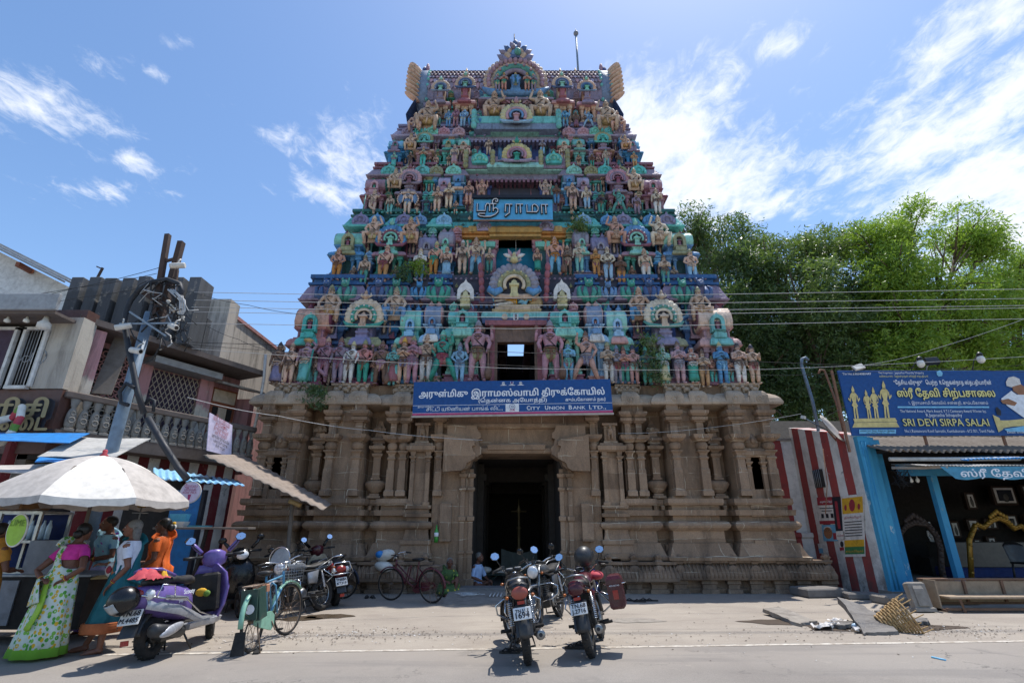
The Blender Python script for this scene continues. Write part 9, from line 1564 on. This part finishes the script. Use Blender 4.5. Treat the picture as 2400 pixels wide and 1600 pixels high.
 person('old man in a pale blue shirt sitting behind the doorstep', (q.x-.02, 14.75, .04), R(62), 'skin_dark', 'hair_grey', arms=((1, (.24, -.1, .28), (.1, -.3, .2), (-.3, -1, 0), .6), (-1, (-.22, -.04, .28), (-.08, -.26, .18), (.3, -1, 0), .6)), legs=CR, lean=.12, hairdo='none', scale=1.08, top='shirt_blue', sleeve=.95, dz=dz)
 q = D(1030, 1340, 14.0)
 person('grey haired person in a green flowered wrap sitting by the left door jamb', (q.x, 13.95, .02), R(14), 'skin_dark', 'hair_grey', arms=((1, (.2, -.2, .3), (.08, -.36, .32), (-.4, -1, 0), .6), (-1, (-.2, -.2, .3), (-.08, -.36, .3), (.4, -1, 0), .6)), legs=SIT, lean=.25, hairdo='loose', scale=1.0, top='cloth_green', sleeve=.6, dz=dz, skirt=('cloth_green', [(0, -.02, .26, .17, .14, .4), (0, -.15, .24, .24, .26, 1), (0, -.2, .1, .28, .32, 1.5), (0, -.2, .02, .3, .34, 1.5)]), drape=[('cloth_green', [(.14, -.14, .24), (0, -.2, .36), (-.12, -.12, .5), (-.14, .04, .54), (-.05, .13, .4)], (.2, .24), .02)])
 q = D(1345, 1320, 13.7)
 person('person with wild dark hair in a dark patterned dress sitting by the right door jamb', (q.x, 13.75, .05), R(-10), 'skin_dark', 'hair_black', arms=((1, (.22, -.12, .3), (.1, -.34, .3), (-.4, -1, 0), .6), (-1, (-.22, -.12, .3), (-.1, -.34, .28), (.4, -1, 0), .6)), legs=SIT, lean=.1, hairdo='wild', scale=1.12, top='cloth_night', sleeve=.8, dz=dz, skirt=('cloth_night', [(0, -.02, .26, .17, .14, .4), (0, -.15, .25, .24, .26, 1), (0, -.2, .12, .28, .3, 1.5), (0, -.18, .04, .3, .3, 1.5)]))
people()
# ------------------------------------------------------------------ trees, plants on the tower, overhead cables
def leafmat(key, a, b, tr=.35):
 t = NT(key); r = t.n('ShaderNodeNewGeometry').outputs['Random Per Island']; c = t.mix(r, lin(a), lin(b)); c = t.mix(t.ramp(t.noise(.35, 3), .4, .65, 0, .5), c, lin(b)); t.fin(c, .45); t.b.inputs['Specular IOR Level'].default_value = .55
 T2 = t.n('ShaderNodeBsdfTranslucent', {0: t.mix(.5, c, lin('#9fc23a'))}); M_ = t.n('ShaderNodeMixShader', {0: tr, 1: t.b.outputs[0], 2: T2.outputs[0]}); t.L.new(M_.outputs[0], t.out.inputs[0]); MATS[key] = t.m
leafmat('leaf_dark', '#5d7348', '#40563a', .28); leafmat('leaf_mid', '#76894f', '#566c40', .3); leafmat('leaf_bright', '#a9bf48', '#739338', .42)
paint('bark', '#6a5a4a', .95, .5, 5, bump=.5)
def leaves(name, parent, blobs, n, size, mat, seed, droop=.3, core=.55):
 g = np.random.default_rng(seed); B_ = np.array([b[:3] for b in blobs]); Rr = np.array([b[3] for b in blobs]); w = Rr**2.2; w /= w.sum()
 if n > 5000:
  SB, SR = [], []
  for b_, r_ in zip(B_, Rr*.86):
   for _ in range(9): q = g.normal(size=3); q /= np.linalg.norm(q); SB.append(b_+q*r_*(.45+.5*g.random())*np.array([1, 1, .9])); SR.append(r_*(.33+.28*g.random()))
  B_ = np.array(SB); Rr = np.array(SR); w = Rr**2; w /= w.sum()
 nt = max(1, n//14); k = g.choice(len(B_), nt, p=w); d = g.normal(size=(nt, 3)); d /= np.linalg.norm(d, axis=1)[:, None]
 lump = 1+.22*np.sin(d[:, 0]*5+k)+.18*np.sin(d[:, 2]*7+2*k)+.12*np.sin(d[:, 1]*9+3*k)
 rad = Rr[k]*(core+(1.05-core)*g.random(nt)**.5)*lump; d[:, 2] *= .85
 tw = B_[k]+d*rad[:, None]                       # twig tips
 c = np.repeat(tw, 14, 0)+g.normal(size=(nt*14, 3))*size*np.array([1.7, 1.7, 1.1]); out = np.repeat(d, 14, 0); N_ = len(c)
 a = out*.7+g.normal(size=(N_, 3))*.7; a[:, 2] -= droop; a /= np.linalg.norm(a, axis=1)[:, None]; b = np.cross(a, g.normal(size=(N_, 3))); b /= np.linalg.norm(b, axis=1)[:, None]
 L_ = size*(.6+.8*g.random(N_))[:, None]; Wd = L_*.27
 v = np.stack([c-a*L_, c+b*Wd, c+a*L_, c-b*Wd], 1).reshape(-1, 3)
 me = bpy.data.meshes.new(name); me.vertices.add(len(v)); me.vertices.foreach_set('co', v.ravel().astype(np.float32)); me.loops.add(N_*4); me.loops.foreach_set('vertex_index', np.arange(N_*4, dtype=np.int32)); me.polygons.add(N_); me.polygons.foreach_set('loop_start', np.arange(0, N_*4, 4, dtype=np.int32)); me.polygons.foreach_set('loop_total', np.full(N_, 4, dtype=np.int32)); me.update(); me.materials.append(mget(mat))
 o = bpy.data.objects.new(name, me); C.objects.link(o); o.parent = parent; return o
def tree(label, base, ground, blobs, n, size, mat, seed):
 t = thing('broadleaf_tree', label, 'tree', base, 0, 'trees behind the temple wall'); rnd = random.Random(seed); bl = [(x-base[0], y-base[1], z-base[2], r) for x, y, z, r in blobs]; cz = min(b[2]-b[3]*.4 for b in bl)
 m = MB('bark'); m.tube([(0, 0, 0), (.1, 0, cz*.5), (-.1, .1, cz)], [.42, .33, .27], 10)
 for x, y, z, r in bl:
  e = V((x, y, z)); p = [V((-.1, .1, cz*.9)), V((x*.4, y*.4, cz+(z-cz)*.45)), e]; m.tube(p, [.2, .12, .04], 7)
  for k in range(6): d = V((rnd.uniform(-1, 1), rnd.uniform(-1, .6), rnd.uniform(-.4, 1))).normalized(); m.tube([p[1].lerp(e, .5+.08*k), e+d*r*.5, e+d*r*.95], [.06, .04, .012], 5)
 m.build('trunk', t); leaves('crown', t, bl, n, size, mat, seed)
def bl(l, Y): return [(*D(x, y+13, Y+dy), r) for x, y, dy, r in l]
tree('tall dark tree rising close beside the tower', (11.2, 26, 0), 0, bl([(1590, 520, 0, 1.5), (1640, 560, .5, 2.0), (1680, 640, 0, 2.5), (1640, 700, -1, 2.3), (1700, 780, 0, 2.6), (1760, 850, 0, 2.4), (1720, 560, 1, 1.4), (1800, 760, 1, 2.4), (1670, 830, 1, 2.0), (1780, 920, 0, 1.9), (1850, 900, 0, 2.)], 26), 85000, .115, 'leaf_dark', 1)
tree('grey green tree between the tower tree and the bright tree', (16, 25, 0), 0, bl([(1760, 600, 0, 1.8), (1850, 590, .5, 2.1), (1900, 560, .8, 1.7), (1830, 680, -1, 2.6), (1900, 760, 0, 2.6), (1920, 660, 0, 2.2), (1800, 660, 1, 2.0), (1880, 850, 0, 2.3), (1960, 830, 0, 2.2), (1990, 750, 0, 2.2), (2000, 880, 0, 1.8)], 25), 80000, .11, 'leaf_mid', 2)
tree('bright yellow green tree standing tallest behind the shop board', (20, 23.5, 0), 0, bl([(2010, 540, 0, 1.6), (2090, 520, 0, 1.6), (2200, 540, 0, 1.9), (2250, 560, 0, 1.5), (2060, 620, -.6, 2.2), (2160, 640, -.8, 2.4), (2230, 690, -.4, 2.2), (2080, 740, -.5, 2.2), (2180, 780, 0, 2.2), (2030, 690, .6, 2.0), (2260, 800, 0, 1.8), (2120, 850, 0, 1.7), (2040, 830, 0, 1.7)], 23.5), 85000, .105, 'leaf_bright', 3)
tree('green tree at the right edge behind the bright one', (25, 24.5, 0), 0, bl([(2340, 620, 0, 1.9), (2320, 700, 0, 2.2), (2400, 680, 0, 2.6), (2350, 800, 0, 2.3), (2430, 800, 0, 2.5), (2300, 850, 0, 1.8), (2380, 880, 0, 1.9)], 24.5), 50000, .11, 'leaf_bright', 4)
for i, (x, y, r, mt_, l) in enumerate(((1331, 515, .3, 'leaf_mid', 'small green bush sprouting beside the sky blue name board'), (1490, 800, .42, 'leaf_mid', 'leafy plant growing over a statue on the right of the tower'), (545*2.352*0+726, 906, .45, 'leaf_dark', 'dark weed hanging between the stone eaves on the left'), (930, 628, .35, 'leaf_dark', 'dark plant growing round a statue on the left of the tower'), (962, 615, .26, 'leaf_bright', 'yellow green plant on a statue on the left of the tower'), (1500, 850, .4, 'leaf_dark', 'dark weed hanging at the feet of the right hand statues'), (1000, 893, .35, 'leaf_dark', 'dark weed beside the left end of the temple board'))):
 p = tp(x, y, -.5); t = thing('wall_plant', l, 'plant', p); m = MB('bark'); m.tube([(0, .3, -r*.5), (0, .1, -r*.2), (0, 0, r*.2)], .015, 5); m.build('stem', t); leaves('foliage', t, [(0, 0, 0, r), (.1, -.05, -r*.6, r*.7), (-.08, 0, r*.4, r*.6)], 700, .06, mt_, 20+i, core=.1)
def cables():
 def cab(pts, r, mat, label, sag=.0, grp='overhead cables'):
  P = []; 
  for a, b in zip(pts[:-1], pts[1:]):
   a, b = V(a), V(b)
   for k in range(12): t = k/12; P.append(a.lerp(b, t)-V((0, 0, sag*4*t*(1-t))))
  P.append(V(pts[-1])); m = MB(mat); m.tube(P, r*.72, 4); m.build('overhead_cable', None, label, 'cable', grp)
 Y = 10.5
 for i, (x0, y0, x1, y1) in enumerate(((446, 671, 2460, 662), (446, 689, 2460, 684), (440, 705, 2460, 700), (446, 716, 2460, 705), (430, 742, 2460, 730), (440, 786, 2460, 858))): cab((D(x0, y0, 10), D(1180, y0+13-(i == 5)*-10, 10.5), D(x1, y1, 11)), .009, 'wire_white' if i != 5 else 'wire_black', ['uppermost cable crossing in front of the tower', 'second cable from the top in front of the tower', 'third cable from the top in front of the tower', 'fourth cable from the top in front of the tower', 'fifth cable from the top, over the lowest shrines', 'dark cable sloping down to the right across the lowest statues'][i])
 cab((D(440, 800, 10), D(1150, 845, 12), D(1760, 848, 12.5), D(2460, 812, 13)), .008, 'wire_white', 'thin pale cable crossing the knees of the lowest statues', .03); cab((D(420, 790, 10), D(1150, 838, 12), D(1800, 862, 12.5), D(2460, 832, 13)), .007, 'wire_black', 'thin dark cable just above the temple board', .03)
 cab((D(430, 912, 10), D(640, 955, 11.5), D(850, 988, 13), D(1108, 1010, 13.8)), .011, 'wire_white', 'pale cable sagging from the old house to the temple lintel', .04); cab((D(1840, 950, 13.2), D(1600, 985, 14), D(1420, 995, 14.1)), .008, 'wire_white', 'pale cable running from the dish along the stone pilasters', .03)
 cab((D(1880, 965, 13.4), D(1960, 920, 13.5), D(2000, 890, 13)), .008, 'wire_black', 'short dark cable from the dish to the shop board', .02); cab((D(1985, 838, 12.9), D(2150, 800, 12.5), D(2460, 690, 12)), .008, 'wire_white', 'pale cable rising from the shop board to the right', .05)
 for i, (x0, y0, x1, y1, l) in enumerate(((-40, 705, 375, 612, 'cable rising from the left edge to the rusty rails'), (-40, 690, 360, 628, 'second cable rising from the left edge to the rails'), (40, 700, 350, 655, 'cable passing just over the grey shop canopy'), (446, 672, 700, 722, 'thin wire sloping down from the old house to the tower'), (470, 745, 625, 805, 'wire along the top of the old house side wall'))): cab((D(x0, y0, 10), D((x0+x1)/2, (y0+y1)/2+4, 9.5), D(x1, y1, 9.1)), .008, 'wire_black', l, .03)
 m = MB('wire_black'); c = D(460, 1110, 10.9)
 for k in range(7): m.torus((c.x, c.y, c.z+.02*k), .2-.01*(k % 3), .01, 20, 4, axis='Z')
 m.build('wire_coil', None, 'coil of black cable lying on the sky blue awning', 'cable coil')
cables()
